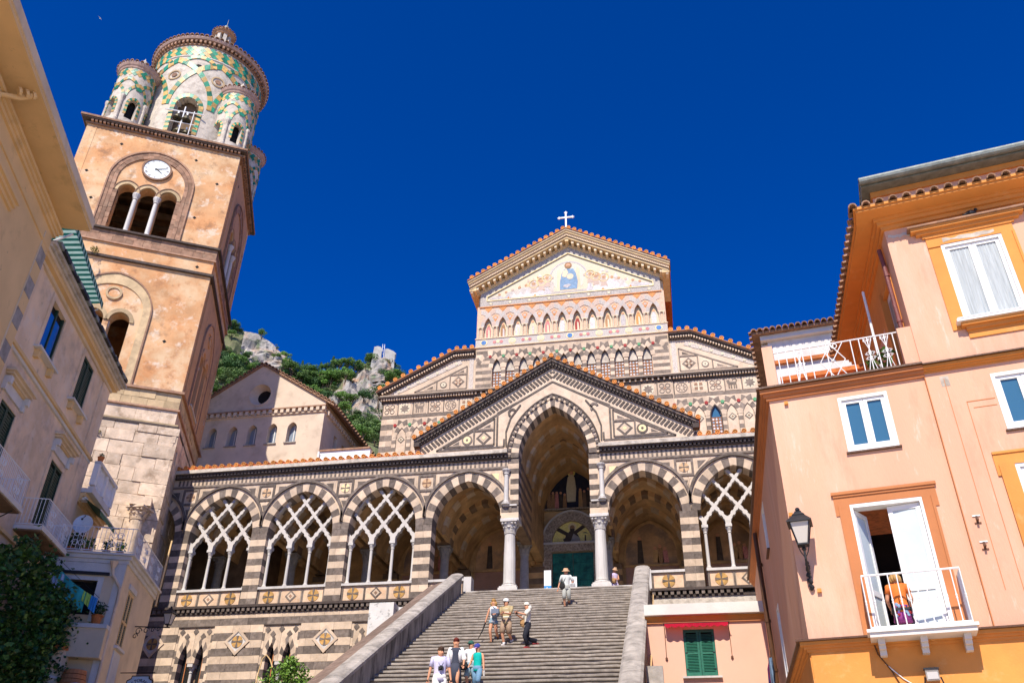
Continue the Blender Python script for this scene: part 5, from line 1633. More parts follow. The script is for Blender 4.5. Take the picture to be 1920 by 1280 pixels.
# big column built into the tower's lower corner
cc = TF(-.55, .52, 0)
ob = big_column(cc.x, cc.y, 13.2, 17.3, .36, tw, 'rubble', 'corner_column')
blk(TF, 'column_block', tw, 'rubble', -1.05, -.05, .1, 1.0, 17.32, 17.75)
blk(TF, 'column_base', tw, 'rubble', -1.1, .0, .1, 1.1, 11.5, 13.1)
# ---------------- beige chapel behind the portico ----------------
cp = thing('chapel', (-26.6, 47, 20), 'plain beige gabled chapel with a round window, half in shadow, behind the portico roof', 'chapel')
G = Frame((0, 47, 0), 0)
XA = -26.65
m = MB()
wx = [-29.5, -28.02, -26.62, -25.2, -23.82]
e = [-31.7]
for c in wx: e += [c - .33, c + .33]
e.append(-21.7)
for i in range(0, len(e), 2): m.box(G, e[i], e[i + 1], -.6, 0, 20.6, 27.5, 'chapel')
for c in wx:
    m.box(G, c - .33, c + .33, -.6, 0, 20.6, 25.45, 'chapel')
    above(G, m, parch(c, 26.45, .33, .46, 6), 27.5, -.6, 0, 'chapel')
m.build('front_wall', cp)
for c in wx:
    wd = pri(G, 'window', cp, 'glassgrey', lancet_pts(c, 25.45, 26.45, .32, .45), -.60, -.42)
    blk(G, 'window_frame', wd, 'white', c - .025, c + .025, -.43, -.38, 25.45, 26.8)
    blk(G, 'sill', wd, 'grey', c - .42, c + .42, -.5, .10, 25.38, 25.45)
m = MB()
hole = circ(-26.55, 29.18, .78, 24)
ztop = lambda x: 31.5 - abs(x - XA) * .655
# gable with the splayed oculus cut out: fill above and below the circle
for i in range(24):
    (x0, y0), (x1, y1) = hole[i], hole[(i + 1) % 24]
    if y0 + y1 > 2 * 29.18: m.prism(G, [(x0, y0), (x1, y1), (x1, ztop(x1)), (x0, ztop(x0))], -.6, .0, 'chapel')
    else: m.prism(G, [(x0, y0), (x1, y1), (x1, 27.5), (x0, 27.5)], -.6, .0, 'chapel')
m.prism(G, [(-31.7, 27.5), (-27.33, 27.5), (-27.33, ztop(-27.33)), (-31.7, ztop(-31.7))], -.6, 0, 'chapel')
if True: m.prism(G, [(-25.77, 27.5), (-21.7, 27.5), (-21.7, ztop(-21.7)), (-25.77, ztop(-25.77))], -.6, 0, 'chapel')
m.build('gable', cp)
oc = circ(-26.45, 29.22, .50, 24)
m = MB()
for i in range(24):
    a, b_ = hole[i], hole[(i + 1) % 24]; c, d = oc[i], oc[(i + 1) % 24]
    m.add([G(a[0], 0, a[1]), G(b_[0], 0, b_[1]), G(d[0], -.5, d[1]), G(c[0], -.5, c[1])], [(0, 1, 2, 3)], 'chapel')
m.build('oculus_splay', cp)
MB().strip(G, hole + hole[:1], circ(-26.55, 29.18, .86, 24) + [(-26.55 + .86, 29.18)], -.1, .05, 'chapel').build('oculus_rim', cp)
pri(G, 'oculus_pane', cp, 'black', circ(-26.45, 29.22, .52, 24), -.62, -.5)
blk(G, 'string_course', cp, 'brownstone', -31.75, -21.6, -.3, .22, 27.86, 27.95)
blk(G, 'string_course', cp, 'chapel', -31.75, -21.6, -.3, .10, 27.5, 27.56)
for k in range(24): blk(G, 'corbel', cp, 'chapel', -31.5 + k * .42, -31.28 + k * .42, -.02, .2, 27.6, 27.858)
Sd = Frame((-21.7, 47, 0), 90)
m = MB()
m.box(Sd, .6, 10, -.6, 0, 20.6, 25.6, 'chapel'); m.box(Sd, .6, 10, -.6, 0, 26.75, 28.2, 'chapel')
m.box(Sd, .6, 2.0, -.6, 0, 25.6, 26.75, 'chapel'); m.box(Sd, 2.6, 3.5, -.6, 0, 25.6, 26.75, 'chapel'); m.box(Sd, 4.1, 10, -.6, 0, 25.6, 26.75, 'chapel')
m.build('side_wall', cp)
for c in (2.3, 3.8): pri(Sd, 'window', cp, 'glassgrey', lancet_pts(c, 25.6, 26.4, .3, .34), -.5, -.4)
for k in range(14): blk(Sd, 'corbel', cp, 'chapel', .3 + k * .42, .5 + k * .42, -.02, .2, 27.4, 27.7)
m = MB()
for s in (-1, 1):
    q = [(XA, 31.62), (XA + s * 5.6, 31.62 - 5.6 * .655)]
    p = [G(q[0][0], .14, q[0][1]), G(q[1][0], .14, q[1][1]), G(q[1][0], -10, q[1][1]), G(q[0][0], -10, q[0][1])]
    p += [t - Vector((0, 0, .13)) for t in p]
    m.add(p, [(0, 1, 2, 3), (7, 6, 5, 4), (0, 4, 5, 1), (1, 5, 6, 2), (2, 6, 7, 3)], 'tilegrey')
m.build('roof', cp)
for s in (-1, 1):
    for k in range(20):
        d = 5.6 * (k + .5) / 20
        link('verge_tile', rim_mesh(.15), cp, Matrix.Translation(G(XA + s * d, .10, 31.62 - d * .655)) @ Matrix.Rotation(s * .2, 4, 'Y'))
for k in range(22):
    link('verge_tile', rim_mesh(.15), cp, Matrix.Translation((XA + 5.6, 47.2 + k * .44, 31.62 - 5.6 * .655)) @ Matrix.Rotation(R(90), 4, 'Z') @ Matrix.Rotation(R(14), 4, 'X'))
tw_ = thing('terrace_wall', (-20, 46.6, 24), 'low white terrace wall between the beige chapel and the striped church', 'wall')
blk(Frame((0, 46.6, 0), 0), 'wall_face', tw_, 'white', -21.5, -18.1, -.3, 0, 21, 24.4)
blk(Frame((0, 46.6, 0), 0), 'coping', tw_, 'tilegrey', -21.5, -18.1, -.4, .1, 24.402, 24.5)
MB().tube([(-21.45, 46.45, 22), (-21.45, 46.45, 24.35)], .07, 'white', 8).build('drainpipe', tw_)
# ---------------- hill ----------------
def lerp_tab(tab, x):
    for (a, b_), (c, d) in zip(tab, tab[1:]):
        if a <= x <= c: return b_ + (d - b_) * (x - a) / (c - a)
    return tab[0][1] if x < tab[0][0] else tab[-1][1]
RIDGE = [(-75, 30), (-50, 31.0), (-36, 31.0), (-33.2, 30.6), (-32.2, 30.9), (-30.3, 30.9), (-29, 30.3), (-28, 29.5), (-27.2, 28.9), (-26, 28.7), (-24.5, 29.1), (-23, 29.3), (-22.1, 30.2), (-20.4, 30.0), (-19.4, 29.0), (-18.3, 27.8), (-15, 26), (-8, 23), (5, 20), (40, 16), (75, 14)]
DF, DRG = 80.0, 175.0
def rockiness(az, t):
    """0 scrub, 1 bare rock: the peak on the left and the cliff under the ruin"""
    a = math.exp(-((az + 29.6) / 1.9) ** 2) * (1 if t > .86 else 0) * (1.2 if az > -32.2 else .6)
    b_ = math.exp(-((az + 21.9) / 1.9) ** 2) * (1 if .72 < t else 0)
    c = math.exp(-((az + 24.4) / .9) ** 2) * (1 if .74 < t < .90 else 0)
    return min(1, a + b_ + c)
def hill_pt(az, t):
    el = lerp_tab(RIDGE, az)
    zr = 1.65 + DRG * math.tan(R(el))
    if t <= 1:
        d = DF + (DRG - DF) * (1 - (1 - t) ** 1.25)
        z = 12 + (zr - 12) * (t ** 1.0)
    else:
        d = DRG + (t - 1) * 160
        z = zr - (t - 1) * 110
    x, y = d * math.sin(R(az)), d * math.cos(R(az))
    n = mnoise.fractal(Vector((x * .045, y * .045, z * .06)), .9, 2.0, 5)
    n2 = mnoise.fractal(Vector((x * .22, y * .22, z * .22)), .7, 2.1, 4)
    rk = rockiness(az, min(t, 1))
    amp = (1.6 * n + 1.4 * n2 * (.25 + rk)) * (.25 if t > .97 else 1.)
    d2 = d + amp * 1.6 * (-1)
    return Vector((d2 * math.sin(R(az)), d2 * math.cos(R(az)), z + amp * (.7 if t < .97 else .5)))
azs = [-75 + 3 * i for i in range(11)] + [-42 + .22 * i for i in range(1, 128)] + [-14 + 5 * i for i in range(1, 18)]
ts = [i / 70 for i in range(71)] + [1.08, 1.2, 1.5, 1.9]
vs, fs, mi_ = [], [], []
for az in azs:
    for t in ts: vs.append(tuple(hill_pt(az, t)))
nt_ = len(ts)
for i in range(len(azs) - 1):
    for j in range(nt_ - 1):
        fs.append((i * nt_ + j, (i + 1) * nt_ + j, (i + 1) * nt_ + j + 1, i * nt_ + j + 1))
        mi_.append(1 if rockiness((azs[i] + azs[i + 1]) / 2, min(ts[j], 1)) + .35 * mnoise.noise(Vector((azs[i] * 1.1, ts[j] * 17, 0))) > .5 else 0)
me = bpy.data.meshes.new('hill')
me.from_pydata(vs, [], fs)
me.materials.append(MT['soil']); me.materials.append(MT['rock'])
me.polygons.foreach_set('material_index', mi_)
hl = link('hill', me); hl['kind'] = 'structure'
# ---- trees and scrub on the hill: a few crown kinds, each tree a thing of its own ----
rl = random.Random(17)
def crown_mesh(kind):
    m = MB()
    mat = dict(pine='leaff', bush='leafo', cypress='leafk', dark='leafk')[kind]
    def leafq(p, s, nrm):
        a = Vector((rl.gauss(0, 1), rl.gauss(0, 1), rl.gauss(0, 1))).normalized()
        n_ = (nrm + a * .8).normalized()
        x = n_.cross(Vector((rl.gauss(0, 1), rl.gauss(0, 1), rl.gauss(0, 1)))).normalized()
        y = n_.cross(x)
        m.add([p - x * s, p + y * s * .5, p + x * s, p - y * s * .5], [(0, 1, 2, 3)], mat)
    if kind == 'cypress':
        for k in range(700):
            h = rl.random(); r_ = .17 * (1 - h) ** .7 * (.7 + .4 * rl.random()) + .015
            a = rl.random() * 6.283
            p = Vector((r_ * math.cos(a), r_ * math.sin(a), .06 + h * .94))
            leafq(p, .03, Vector((math.cos(a), math.sin(a), .6)))
    else:
        nb = dict(pine=11, bush=8, dark=13)[kind]
        for k in range(nb):
            a, q = rl.random() * 6.283, math.sqrt(rl.random())
            R_ = dict(pine=.30, bush=.34, dark=.26)[kind]
            zz = dict(pine=.58 + .28 * rl.random() * (1.2 - q), bush=.28 + .25 * rl.random(), dark=.35 + .5 * rl.random() * (1.1 - q))[kind]
            c = Vector((R_ * q * math.cos(a), R_ * q * math.sin(a), zz))
            br = rl.uniform(.10, .17)
            for j in range(120):
                v_ = Vector((rl.gauss(0, 1), rl.gauss(0, 1), rl.gauss(0, 1))).normalized()
                leafq(c + Vector((v_.x, v_.y, v_.z * .75)) * br * rl.uniform(.75, 1.1), rl.uniform(.022, .04), v_)
    return m
TREE = {}
def tree_src(kind):
    cm = crown_mesh(kind)
    out = []
    me = bpy.data.meshes.new('crown'); me.from_pydata(cm.v, [], cm.f); me.materials.append(MT[cm.mats[0]])
    t_ = MB(); h = dict(pine=.62, bush=.3, cypress=.3, dark=.5)[kind]
    t_.tube([(0, 0, -.12), (.01, 0, h * .5), (-.01, .01, h)], [.03, .024, .014], 'bark', 6)
    if kind != 'cypress':
        for a in range(4): t_.tube([(0, 0, h * .55), (.12 * math.cos(a * 1.6), .12 * math.sin(a * 1.6), h * .9 + .06)], [.014, .007], 'bark', 5)
    mt = bpy.data.meshes.new('trunk'); mt.from_pydata(t_.v, [], t_.f); mt.materials.append(MT['bark'])
    return me, mt
for k_ in ('pine', 'bush', 'cypress', 'dark'): TREE[k_] = [tree_src(k_) for _ in range(2)]
def plant_tree(kind, p, h, label, group, wide=1.0, name='tree', cat='tree'):
    me, mt = TREE[kind][rl.randrange(2)]
    t = thing(name, tuple(p), label, cat, group)
    M4 = Matrix.Translation(p) @ Matrix.Rotation(rl.random() * 6.28, 4, 'Z') @ Matrix.Diagonal((h * wide, h * wide, h, 1))
    link('crown', me, t, M4); link('trunk', mt, t, M4)
    return t
LB = dict(pine='bushy green pine standing among others on the wooded hillside behind the chapel', bush='low grey green scrub bush growing among others on the hillside', dark='dark round evergreen standing among others on the hillside behind the chapel', cypress='thin dark cypress standing up from the wooded ridge')
GR = dict(pine='pines on the hillside', bush='scrub bushes on the hillside', dark='dark evergreens on the hillside', cypress='cypresses on the ridge')
cnt = 0
for k in range(2600):
    if cnt >= 400: break
    az = rl.uniform(-34.5, -17.5)
    t = rl.uniform(.60, 1.0)
    if az > -18.6 and t > .9: continue
    rk = rockiness(az, t)
    if rl.random() < rk * .82: continue
    lower = t < .80 + .06 * mnoise.noise(Vector((az * .7, 0, 3)))
    p = hill_pt(az, t)
    if lower: kind, h, wd = ('bush' if rl.random() < .62 else 'pine'), rl.uniform(2.6, 4.2), 1.5
    else:
        kind = rl.choice(['pine', 'pine', 'dark', 'bush'])
        h, wd = (rl.uniform(3.8, 6.4), 1.0) if kind != 'bush' else (rl.uniform(2.2, 3.5), 1.4)
        if az < -28.8 and t > .85: h *= .6
    plant_tree(kind, p, h, LB[kind], GR[kind], wd, 'tree' if kind != 'bush' else 'shrub', 'tree' if kind != 'bush' else 'shrub')
    cnt += 1
for az, h, kd in ((-24.7, 5.5, 'cypress'), (-25.55, 4.4, 'cypress'), (-26.9, 4.2, 'cypress'), (-25.1, 4.6, 'pine'), (-23.6, 5.8, 'pine'), (-23.0, 5.0, 'pine'), (-24.2, 5.2, 'pine'), (-22.7, 4.0, 'dark'), (-26.2, 4.0, 'pine'), (-27.4, 3.8, 'dark'), (-28.2, 3.4, 'pine'), (-32.5, 4.0, 'dark'), (-31.9, 3.0, 'dark')):
    plant_tree(kd, hill_pt(az, .985), h, LB[kd], GR[kd])
plant_tree('dark', hill_pt(-19.75, .97) + Vector((0, 0, 1.0)), 6.5, 'tall dark tree growing on the right flank of the ruined tower crag', None, .8)
plant_tree('pine', hill_pt(-20.75, .955) + Vector((0, 0, 1.2)), 4.4, 'small flat crowned pine growing right in front of the ruined tower', None, 1.0)
# the crag and the ruined tower on it
m = MB()
rcg = random.Random(4)
base = hill_pt(-21.0, .97)
def crag(c, rx, ry_, h, name, label):
    m = MB(); seg, rings = 26, 16
    vs, fs = [], []
    for j in range(rings + 1):
        f = j / rings
        for k in range(seg):
            a = 2 * math.pi * k / seg
            r_ = (1 - f ** 2.2 * .55) * (1 + .32 * mnoise.fractal(Vector((math.cos(a) * 1.6, math.sin(a) * 1.6, f * 3.2 + c[0])), .8, 2., 4))
            vs.append((c[0] + rx * r_ * math.cos(a), c[1] + ry_ * r_ * math.sin(a), c[2] + h * (f - .35)))
    for j in range(rings):
        for k in range(seg):
            k2 = (k + 1) % seg
            fs.append((j * seg + k, j * seg + k2, (j + 1) * seg + k2, (j + 1) * seg + k))
    fs.append(tuple(rings * seg + k for k in range(seg)))
    m.add(vs, fs, 'rock')
    o = m.build(name); return tag(o, label, 'rock')
crag((base.x, base.y, base.z - 1.5), 3.4, 3.4, 7.5, 'crag', 'pale limestone crag carrying the ruined tower on the hilltop')
q = hill_pt(-29.9, .97)
crag((q.x, q.y, q.z - 2.2), 5.5, 4.5, 7.0, 'crag', 'grey limestone outcrop forming the left hilltop peak beside the bell tower')
q = hill_pt(-28.6, .955); crag((q.x, q.y, q.z - 1.5), 4.2, 3.6, 5.5, 'crag', 'sloping limestone outcrop on the right of the left hilltop peak')
rt_ = thing('ruined_tower', tuple(base), 'grey ruined watchtower stump split in two on the hilltop crag', 'ruin')
Fr = Frame((base.x, base.y, 0), 21)
zb = base.z + 1.6
m = MB(); m.prism(Fr, [(-2.7, zb - 1), (-.6, zb - 1), (-.5, zb + 4.4), (-.8, zb + 4.9), (-1.6, zb + 5.0), (-2.3, zb + 4.7)], -1.6, 1.0, 'ruin'); m.build('wall_stump', rt_)
m = MB(); m.prism(Fr, [(.2, zb - 1), (2.7, zb - 1), (2.6, zb + 3.2), (2.9, zb + 3.6), (2.2, zb + 4.2), (.9, zb + 4.7), (.25, zb + 4.6)], -1.8, .8, 'ruin'); m.build('wall_stump', rt_)
m = MB(); m.box(Fr, -.7, .3, -1.2, -.9, zb - 1, zb + 2.6, 'ruin'); m.build('rear_wall', rt_)
for u in (-.42, .05): MB().tube([Fr(u, .1, zb + 1), Fr(u, .1, zb + 6.2)], .07, 'white', 5).build('ladder_rail', rt_)
for k in range(5): MB().tube([Fr(-.42, .1, zb + 1.5 + k), Fr(.05, .1, zb + 1.5 + k)], .05, 'white', 5).build('ladder_rung', rt_)
# ---------------- orange house on the right ----------------
RC = Vector((2.49, 18, 0))
RF = Frame(RC, -10.5)                 # front
RS = Frame(RC, 268.3)                 # side towards the stairs: u negative going back
oh = thing('orange_house', tuple(RC + RF.eu * 4), 'peach and orange house with a balcony, white windows and a roof terrace, at the right', 'house')
def slab_with_holes(F, par, u0, u1, z0, z1, holes, mat, th=.5, v=0.0, name='wall'):
    """wall sheet with rectangular openings [(u0,u1,z0,z1)]"""
    m = MB()
    us = sorted({u0, u1, *[h[0] for h in holes], *[h[1] for h in holes]})
    for a, c in zip(us, us[1:]):
        hs = sorted([h for h in holes if h[0] <= a + 1e-6 and h[1] >= c - 1e-6], key=lambda h: h[2])
        z = z0
        for h in hs:
            if h[2] > z: m.box(F, a, c, v - th, v, z, h[2], mat)
            z = h[3]
        if z < z1: m.box(F, a, c, v - th, v, z, z1, mat)
    return m.build(name, par)
UP = 3.28                             # where the taller part begins
ZST = 5.42
door = (1.22, 2.64, 5.62, 8.28)
win1 = (1.44, 2.46, 9.43, 10.74)
slab_with_holes(RF, oh, 0, UP, 5.5, 11.1, [door, win1], 'peach')
blk(RF, 'base_wall', oh, 'orange', -.0, 12, -.5, .03, 0, 5.42)
sidew = [(-6.6, -5.75, 9.4, 10.75), (-10.7, -9.9, 9.4, 10.75), (-6.5, -5.75, 6.0, 7.9), (-10.5, -9.9, 6.0, 7.9)]
slab_with_holes(RS, oh, -14.8, -.0, 5.5, 11.1, sidew, 'peach', .4)
blk(RS, 'base_wall', oh, 'orange', -14.8, -.0, -.4, .03, 0, 5.42)
def cornice(F, u0, u1, z, sc=1.0, mat='rust', par=None, miter=(0, 0)):
    for (a, c, v, mt) in ((0, .05, .06, mat), (.052, .10, .11, mat), (.102, .17, .17, mat), (.172, .205, .24, 'brownpipe')):
        blk(F, 'cornice', par or oh, mt, u0 - (v if miter[0] else 0), u1 + (v if miter[1] else 0), -.2, v, z + a * sc, z + c * sc)
cornice(RF, 0, 12, 5.42, 1.0, 'orange', None, (1, 0))
cornice(RS, -14.8, 0, 5.42, 1.0, 'orange')
cornice(RF, 0, UP, 10.92, 1.35, 'rust', None, (1, 0))
cornice(RS, -14.8, 0, 10.92, 1.35, 'rust')
m = MB(); q = [RF(0, 0, 11.19), RF(UP, 0, 11.19), RF(UP, -14, 11.19), RS(-14.6, 0, 11.19)]
m.add(q + [p - Vector((0, 0, .1)) for p in q], [(0, 1, 2, 3), (7, 6, 5, 4)], 'tile'); m.build('terrace_floor', oh)
# taller part
w2 = (4.35, 5.62, 12.07, 14.22)
w3 = (4.50, 5.6, 9.45, 10.75)
w4 = (4.42, 5.5, 5.8, 8.72)
slab_with_holes(RF, oh, UP, 12, 5.5, 11.0, [w3, w4], 'peach', .5, .04)
slab_with_holes(RF, oh, UP, 12, 11.0, 15.1, [w2], 'peach', .5, .05)
blk(RF, 'pilaster_strip', oh, 'rust', UP - .018, UP + .0, -.2, .06, 5.63, 10.9)
for u, z0, z1 in ((3.92, 5.9, 10.2), (3.62, 6.3, 10.8)):
    blk(RF, 'panel_groove', oh, 'rust', u, u + .012, .0, .046, z0, z1)
blk(RF, 'panel_groove', oh, 'rust', 3.92, 4.46, .0, .046, 10.18, 10.20); blk(RF, 'panel_groove', oh, 'rust', 4.02, 4.46, .0, .046, 10.03, 10.045); blk(RF, 'panel_groove', oh, 'rust', 4.2, 4.7, .0, .046, 5.9, 5.912)
blk(RF, 'repaired_patch', oh, 'plasterw', 3.55, 3.72, .0, .043, 10.62, 10.86)
cornice(RF, UP, 12, 10.98, .85, 'orange')
US = Frame(RF(UP, .05, 0), 267)       # its side over the terrace
slab_with_holes(US, oh, -6.5, -.5, 11.1, 15.1, [(-1.75, -.62, 11.25, 14.1)], 'orange', .4)
blk(US, 'corner_strip', oh, 'peach', -.5, .0, -.4, .003, 11.1, 15.1)
blk(US, 'side_strip', oh, 'peach', -6.5, -2.3, -.1, .004, 11.1, 13.6)
sd_ = blk(US, 'terrace_door', oh, 'white', -1.72, -.66, -.2, -.1, 11.25, 14.08)
for k in range(2): blk(US, 'door_pane', sd_, 'glassgrey', -1.62 + k * .5, -1.24 + k * .5, -.1, -.09, 11.6, 13.9)
blk(US, 'door_surround', oh, 'orange', -1.95, -1.75, .0, .06, 11.1, 14.3); blk(US, 'door_surround', oh, 'orange', -.60, -.5, .0, .05, 11.1, 14.3)
# deep moulded eave with tiles, attic and gutter above
def eave(F, u0, u1, out, par, ends=(0, 0)):
    for (z0, z1, v, mt) in ((14.72, 14.82, .07, 'orange'), (14.822, 14.92, .14, 'orange'), (14.922, 15.0, .20, 'orange'), (15.002, 15.06, out * .93, 'orange'), (15.062, 15.12, out, 'orange')):
        blk(F, 'eave_moulding', par, mt, u0 - (v if ends[0] else 0), u1 + (v if ends[1] else 0), -.3, v, z0, z1)
eave(Frame(RF(0, .05, .22), -10.5), UP, 12, .62, oh, (1, 0))
eave(Frame(US(0, 0, .216), 267), -6.6, .04, .61, oh)
for k in range(40):
    u = UP - .62 + k * .30
    if u > 11: break
    link('eave_tile', rim_mesh(.10), oh, Matrix.Translation(RF(u, .67, 15.35)) @ Matrix.Rotation(R(-10.5), 4, 'Z') @ Matrix.Rotation(R(12), 4, 'X'))
    blk(RF, 'pan_tile', oh, 'tilegrey', u + .08, u + .22, .2, .67, 15.342, 15.37)
for k in range(24):
    u = -6.3 + k * .285
    link('eave_tile', rim_mesh(.10), oh, Matrix.Translation(US(u, .66, 15.35)) @ Matrix.Rotation(R(267), 4, 'Z') @ Matrix.Rotation(R(12), 4, 'X'))
    blk(US, 'pan_tile', oh, 'tilegrey', u + .08, u + .22, .2, .66, 15.342, 15.37)
blk(RF, 'lower_roof', oh, 'tilegrey', UP - .55, 12, -7, .58, 15.372, 15.42)
blk(RF, 'attic_wall', oh, 'peach', UP - .05, 12, -6, .0, 15.422, 16.3)
blk(RF, 'attic_fascia', oh, 'orange', UP - .08, 12, -6.05, .06, 16.02, 16.2)
m = MB(); g0 = [RF(UP - .3, .42, 16.3), RF(12, .42, 16.3)]
m.tube(g0, .10, 'copper', 10); m.build('gutter', oh)
blk(RF, 'attic_roof', oh, 'copper', UP - .3, 12, -7, .40, 16.34, 16.42)
blk(RF, 'attic_roof', oh, 'copper', UP - .28, 12, -7, .34, 16.18, 16.338)
# windows
def casement(F, par, h, v, frame='white', pane='glassblue', curtain=False, nl=2, fr=.075, name='window'):
    u0, u1, z0, z1 = h
    w_ = blk(F, name, par, 'black', u0, u1, v - .3, v - .25, z0, z1)
    for a, c, e, f in ((u0, u0 + fr, z0, z1), (u1 - fr, u1, z0, z1), (u0 + fr, u1 - fr, z0, z0 + fr), (u0 + fr, u1 - fr, z1 - fr, z1)): blk(F, 'frame', w_, frame, a, c, v - .2, v + .012, e, f)
    W_ = (u1 - u0 - 2 * fr) / nl
    for k in range(nl):
        a, c = u0 + fr + k * W_ + .004, u0 + fr + (k + 1) * W_ - .004
        s_ = .075
        e, f = z0 + fr + .004, z1 - fr - .004
        for p in ((a, a + s_, e, f), (c - s_, c, e, f), (a + s_, c - s_, e, e + s_ * 1.3), (a + s_, c - s_, f - s_, f)): blk(F, 'sash', w_, frame, p[0], p[1], v - .12, v - .03, p[2], p[3])
        blk(F, 'pane', w_, pane, a + s_, c - s_, v - .09, v - .07, e + s_, f - s_)
        if curtain:
            m = MB(); n = 20; vs = []
            for i in range(n + 1):
                u = a + s_ + (c - a - 2 * s_) * i / n
                vs += [F(u, v - .062 + .01 * math.sin(i * 1.9) + .004 * math.sin(i * 4.3), e + s_), F(u, v - .062 + .007 * math.sin(i * 1.9 + .4), f - s_)]
            m.add(vs, [(2 * i, 2 * i + 2, 2 * i + 3, 2 * i + 1) for i in range(n)], 'curtain'); m.build('curtain', w_, smooth=True)
    return w_
wA = casement(RF, oh, win1, 0, fr=.07)
blk(RF, 'sill', wA, 'brownpipe', win1[0] - .04, win1[1] + .04, -.2, .06, win1[2] - .035, win1[2])
wB = casement(RF, oh, w2, .05, curtain=True)
wC = casement(RF, oh, w3, .04)
blk(RF, 'sill', wC, 'brownpipe', w3[0] - .04, w3[1] + .04, -.2, .09, w3[2] - .035, w3[2])
wD = casement(RF, oh, w4, .04, pane='glassgrey')
for h in sidew:
    w_ = casement(RS, oh, h, 0, nl=2, fr=.06)
    blk(RS, 'sill', w_, 'brownpipe', h[0] - .04, h[1] + .04, -.2, .07, h[2] - .035, h[2])
# orange surrounds
def surround(F, par, h, wd, v, d, mat, ears=0, bottom=True, hood=False):
    u0, u1, z0, z1 = h
    for p in ((u0 - wd, u0, z0 - (wd * .6 if bottom else 0), z1), (u1, u1 + wd, z0 - (wd * .6 if bottom else 0), z1), (u0 - wd - ears, u1 + wd + ears, z1, z1 + wd)):
        blk(F, 'window_surround', par, mat, p[0], p[1], -.1, v + d, p[2], p[3])
        blk(F, 'surround_edge', par, mat, (p[0] if p[0] != u1 else p[1] - .05), (p[1] if p[0] == u0 - wd - ears else (p[0] + .05 if p[0] != u1 else p[1])), -.1, v + d + .025, (p[2] if p[0] != u0 - wd - ears else p[3] - .05), p[3]) 
    if ears:
        for s, u in ((-1, u0 - wd), (1, u1 + wd)): blk(F, 'surround_ear', par, mat, min(u, u + s * ears), max(u, u + s * ears), -.1, v + d, z1 - .22, z1)
    if bottom: blk(F, 'window_surround', par, mat, u0, u1, -.1, v + d, z0 - wd * .6 - .25, z0 - .02)
surround(RF, oh, (door[0] + .02, door[1] - .02, 5.63, door[3]), .22, 0, .02, 'rust', .07, False)
blk(RF, 'surround_cap', oh, 'rust', door[0] - .30, door[1] + .30, -.1, .07, door[3] + .22, door[3] + .28)
surround(RF, oh, w2, .27, .05, .03, 'orange', 0, True)
for (v, z0, z1, e) in ((.06, 14.46, 14.54, .06), (.12, 14.542, 14.62, .18), (.19, 14.622, 14.70, .28), (.25, 14.702, 14.74, .34)):
    blk(RF, 'window_hood', oh, 'orange' if v < .22 else 'tilegrey', w2[0] - .27 - e, w2[1] + .27 + e, -.1, v + .05, z0, z1)
for (v, z0, z1, e) in ((.10, 11.84, 11.92, .02), (.18, 11.922, 12.0, .10), (.24, 12.002, 12.06, .18)):
    blk(RF, 'window_sill', oh, 'orange' if v < .2 else 'white', w2[0] - e, w2[1] + e, -.1, v + .05, z0, z1)
blk(RF, 'window_sill_board', oh, 'white', w2[0] - .16, w2[1] + .16, -.1, .30, 12.062, 12.085)
surround(RF, oh, w4, .28, .04, .03, 'orange', .06, False)
# broken plaster strip over the high window
m = MB(); rk_ = random.Random(2)
top = [(4.42 + i * .09, 14.36 + rk_.uniform(-.02, .03)) for i in range(13)]; bot = [(4.42 + i * .09, 14.27 + rk_.uniform(-.03, .03)) for i in range(13)]
m.strip(RF, bot, top, .02, .085, 'plasterw'); m.build('flaking_plaster', oh)
m = MB(); top = [(UP + .05 + i * .05, 14.80 - .004 * i + rk_.uniform(-.03, .03)) for i in range(14)]; bot = [(u, z - .09 + rk_.uniform(-.02, .02)) for u, z in top]
m.strip(RF, bot, top, .0, .057, 'plasterw'); m.build('flaking_plaster', oh)
# balcony with its open door
m = MB(); m.box(RF, 1.12, 2.93, .0, .58, 5.50, 5.62, 'whitewall'); m.box(RF, 1.08, 2.97, .0, .62, 5.585, 5.64, 'white'); bal = m.build('balcony', oh)
for u in (1.30, 2.03, 2.76):
    m = MB()
    for i, (d0, d1, z0, z1) in enumerate(((0, .42, 5.40, 5.50), (0, .34, 5.33, 5.40), (0, .22, 5.24, 5.33))): m.box(RF, u - .06, u + .06, d0, d1, z0, z1 - .001, 'whitewall')
    m.build('bracket', bal)
def baluster(p, h, r, par, mat='white', name='baluster'):
    MB().lathe(p, [(r, 0), (r, h * .42), (r * 1.9, h * .455), (r * 1.0, h * .47), (r * 1.9, h * .50), (r, h * .53), (r, h)], mat, 6).build(name, par)
for k in range(12):
    baluster(RF(1.17 + k * (1.72 / 11), .55, 5.66), .98, .011, bal)
for s_u in (1.17, 2.89):
    for k in range(5): baluster(RF(s_u, .07 + k * .095, 5.66), .98, .011, bal)
for z in (5.67, 6.64):
    MB().tube([RF(1.17, .0, z), RF(1.17, .55, z), RF(2.89, .55, z), RF(2.89, .0, z)], .02, 'white', 6).build('rail', bal)
u0, u1, z0, z1 = door
for a, c, e, f in ((u0, u0 + .075, z0, z1), (u1 - .075, u1, z0, z1), (u0 + .075, u1 - .075, z1 - .075, z1)): blk(RF, 'door_frame', oh, 'white', a, c, -.25, .015, e, f)
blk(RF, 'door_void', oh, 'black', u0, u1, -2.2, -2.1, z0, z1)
MB().box(RF, u0 - .3, u1 + .6, -2.1, -.5, z0 - .1, z0 - .01, 'innerdark').build('room_floor', oh)
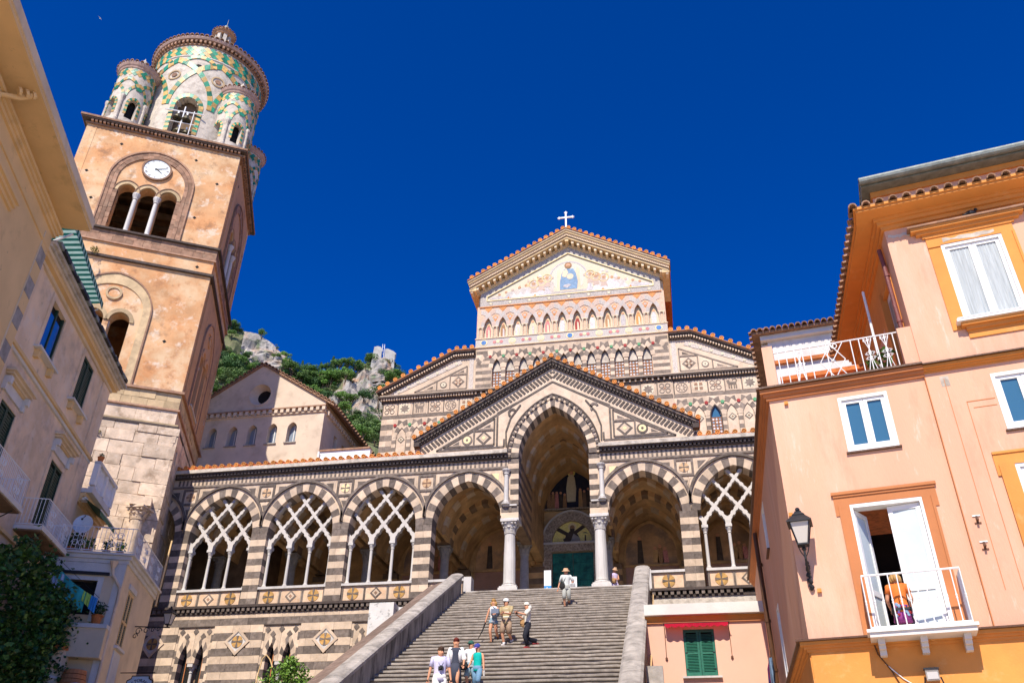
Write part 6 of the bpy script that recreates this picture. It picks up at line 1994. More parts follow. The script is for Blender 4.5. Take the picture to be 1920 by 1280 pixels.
# right leaf nearly shut, left leaf swung inwards
DR_ = Frame(RF(u1 - .08, -.06, 0), -10.5 - 6)
def door_leaf(F, par, w_, s, name):
    L = MB(); a = 0
    e, f = z0 + .02, z1 - .085
    sg = s
    pr = lambda p, q: (min(sg * p, sg * q), max(sg * p, sg * q))
    for p in ((0, .09), (w_ - .09, w_)): L.box(F, *pr(*p), -.05, 0, e, f, 'white')
    for zz in ((e, e + .16), (e + .82, e + .93), (f - .10, f)): L.box(F, *pr(.09, w_ - .09), -.05, 0, *zz, 'white')
    o = L.build(name, par)
    blk(F, 'pane', o, 'frosted', *pr(.09, w_ - .09), -.035, -.02, e + .93, f - .10)
    blk(F, 'pane', o, 'frosted', *pr(.09, w_ - .09), -.035, -.02, e + .16, e + .82)
    return o
door_leaf(DR_, oh, .62, -1, 'door_leaf')
DL_ = Frame(RF(u0 + .08, -.06, 0), -10.5 + 66)
door_leaf(DL_, oh, .60, 1, 'door_leaf')
# drainpipes, hooks, blocks, wires
MB().tube([US(-.42, .12, 14.7), US(-.42, .10, 14.3), US(-.42, .09, 12.25)], .055, 'pipe', 8).build('drainpipe', oh)
for z in (13.9, 12.6): MB().tube([US(-.42, .09, z), US(-.42, .09, z + .06)], .07, 'pipe', 8).build('pipe_clip', oh)
MB().tube([RS(-9.0, .12, 10.95), RS(-9.0, .10, 8), RS(-9.0, .10, 4)], .07, 'brownpipe', 8).build('drainpipe', oh)
for z in (9.9, 8.2, 6.8): MB().tube([RS(-9.0, .10, z), RS(-9.0, .10, z + .08)], .09, 'brownpipe', 8).build('pipe_clip', oh)
for z in (7.72, 7.20):
    m = MB(); m.box(RF, 3.47, 3.51, .02, .16, z - .08, z - .05, 'rust_iron'); m.box(RF, 3.42, 3.56, .04, .06, z + .02, z + .045, 'white'); m.box(RF, 3.47, 3.51, .04, .06, z - .10, z + .03, 'rust_iron'); m.box(RF, 3.43, 3.55, .04, .055, z - .13, z - .10, 'rust_iron'); m.build('wall_hook', oh)
for u, z in ((.36, 10.8), (.36, 6.58), (.06, 8.2)): blk(RF, 'beam_stub', oh, 'orange', u - .04, u + .04, -.1, .07, z - .035, z + .035)
MB().tube([RF(1.15, .07, 5.6), RF(1.2, .06, 5.3), RF(1.38, .05, 5.0), RF(1.5, .05, 4.7), RF(1.5, .05, 4.4)], .012, 'brownpipe', 5).build('cable', oh)
MB().tube([RF(1.30, .05, 5.12), RF(1.55, .05, 4.85), RF(1.75, .05, 4.7)], .010, 'white', 5).build('cable', oh)
# terrace posts and scrolled railing
blk(RF, 'terrace_post', oh, 'peach', .02, .26, -.3, .0, 11.2, 12.36)
blk(RF, 'terrace_post', oh, 'peach', 2.98, UP - .002, -.3, .02, 11.2, 12.24)
rl_ = MB()
tr_ = thing('terrace_railing', tuple(RF(1.6, -.12, 11.2)), 'white scrolled iron railing along the roof terrace of the orange house', 'railing')
v = -.12
MB().tube([RF(.26, v, 12.22), RF(2.98, v, 12.22)], .018, 'white', 6).build('top_rail', tr_)
MB().tube([RF(.26, v, 11.30), RF(2.98, v, 11.30)], .015, 'white', 6).build('bottom_rail', tr_)
for k in range(15):
    u = .36 + k * .18
    if 5 <= k <= 8 and k % 3: continue
    MB().tube([RF(u, v, 11.3), RF(u, v, 12.22)], .013, 'white', 5).build('bar', tr_)
def scroll(c, r, a0, turns=1.25, n=18): return [RF(c[0] + r * (1 - .65 * i / n) * math.cos(a0 + turns * 6.283 * i / n), v, c[1] + r * (1 - .65 * i / n) * math.sin(a0 + turns * 6.283 * i / n)) for i in range(n + 1)]
for c in (.81, 1.17 - .35, 2.34, 2.70):
    for s in (-1, 1):
        MB().tube([RF(c - s * .09, v, 12.2), RF(c + s * .02, v, 11.85), RF(c - s * .09, v, 11.35)], .009, 'white', 5).build('scrollwork', tr_)
        for z in (11.68, 11.80): MB().tube(scroll((c + s * .055, z), .05, 0 if s > 0 else math.pi), .009, 'white', 4).build('scrollwork', tr_)
    for s in (-1, 1): MB().tube(scroll((c + s * .05, 12.14), .045, math.pi / 2), .009, 'white', 4).build('scrollwork', tr_)
for a, c in (((1.26, 12.2), (1.80, 11.32)), ((1.80, 12.2), (1.26, 11.32)), ((1.53, 12.2), (1.26, 11.76)), ((1.53, 12.2), (1.80, 11.76)), ((1.53, 11.32), (1.26, 11.76)), ((1.53, 11.32), (1.80, 11.76))):
    MB().tube([RF(a[0], v, a[1]), RF(c[0], v, c[1])], .012, 'white', 5).build('lattice_bar', tr_)
for s in (-1, 1): MB().tube(scroll((1.53 + s * .09, 12.15), .08, math.pi / 2 + s), .011, 'white', 5).build('scrollwork', tr_)
m = MB(); m.ball(RF(1.53, v, 11.76), .04, 'white', 8, 5); m.build('rosette', tr_)
sk = MB().tube([RF(2.59, -1.2, 11.2), RF(2.60, -1.2, 14.15)], .032, 'white', 6).build('awning_pole')
tag(sk, 'white pole leaning up from the roof terrace of the orange house', 'pole')
# low brown box behind the railing
lb = thing('terrace_shed', tuple(RF(1.0, -3.2, 11.2)), 'low tiled shed with a white door standing on the roof terrace behind the railing', 'shed')
blk(RF, 'shed_wall', lb, 'whitewall', .35, 2.3, -4, -3, 11.2, 12.9)
blk(RF, 'shed_roof', lb, 'tile', .25, 2.4, -4.1, -2.8, 12.902, 13.02)
blk(RF, 'shed_door', lb, 'white', .75, 1.6, -3.02, -2.97, 11.2, 12.6)
# potted plant by the terrace door
def leaf_clump(c, r, n, mat, seed=1, s=(.03, .07), flat=1.0):
    g_ = random.Random(seed); m = MB()
    for k in range(n):
        d = Vector((g_.gauss(0, 1), g_.gauss(0, 1), g_.gauss(0, 1) * flat)).normalized() * r * g_.uniform(.35, 1.05)
        p = Vector(c) + d
        x = Vector((g_.gauss(0, 1), g_.gauss(0, 1), g_.gauss(0, 1))).normalized()
        y = x.cross(Vector((g_.gauss(0, 1), g_.gauss(0, 1), g_.gauss(0, 1)))).normalized()
        q = g_.uniform(*s)
        m.add([p - x * q, p + y * q * .45, p + x * q, p - y * q * .45], [(0, 1, 2, 3)], mat)
    return m
def potted(c, pr, ph, lr, label, mat='leaf', seed=1, pot='tile', group=None):
    t = thing('potted_plant', tuple(c), label, 'plant', group)
    MB().lathe(c, [(pr * .7, 0), (pr, ph * .86), (pr * 1.12, ph * .88), (pr * 1.12, ph)], pot, 12).build('pot', t)
    o = leaf_clump(Vector(c) + Vector((0, 0, ph + lr * .7)), lr, 150, mat, seed, (lr * .14, lr * .3)).build('leaves', t, kind='stuff')
    return t
potted(RF(2.55, -.55, 11.2), .17, .3, .36, 'green potted plant behind the white terrace railing of the orange house', 'leaf', 3)
# lantern on the house corner
ln = thing('wall_lantern', tuple(RF(.2, .05, 6.7)), 'black street lantern on an ornate bracket at the corner of the orange house', 'lantern')
LU, LV = .22, .42
def lantern(t, c, k=1.0, ax=0):
    F = Frame(c, ax)
    zb_, zt_ = .0, .42 * k
    a, b_ = .10 * k, .19 * k
    for (su, sv) in ((-1, -1), (1, -1), (1, 1), (-1, 1)): MB().tube([F(su * a, sv * a, zb_), F(su * b_, sv * b_, zt_)], .014 * k, 'iron', 5).build('corner_bar', t)
    for q in range(4):
        (u0_, v0_), (u1_, v1_) = [((-1, -1)), ((1, -1)), ((1, 1)), ((-1, 1))][q], [((1, -1)), ((1, 1)), ((-1, 1)), ((-1, -1))][q]
        MB().add([F(u0_ * a * .95, v0_ * a * .95, zb_), F(u1_ * a * .95, v1_ * a * .95, zb_), F(u1_ * b_ * .95, v1_ * b_ * .95, zt_), F(u0_ * b_ * .95, v0_ * b_ * .95, zt_)], [(0, 1, 2, 3)], 'lampglass').build('pane', t)
    m = MB()
    r4 = lambda h, w_: [F(su * w_, sv * w_, h) for su, sv in ((-1, -1), (1, -1), (1, 1), (-1, 1))]
    lv = [(zt_, b_ * 1.28), (zt_ + .02 * k, b_ * 1.28), (zt_ + .16 * k, b_ * .62), (zt_ + .17 * k, b_ * .66), (zt_ + .24 * k, b_ * .34), (zt_ + .26 * k, b_ * .36)]
    vs = []; [vs.extend(r4(h, w_)) for h, w_ in lv]
    fs = [(3, 2, 1, 0), tuple(range(20, 24))] + [(4 * i + j, 4 * i + (j + 1) % 4, 4 * i + 4 + (j + 1) % 4, 4 * i + 4 + j) for i in range(5) for j in range(4)]
    m.add(vs, fs, 'iron'); m.ball(F(0, 0, zt_ + .31 * k), .05 * k, 'iron', 8, 5); m.build('roof', t)
    m = MB(); m.box(F, -a * 1.1, a * 1.1, -a * 1.1, a * 1.1, zb_ - .03 * k, zb_, 'iron'); m.lathe(F(0, 0, zb_ - .14 * k), [(.02 * k, 0), (.05 * k, .04 * k), (.03 * k, .08 * k), (.06 * k, .11 * k)], 'iron', 8); m.build('base', t)
lantern(ln, RF(LU, LV, 7.42), 1.0, -10.5)
m = MB()
m.tube([RF(LU, .0, 6.75), RF(LU, .10, 6.9), RF(LU, .28, 7.0), RF(LU, LV, 7.12), RF(LU, LV, 7.3)], .022, 'iron', 6)
m.tube([RF(LU, .0, 7.12), RF(LU, .2, 7.16), RF(LU, LV, 7.2)], .018, 'iron', 6)
for i in range(16):
    f = i / 15; m.ball(RF(LU + .02 * math.sin(i * 2.1), .05 + .10 * f, 6.62 + .5 * f), .038 + .012 * math.sin(i * 1.7), 'iron', 7, 4)
for s in (-1, 1): m.tube([RF(LU + s * .02, LV * .8, 7.2), RF(LU + s * .07, LV * .9, 7.28), RF(LU + s * .11, LV, 7.4)], .01, 'iron', 5)
m.build('bracket', ln)
# floodlight low on the orange wall
fl = thing('floodlight', tuple(RF(2.02, .1, 4.85)), 'small square floodlight on the orange wall below the balcony', 'floodlight')
m = MB(); m.box(RF, 1.93, 2.15, .14, .26, 4.76, 4.95, 'grey'); m.build('housing', fl)
MB().box(RF, 1.95, 2.13, .261, .27, 4.78, 4.90, 'lampglass').build('pane', fl)
MB().box(RF, 1.91, 2.17, .12, .28, 4.951, 4.975, 'iron').build('hood', fl)
MB().tube([RF(1.91, .2, 4.82), RF(1.88, .18, 4.7), RF(1.88, .03, 4.6), RF(2.2, .03, 4.6), RF(2.2, .18, 4.7), RF(2.17, .2, 4.82)], .014, 'iron', 5).build('bracket', fl)
# pigeon on the window hood
pg = thing('pigeon', tuple(RF(5.15, .35, 14.70)), 'small dark pigeon perched on the hood over the curtained window', 'bird')
def bird(t, c, s, col, ax):
    F = Frame(c, ax); m = MB()
    m.ball(F(0, 0, .09 * s), .07 * s, col, 10, 6, (1.7, .9, .95)); m.ball(F(.11 * s, 0, .17 * s), .04 * s, col, 8, 5); m.tube([F(-.08 * s, 0, .08 * s), F(-.2 * s, 0, .04 * s)], [.04 * s, .012 * s], col, 6)
    m.tube([F(.14 * s, 0, .17 * s), F(.18 * s, 0, .16 * s)], [.012 * s, .003 * s], 'mould', 5)
    for q in (-.02, .02): m.tube([F(0, q * s, .04 * s), F(.01 * s, q * s, 0)], .006 * s, 'rust', 4)
    return m.build('body', t, smooth=True)
bird(pg, RF(5.15, .22, 14.745), 1.0, 'iron', 0)
# ---------------- white house behind the roof terrace ----------------
wh = thing('white_house', (6, 31, 10), 'white house with a tiled roof edge behind the roof terrace railing', 'house')
WHF = Frame((4.2, 30, 0), -8)
blk(WHF, 'front_wall', wh, 'whitewall', 0.25, 7, -8, 0, 8, 19.7)
blk(WHF, 'side_wall', wh, 'palazzo', .0, .25, -8, .0, 8, 19.6)  # brown stucco colour stands in for the shading on this side
blk(WHF, 'cornice', wh, 'whitewall', .0, 7, -8, .22, 19.702, 19.9)
blk(WHF, 'roof', wh, 'tilegrey', -.3, 7, -8, .42, 19.902, 20.0)
for k in range(30): link('eave_tile', rim_mesh(.11), wh, Matrix.Translation(WHF(-.2 + k * .24, .46, 20.0)) @ Matrix.Rotation(R(-8), 4, 'Z') @ Matrix.Rotation(R(10), 4, 'X'))
for k in range(20): link('eave_tile', rim_mesh(.11), wh, Matrix.Translation(WHF(-.32, .3 - k * .4, 20.0)) @ Matrix.Rotation(R(262), 4, 'Z') @ Matrix.Rotation(R(10), 4, 'X'))
blk(WHF, 'string_course', wh, 'tile', .3, 3.2, .0, .15, 18.6, 18.75)
for u in (1.9, 2.2, 2.4): MB().tube([WHF(u, -1, 20), WHF(u, -1, 20.6)], .012, 'iron', 4).build('antenna', wh)
# ---------------- low pink house by the stairs ----------------
ph = thing('pink_house', (1, 30, 0), 'low pink house with a white roof slab beside the stairs', 'house')
HF = Frame((0, 30, 0), 0)
hw_ = (.14, 1.16, 7.28, 8.78)
slab_with_holes(HF, ph, -1.09, 2.9, 0, 9.0, [hw_], 'pinkwall', .4)
blk(HF, 'fascia', ph, 'orange', -1.09, 2.85, -.4, .05, 9.0, 9.22)
blk(HF, 'moulding', ph, 'rust', -1.09, 2.85, -.3, .07, 8.99, 9.03)
blk(HF, 'roof_slab', ph, 'whitewall', -1.09, 2.85, -6, .26, 9.225, 9.58)
for s, (u0, u1) in ((0, (.15, .645)), (1, (.655, 1.15))):
    m = MB()
    for p in ((u0, u0 + .07), (u1 - .07, u1)): m.box(HF, *p, -.06, -.015, 7.29, 8.77, 'teal')
    for zz in ((7.29, 7.42), (7.98, 8.05), (8.68, 8.77)): m.box(HF, u0 + .07, u1 - .07, -.06, -.015, *zz, 'teal')
    o = m.build('shutter', ph)
    for k in range(26):
        z = 7.43 + k * .048
        if 7.96 < z < 8.06: continue
        q = [HF(u0 + .07, -.055, z), HF(u1 - .07, -.055, z), HF(u1 - .07, -.02, z - .03), HF(u0 + .07, -.02, z - .03)]
        q2 = [p + Vector((0, 0, .012)) for p in q]
        MB().add(q + q2, [(0, 1, 2, 3), (7, 6, 5, 4), (0, 4, 5, 1), (1, 5, 6, 2), (2, 6, 7, 3), (3, 7, 4, 0)], 'teal').build('slat', o)
    for z in (7.5, 8.02, 8.55): blk(HF, 'hinge', o, 'iron', (u0 + .02) if s == 0 else (u1 - .09), (u0 + .09) if s == 0 else (u1 - .02), -.02, .0, z, z + .03)
blk(HF, 'window_back', ph, 'black', .1, 1.2, -.39, -.3, 7.2, 8.8)
blk(HF, 'sill', ph, 'marble', .02, 1.28, -.3, .12, 7.22, 7.28)
aw = thing('red_awning', (.6, 29.9, 9), 'small red awning with a scalloped edge over the green shutters', 'awning')
m = MB(); n = 48
vs = []
for i in range(n + 1):
    u = -.44 + 2.08 * i / n
    ph_ = i / n * 9
    drop = .06 * abs(math.sin(math.pi * ph_))
    vs += [HF(u, .02, 9.0), HF(u, .34, 8.93), HF(u, .35, 8.80 - drop + .03)]
m.add(vs, [(3 * i + a, 3 * i + 3 + a, 3 * i + 4 + a, 3 * i + 1 + a) for i in range(n) for a in (0, 1)], 'awning'); m.build('cloth', aw)
MB().tube([HF(-.5, .34, 8.92), HF(1.7, .34, 8.92)], .012, 'iron', 5).build('rod', aw)
for u in (-.46, 1.66):
    MB().tube([HF(u, .02, 8.78), HF(u, .34, 8.92)], .012, 'iron', 5).build('arm', aw)
    o = MB().tube([HF(u, .05, 8.92), HF(u, .05, 7.88)], .010, 'rust_iron', 5).build('pull_rod', aw)
    m = MB(); m.prism(HF, [(u - .045, 7.86), (u, 7.80), (u + .045, 7.86), (u, 7.92)], .02, .06, 'rust_iron'); m.build('rod_plate', o)
sb = thing('stone_block', (-.8, 26.6, 0), 'square stone block standing in front of the pink house beside the parapet', 'block')
FB = Frame((0, 27.0, 0), 0)
MB().box(FB, -1.05, -.55, -.5, .0, 5.0, 7.05, 'grey').build('pillar', sb)
MB().box(FB, -1.09, -.51, -.54, .04, 6.45, 6.55, 'grey').build('pillar_ledge', sb)
gp = MB().tube([(-.98, 38.4, 12.3), (-.98, 30.5, 8.2), (-.98, 26, 5.9)], .05, 'yellow', 6).build('handrail_pipe')
tag(gp, 'yellowish pipe running up the outer side of the parapet by the pink house', 'pipe')
# laundry hung from the side of the orange house
def cloth(t, F, pts, mat, name='cloth', wob=.04):
    """hanging sheet: pts [(u,z_top,z_bottom)]"""
    m = MB(); vs = []
    n = 14
    for i in range(n + 1):
        f = i / n; k = f * (len(pts) - 1); j = min(int(k), len(pts) - 2); g_ = k - j
        u = pts[j][0] + (pts[j + 1][0] - pts[j][0]) * g_; zt_ = pts[j][1] + (pts[j + 1][1] - pts[j][1]) * g_; zb_ = pts[j][2] + (pts[j + 1][2] - pts[j][2]) * g_
        vs += [F(u, wob * math.sin(i * 1.3), zt_), F(u, wob * 1.6 * math.sin(i * 1.3 + .5), (zt_ + zb_) / 2), F(u, wob * 1.2 * math.sin(i * 1.1 + 1), zb_)]
    m.add(vs, [(3 * i + a, 3 * i + 3 + a, 3 * i + 4 + a, 3 * i + 1 + a) for i in range(n) for a in (0, 1)], mat)
    return m.build(name, t, smooth=True)
ly = thing('laundry', tuple(RS(-7, .3, 6)), 'purple and red washing hanging on the side of the orange house', 'laundry')
Fl_ = Frame(RS(-7.5, .30, 0), 268.3)
cloth(ly, Fl_, [(-1.0, 6.8, 5.9), (-.4, 6.8, 5.7)], 'cloth_purple'); cloth(ly, Fl_, [(-.4, 6.8, 6.3), (.1, 6.8, 6.2)], 'cloth_red'); cloth(ly, Fl_, [(.1, 6.8, 5.8), (.5, 6.8, 6.0)], 'bluerobe')
MB().tube([RS(-9, .3, 6.82), RS(-6, .3, 6.82)], .008, 'iron', 4).build('line', ly)
# ---------------- left: terrace house, palazzo, yellow house ----------------
HC = Vector((-21.27, 30, 0))
LF, LS = Frame(HC, 20), Frame(HC, 109)
th = thing('terrace_house', tuple(HC), 'cream corner house with a railed terrace on its roof, below the bell tower', 'house')
fw = (-2.05, -.92, 9.95, 11.25)
slab_with_holes(LF, th, -4.6, 0, 0, 12.2, [fw], 'cream', .4)
sw_ = (1.05, 1.95, 9.1, 11.2)
slab_with_holes(LS, th, .05, 5.1, 0, 12.2, [sw_], 'cream', .4)
for z0, z1, v in ((11.95, 12.1, .06), (12.1, 12.25, .14), (12.252, 12.34, .24)):
    blk(LF, 'cornice', th, 'whitewall', -4.6, v, -.2, v, z0, z1 - .002); blk(LS, 'cornice', th, 'whitewall', -.0, 5.2, -.2, v - .003, z0, z1 - .002)
blk(LF, 'pilaster_strip', th, 'whitewall', -.32, .0, -.1, .05, 4, 11.94)
blk(LF, 'frieze', th, 'whitewall', -2.9, -.32, -.1, .03, 11.45, 11.94)
m = MB(); m.add([LF(-4.5, 0, 12.30), LF(0, 0, 12.30), LS(5.1, 0, 12.30), LF(-4.5, -5, 12.30)], [(0, 1, 2, 3)], 'grey'); m.build('terrace_floor', th)
w_ = blk(LF, 'window', th, 'black', *fw[:2], -.4, -.3, *fw[2:])
for a, c, e, f in ((fw[0] - .16, fw[0], 9.7, 11.4), (fw[1], fw[1] + .2, 9.7, 11.4), (fw[0], fw[1], 11.25, 11.4)): blk(LF, 'frame', w_, 'whitewall', a, c, -.3, .05, e, f)
blk(LF, 'lintel_shade', th, 'iron', -2.6, -.55, -.1, .16, 11.46, 11.56)
blk(LF, 'balcony_parapet', th, 'cream', -3.6, -.02, .0, .55, 8.3, 9.35)
blk(LF, 'parapet_moulding', th, 'whitewall', -3.6, .0, -.0, .62, 9.352, 9.5)
w_ = blk(LS, 'window', th, 'black', sw_[0], sw_[1], -.3, -.2, sw_[2], sw_[3])
for k in range(2):
    a = sw_[0] + k * (sw_[1] - sw_[0]) / 2; c = a + (sw_[1] - sw_[0]) / 2
    for p in ((a + .01, a + .07, 9.1, 11.2), (c - .07, c - .01, 9.1, 11.2), (a + .07, c - .07, 9.1, 9.2), (a + .07, c - .07, 10.0, 10.08), (a + .07, c - .07, 11.1, 11.2)): blk(LS, 'shutter_frame', w_, 'yellow', p[0], p[1], -.1, .02, p[2], p[3])
    for j in range(22): blk(LS, 'slat', w_, 'greenpaint', a + .07, c - .07, -.08, -.02, 9.22 + j * .085, 9.27 + j * .085)
blk(LS, 'sill', th, 'whitewall', .9, 2.1, -.1, .14, 8.98, 9.08); blk(LS, 'apron', th, 'whitewall', 1.0, 2.0, -.1, .04, 7.6, 8.9)
blk(LS, 'window_head', th, 'whitewall', .95, 2.05, -.1, .07, 11.25, 11.45)
MB().tube([LF(-.45, .2, 12.0), LF(-.45, .16, 11.75)], [.17, .08], 'palazzo', 8).build('rainwater_head', th)
MB().tube([LF(-.45, .16, 11.75), LF(-.40, .14, 11.5), LF(-.02, .12, 11.0), LF(.0, .12, 10.6), LF(.0, .1, 8.0), LF(.0, .1, 5)], .055, 'palazzo', 8).build('drainpipe', th)
# terrace railing with scrollwork
def iron_rail(t, pts, z, h, n_per_m=7, mat='white', panel=None):
    for zz in (z + .06, z + h): MB().tube([Vector((p.x, p.y, zz)) for p in pts], .017, mat, 5).build('rail', t)
    for p, q in zip(pts, pts[1:]):
        L = (q - p).length; n = max(1, round(L * n_per_m))
        for k in range(n + 1):
            c = p.lerp(q, k / n); MB().tube([(c.x, c.y, z + .06), (c.x, c.y, z + h)], .011, mat, 4).build('bar', t)
        k = 0
        d = (q - p).normalized()
        nsc = int(L / 1.25)
        for j in range(nsc):
            c = p.lerp(q, (j + .5) / nsc)
            for s in (-1, 1):
                for zc_, r_ in ((z + h * .32, .14), (z + h * .68, .14)):
                    pts_ = [c + d * (s * .12 + r_ * (1 - .6 * i / 16) * math.cos(i * .5) * s) + Vector((0, 0, zc_ - c.z + r_ * (1 - .6 * i / 16) * math.sin(i * .5))) for i in range(17)]
                    MB().tube(pts_, .014, mat, 4).build('scrollwork', t)
ZT_ = 12.36
tr = thing('terrace_railing', tuple(HC + Vector((0, 0, 12.3))), 'white scrolled iron railing round the terrace in front of the bell tower base', 'railing')
iron_rail(tr, [LF(-2.75, .12, 0), LF(.10, .12, 0), LS(4.9, .12, 0)], ZT_, 1.0, 6)
# palazzo
PD = Vector((-23.89, 29.05, 0))
LP = Frame(PD, 109)
pz = thing('palazzo', tuple(PD), 'old stained palazzo with green shuttered doors, iron balconies and a striped awning above', 'house')
d1, d2 = (-8.35, -7.05, 12.3, 14.72), (-3.15, -1.80, 12.4, 14.87)
u1_, u2_ = (-7.22, -5.82, 17.35, 19.38), (-3.18, -1.88, 17.4, 19.45)
slab_with_holes(LP, pz, -30, .52, 0, 20.1, [d1, d2, u1_, u2_], 'palazzo', .45)
Pn = Frame(LP(.52, 0, 0), 199)
blk(Pn, 'end_wall', pz, 'palazzo', 0.004, 12, -.4, 0, 0, 20.1)
def shutter(F, par, h, mat='greenpaint', lean=.0):
    w_ = blk(F, 'shutter', par, 'black', h[0], h[1], -.12, -.06, h[2], h[3])
    for k in range(2):
        a = h[0] + k * (h[1] - h[0]) / 2 + .01; c = a + (h[1] - h[0]) / 2 - .02
        for p in ((a, a + .06, h[2], h[3]), (c - .06, c, h[2], h[3]), (a + .06, c - .06, h[2], h[2] + .09), (a + .06, c - .06, h[3] - .09, h[3])): blk(F, 'stile', w_, mat, p[0], p[1], -.08, .02, p[2], p[3])
        n = int((h[3] - h[2] - .2) / .10)
        for j in range(n): blk(F, 'slat', w_, mat, a + .06, c - .06, -.06, -.01, h[2] + .1 + j * .10, h[2] + .165 + j * .10)
    return w_
for h in (d1, d2, u2_): shutter(LP, pz, h)
w_ = blk(LP, 'window', pz, 'black', u1_[0], u1_[1], -.2, -.12, u1_[2], u1_[3])
for k in range(2):
    a = u1_[0] + .08 + k * .66
    blk(LP, 'pane', w_, 'bluepane', a, a + .54, -.12, -.06, u1_[2] + .08, u1_[3] - .35)
for p in ((u1_[0], u1_[0] + .08), (-6.56, -6.48), (u1_[1] - .08, u1_[1])): blk(LP, 'frame', w_, 'greenpaint', p[0], p[1], -.15, -.02, u1_[2], u1_[3])
for h in (d1, d2, u1_, u2_):
    blk(LP, 'surround', pz, 'palazzo', h[0] - .22, h[0], -.1, .05, h[2], h[3]); blk(LP, 'surround', pz, 'palazzo', h[1], h[1] + .22, -.1, .05, h[2], h[3]); blk(LP, 'surround', pz, 'palazzo', h[0] - .22, h[1] + .22, -.1, .055, h[3] + .002, h[3] + .22)
for h in (u1_, u2_):
    blk(LP, 'sill', pz, 'whitewall', h[0] - .3, h[1] + .3, -.1, .26, h[2] - .1, h[2] - .02)
    for u in (h[0] - .1, h[1] - .1): blk(LP, 'sill_bracket', pz, 'yellow', u, u + .2, -.1, .18, h[2] - .4, h[2] - .102)
for h in (d1, d2):                                  # corniced hoods on brackets
    z = h[3] + .3
    for z0, z1, v, e in ((0, .42, .06, .1), (.42, .50, .16, .2), (.502, .58, .26, .3), (.582, .64, .36, .4), (.642, .70, .30, .36)):
        blk(LP, 'door_hood', pz, 'cream' if v > .1 else 'whitewall', h[0] - e, h[1] + e, -.1, v, z + z0, z + z1)
    for k in range(18): blk(LP, 'dentil', pz, 'yellow', h[0] + k * .075, h[0] + .04 + k * .075, .0, .13, z + .34, z + .418)
    for u in (h[0] - .28, h[1] + .10):
        m = MB(); m.box(LP, u, u + .18, 0, .24, z + .18, z + .42, 'whitewall'); m.box(LP, u + .01, u + .17, 0, .14, z - .05, z + .18, 'whitewall'); m.build('hood_bracket', pz)
for z0, z1, v in ((16.28, 16.4, .08), (16.4, 16.52, .16), (13.85 - 2.6, 13.97 - 2.6, .12)): blk(LP, 'string_course', pz, 'yellow' if v > .1 else 'whitewall', -30, .55, -.1, v, z0, z1 - .002)
for z0, z1, v, mt in ((19.72, 19.86, .10, 'cream'), (19.862, 20.0, .26, 'yellow'), (20.002, 20.12, .34, 'cream'), (20.122, 20.22, .42, 'plasterw'), (20.222, 20.34, .52, 'plasterw')):
    blk(LP, 'eave_moulding', pz, mt, -9.6, .52 + v, -.2, v, z0, z1); 
for k in range(26): blk(LP, 'gutter_piece', pz, 'iron' if k % 3 else 'copper', -9.4 + k * .39, -9.03 + k * .39, .38, .62 + rk_.uniform(-.03, .03), 20.342, 20.47 + rk_.uniform(-.02, .03))
for u in (-9.3, -.05): blk(LP, 'quoin_strip', pz, 'palazzo', u - .45, u + .45 if u < -1 else u + .57, -.1, .06, 0, 19.7)
rf = MB(); rf.add([LP(-9.6, .5, 20.36), LP(1.0, .5, 20.36), LP(1.0, -6, 21.0), LP(-9.6, -6, 21.0)], [(0, 1, 2, 3)], 'tilegrey'); rf.build('roof', pz)
# striped awning on the roof terrace
sa = thing('striped_awning', tuple(LP(-6.5, .3, 20.5)), 'green and white striped awning on top of the old palazzo beside the yellow house', 'awning')
n = 34
for k in range(n):
    a, c = -8.2 + k * 4.75 / n, -8.2 + (k + 1) * 4.75 / n
    m = MB(); mt = 'awning_green' if k % 2 else 'awning_pale'
    za, zc_ = 22.45 - .13 * (a + 8.1), 22.45 - .13 * (c + 8.1); m.add([LP(a, -1.6, za - .25), LP(c, -1.6, zc_ - .25), LP(c, .2, zc_), LP(a, .2, za), LP(a, .22, za - .32), LP(c, .22, zc_ - .32)], [(0, 1, 2, 3), (3, 2, 5, 4)], mt); m.build('awning_stripe', sa)
MB().tube([LP(-7.75, .08, 22.1), LP(-7.75, -1.6, 20.9)], .045, 'white', 6).build('awning_arm', sa); MB().tube([LP(-3.5, .08, 21.5), LP(-3.5, -1.5, 20.6)], .03, 'white', 6).build('awning_arm', sa)
MB().box(LP, -8.3, -3.4, -1.8, -1.62, 20.4, 22.4, 'cream').build('awning_wall', sa)
# two balconies
def balcony(h, u0, u1, z, out, label):
    t = thing('balcony', tuple(LP((u0 + u1) / 2, 0, z)), label, 'balcony', 'palazzo balconies')
    blk(LP, 'slab', t, 'whitewall', u0 - .05, u1 + .05, -.1, out + .06, z - .14, z)
    blk(LP, 'soffit', t, 'innerdark', u0, u1, 0, out, z - .19, z - .142)
    iron_rail(t, [LP(u0, .0, 0), LP(u0, out, 0), LP(u1, out, 0), LP(u1, .0, 0)], z, 1.0, 8)
    for u in (u0 + .3, u1 - .3):
        m = MB(); m.tube([LP(u, .02, z - .85), LP(u, .3, z - .55), LP(u, out - .1, z - .2)], .022, 'iron', 5)
        m.tube([LP(u, .18 + .14 * math.cos(q * .5) * (1 - q / 20), z - .40 + .14 * math.sin(q * .5) * (1 - q / 20)) for q in range(15)], .016, 'iron', 5); m.build('bracket', t)
balcony(d2, -4.35, -1.5, 11.85, .9, 'white iron balcony of the palazzo nearest the bell tower, under a green shuttered door')
balcony(d1, -9.4, -6.4, 11.72, .9, 'white iron balcony of the palazzo at the left edge, under a green shuttered door')
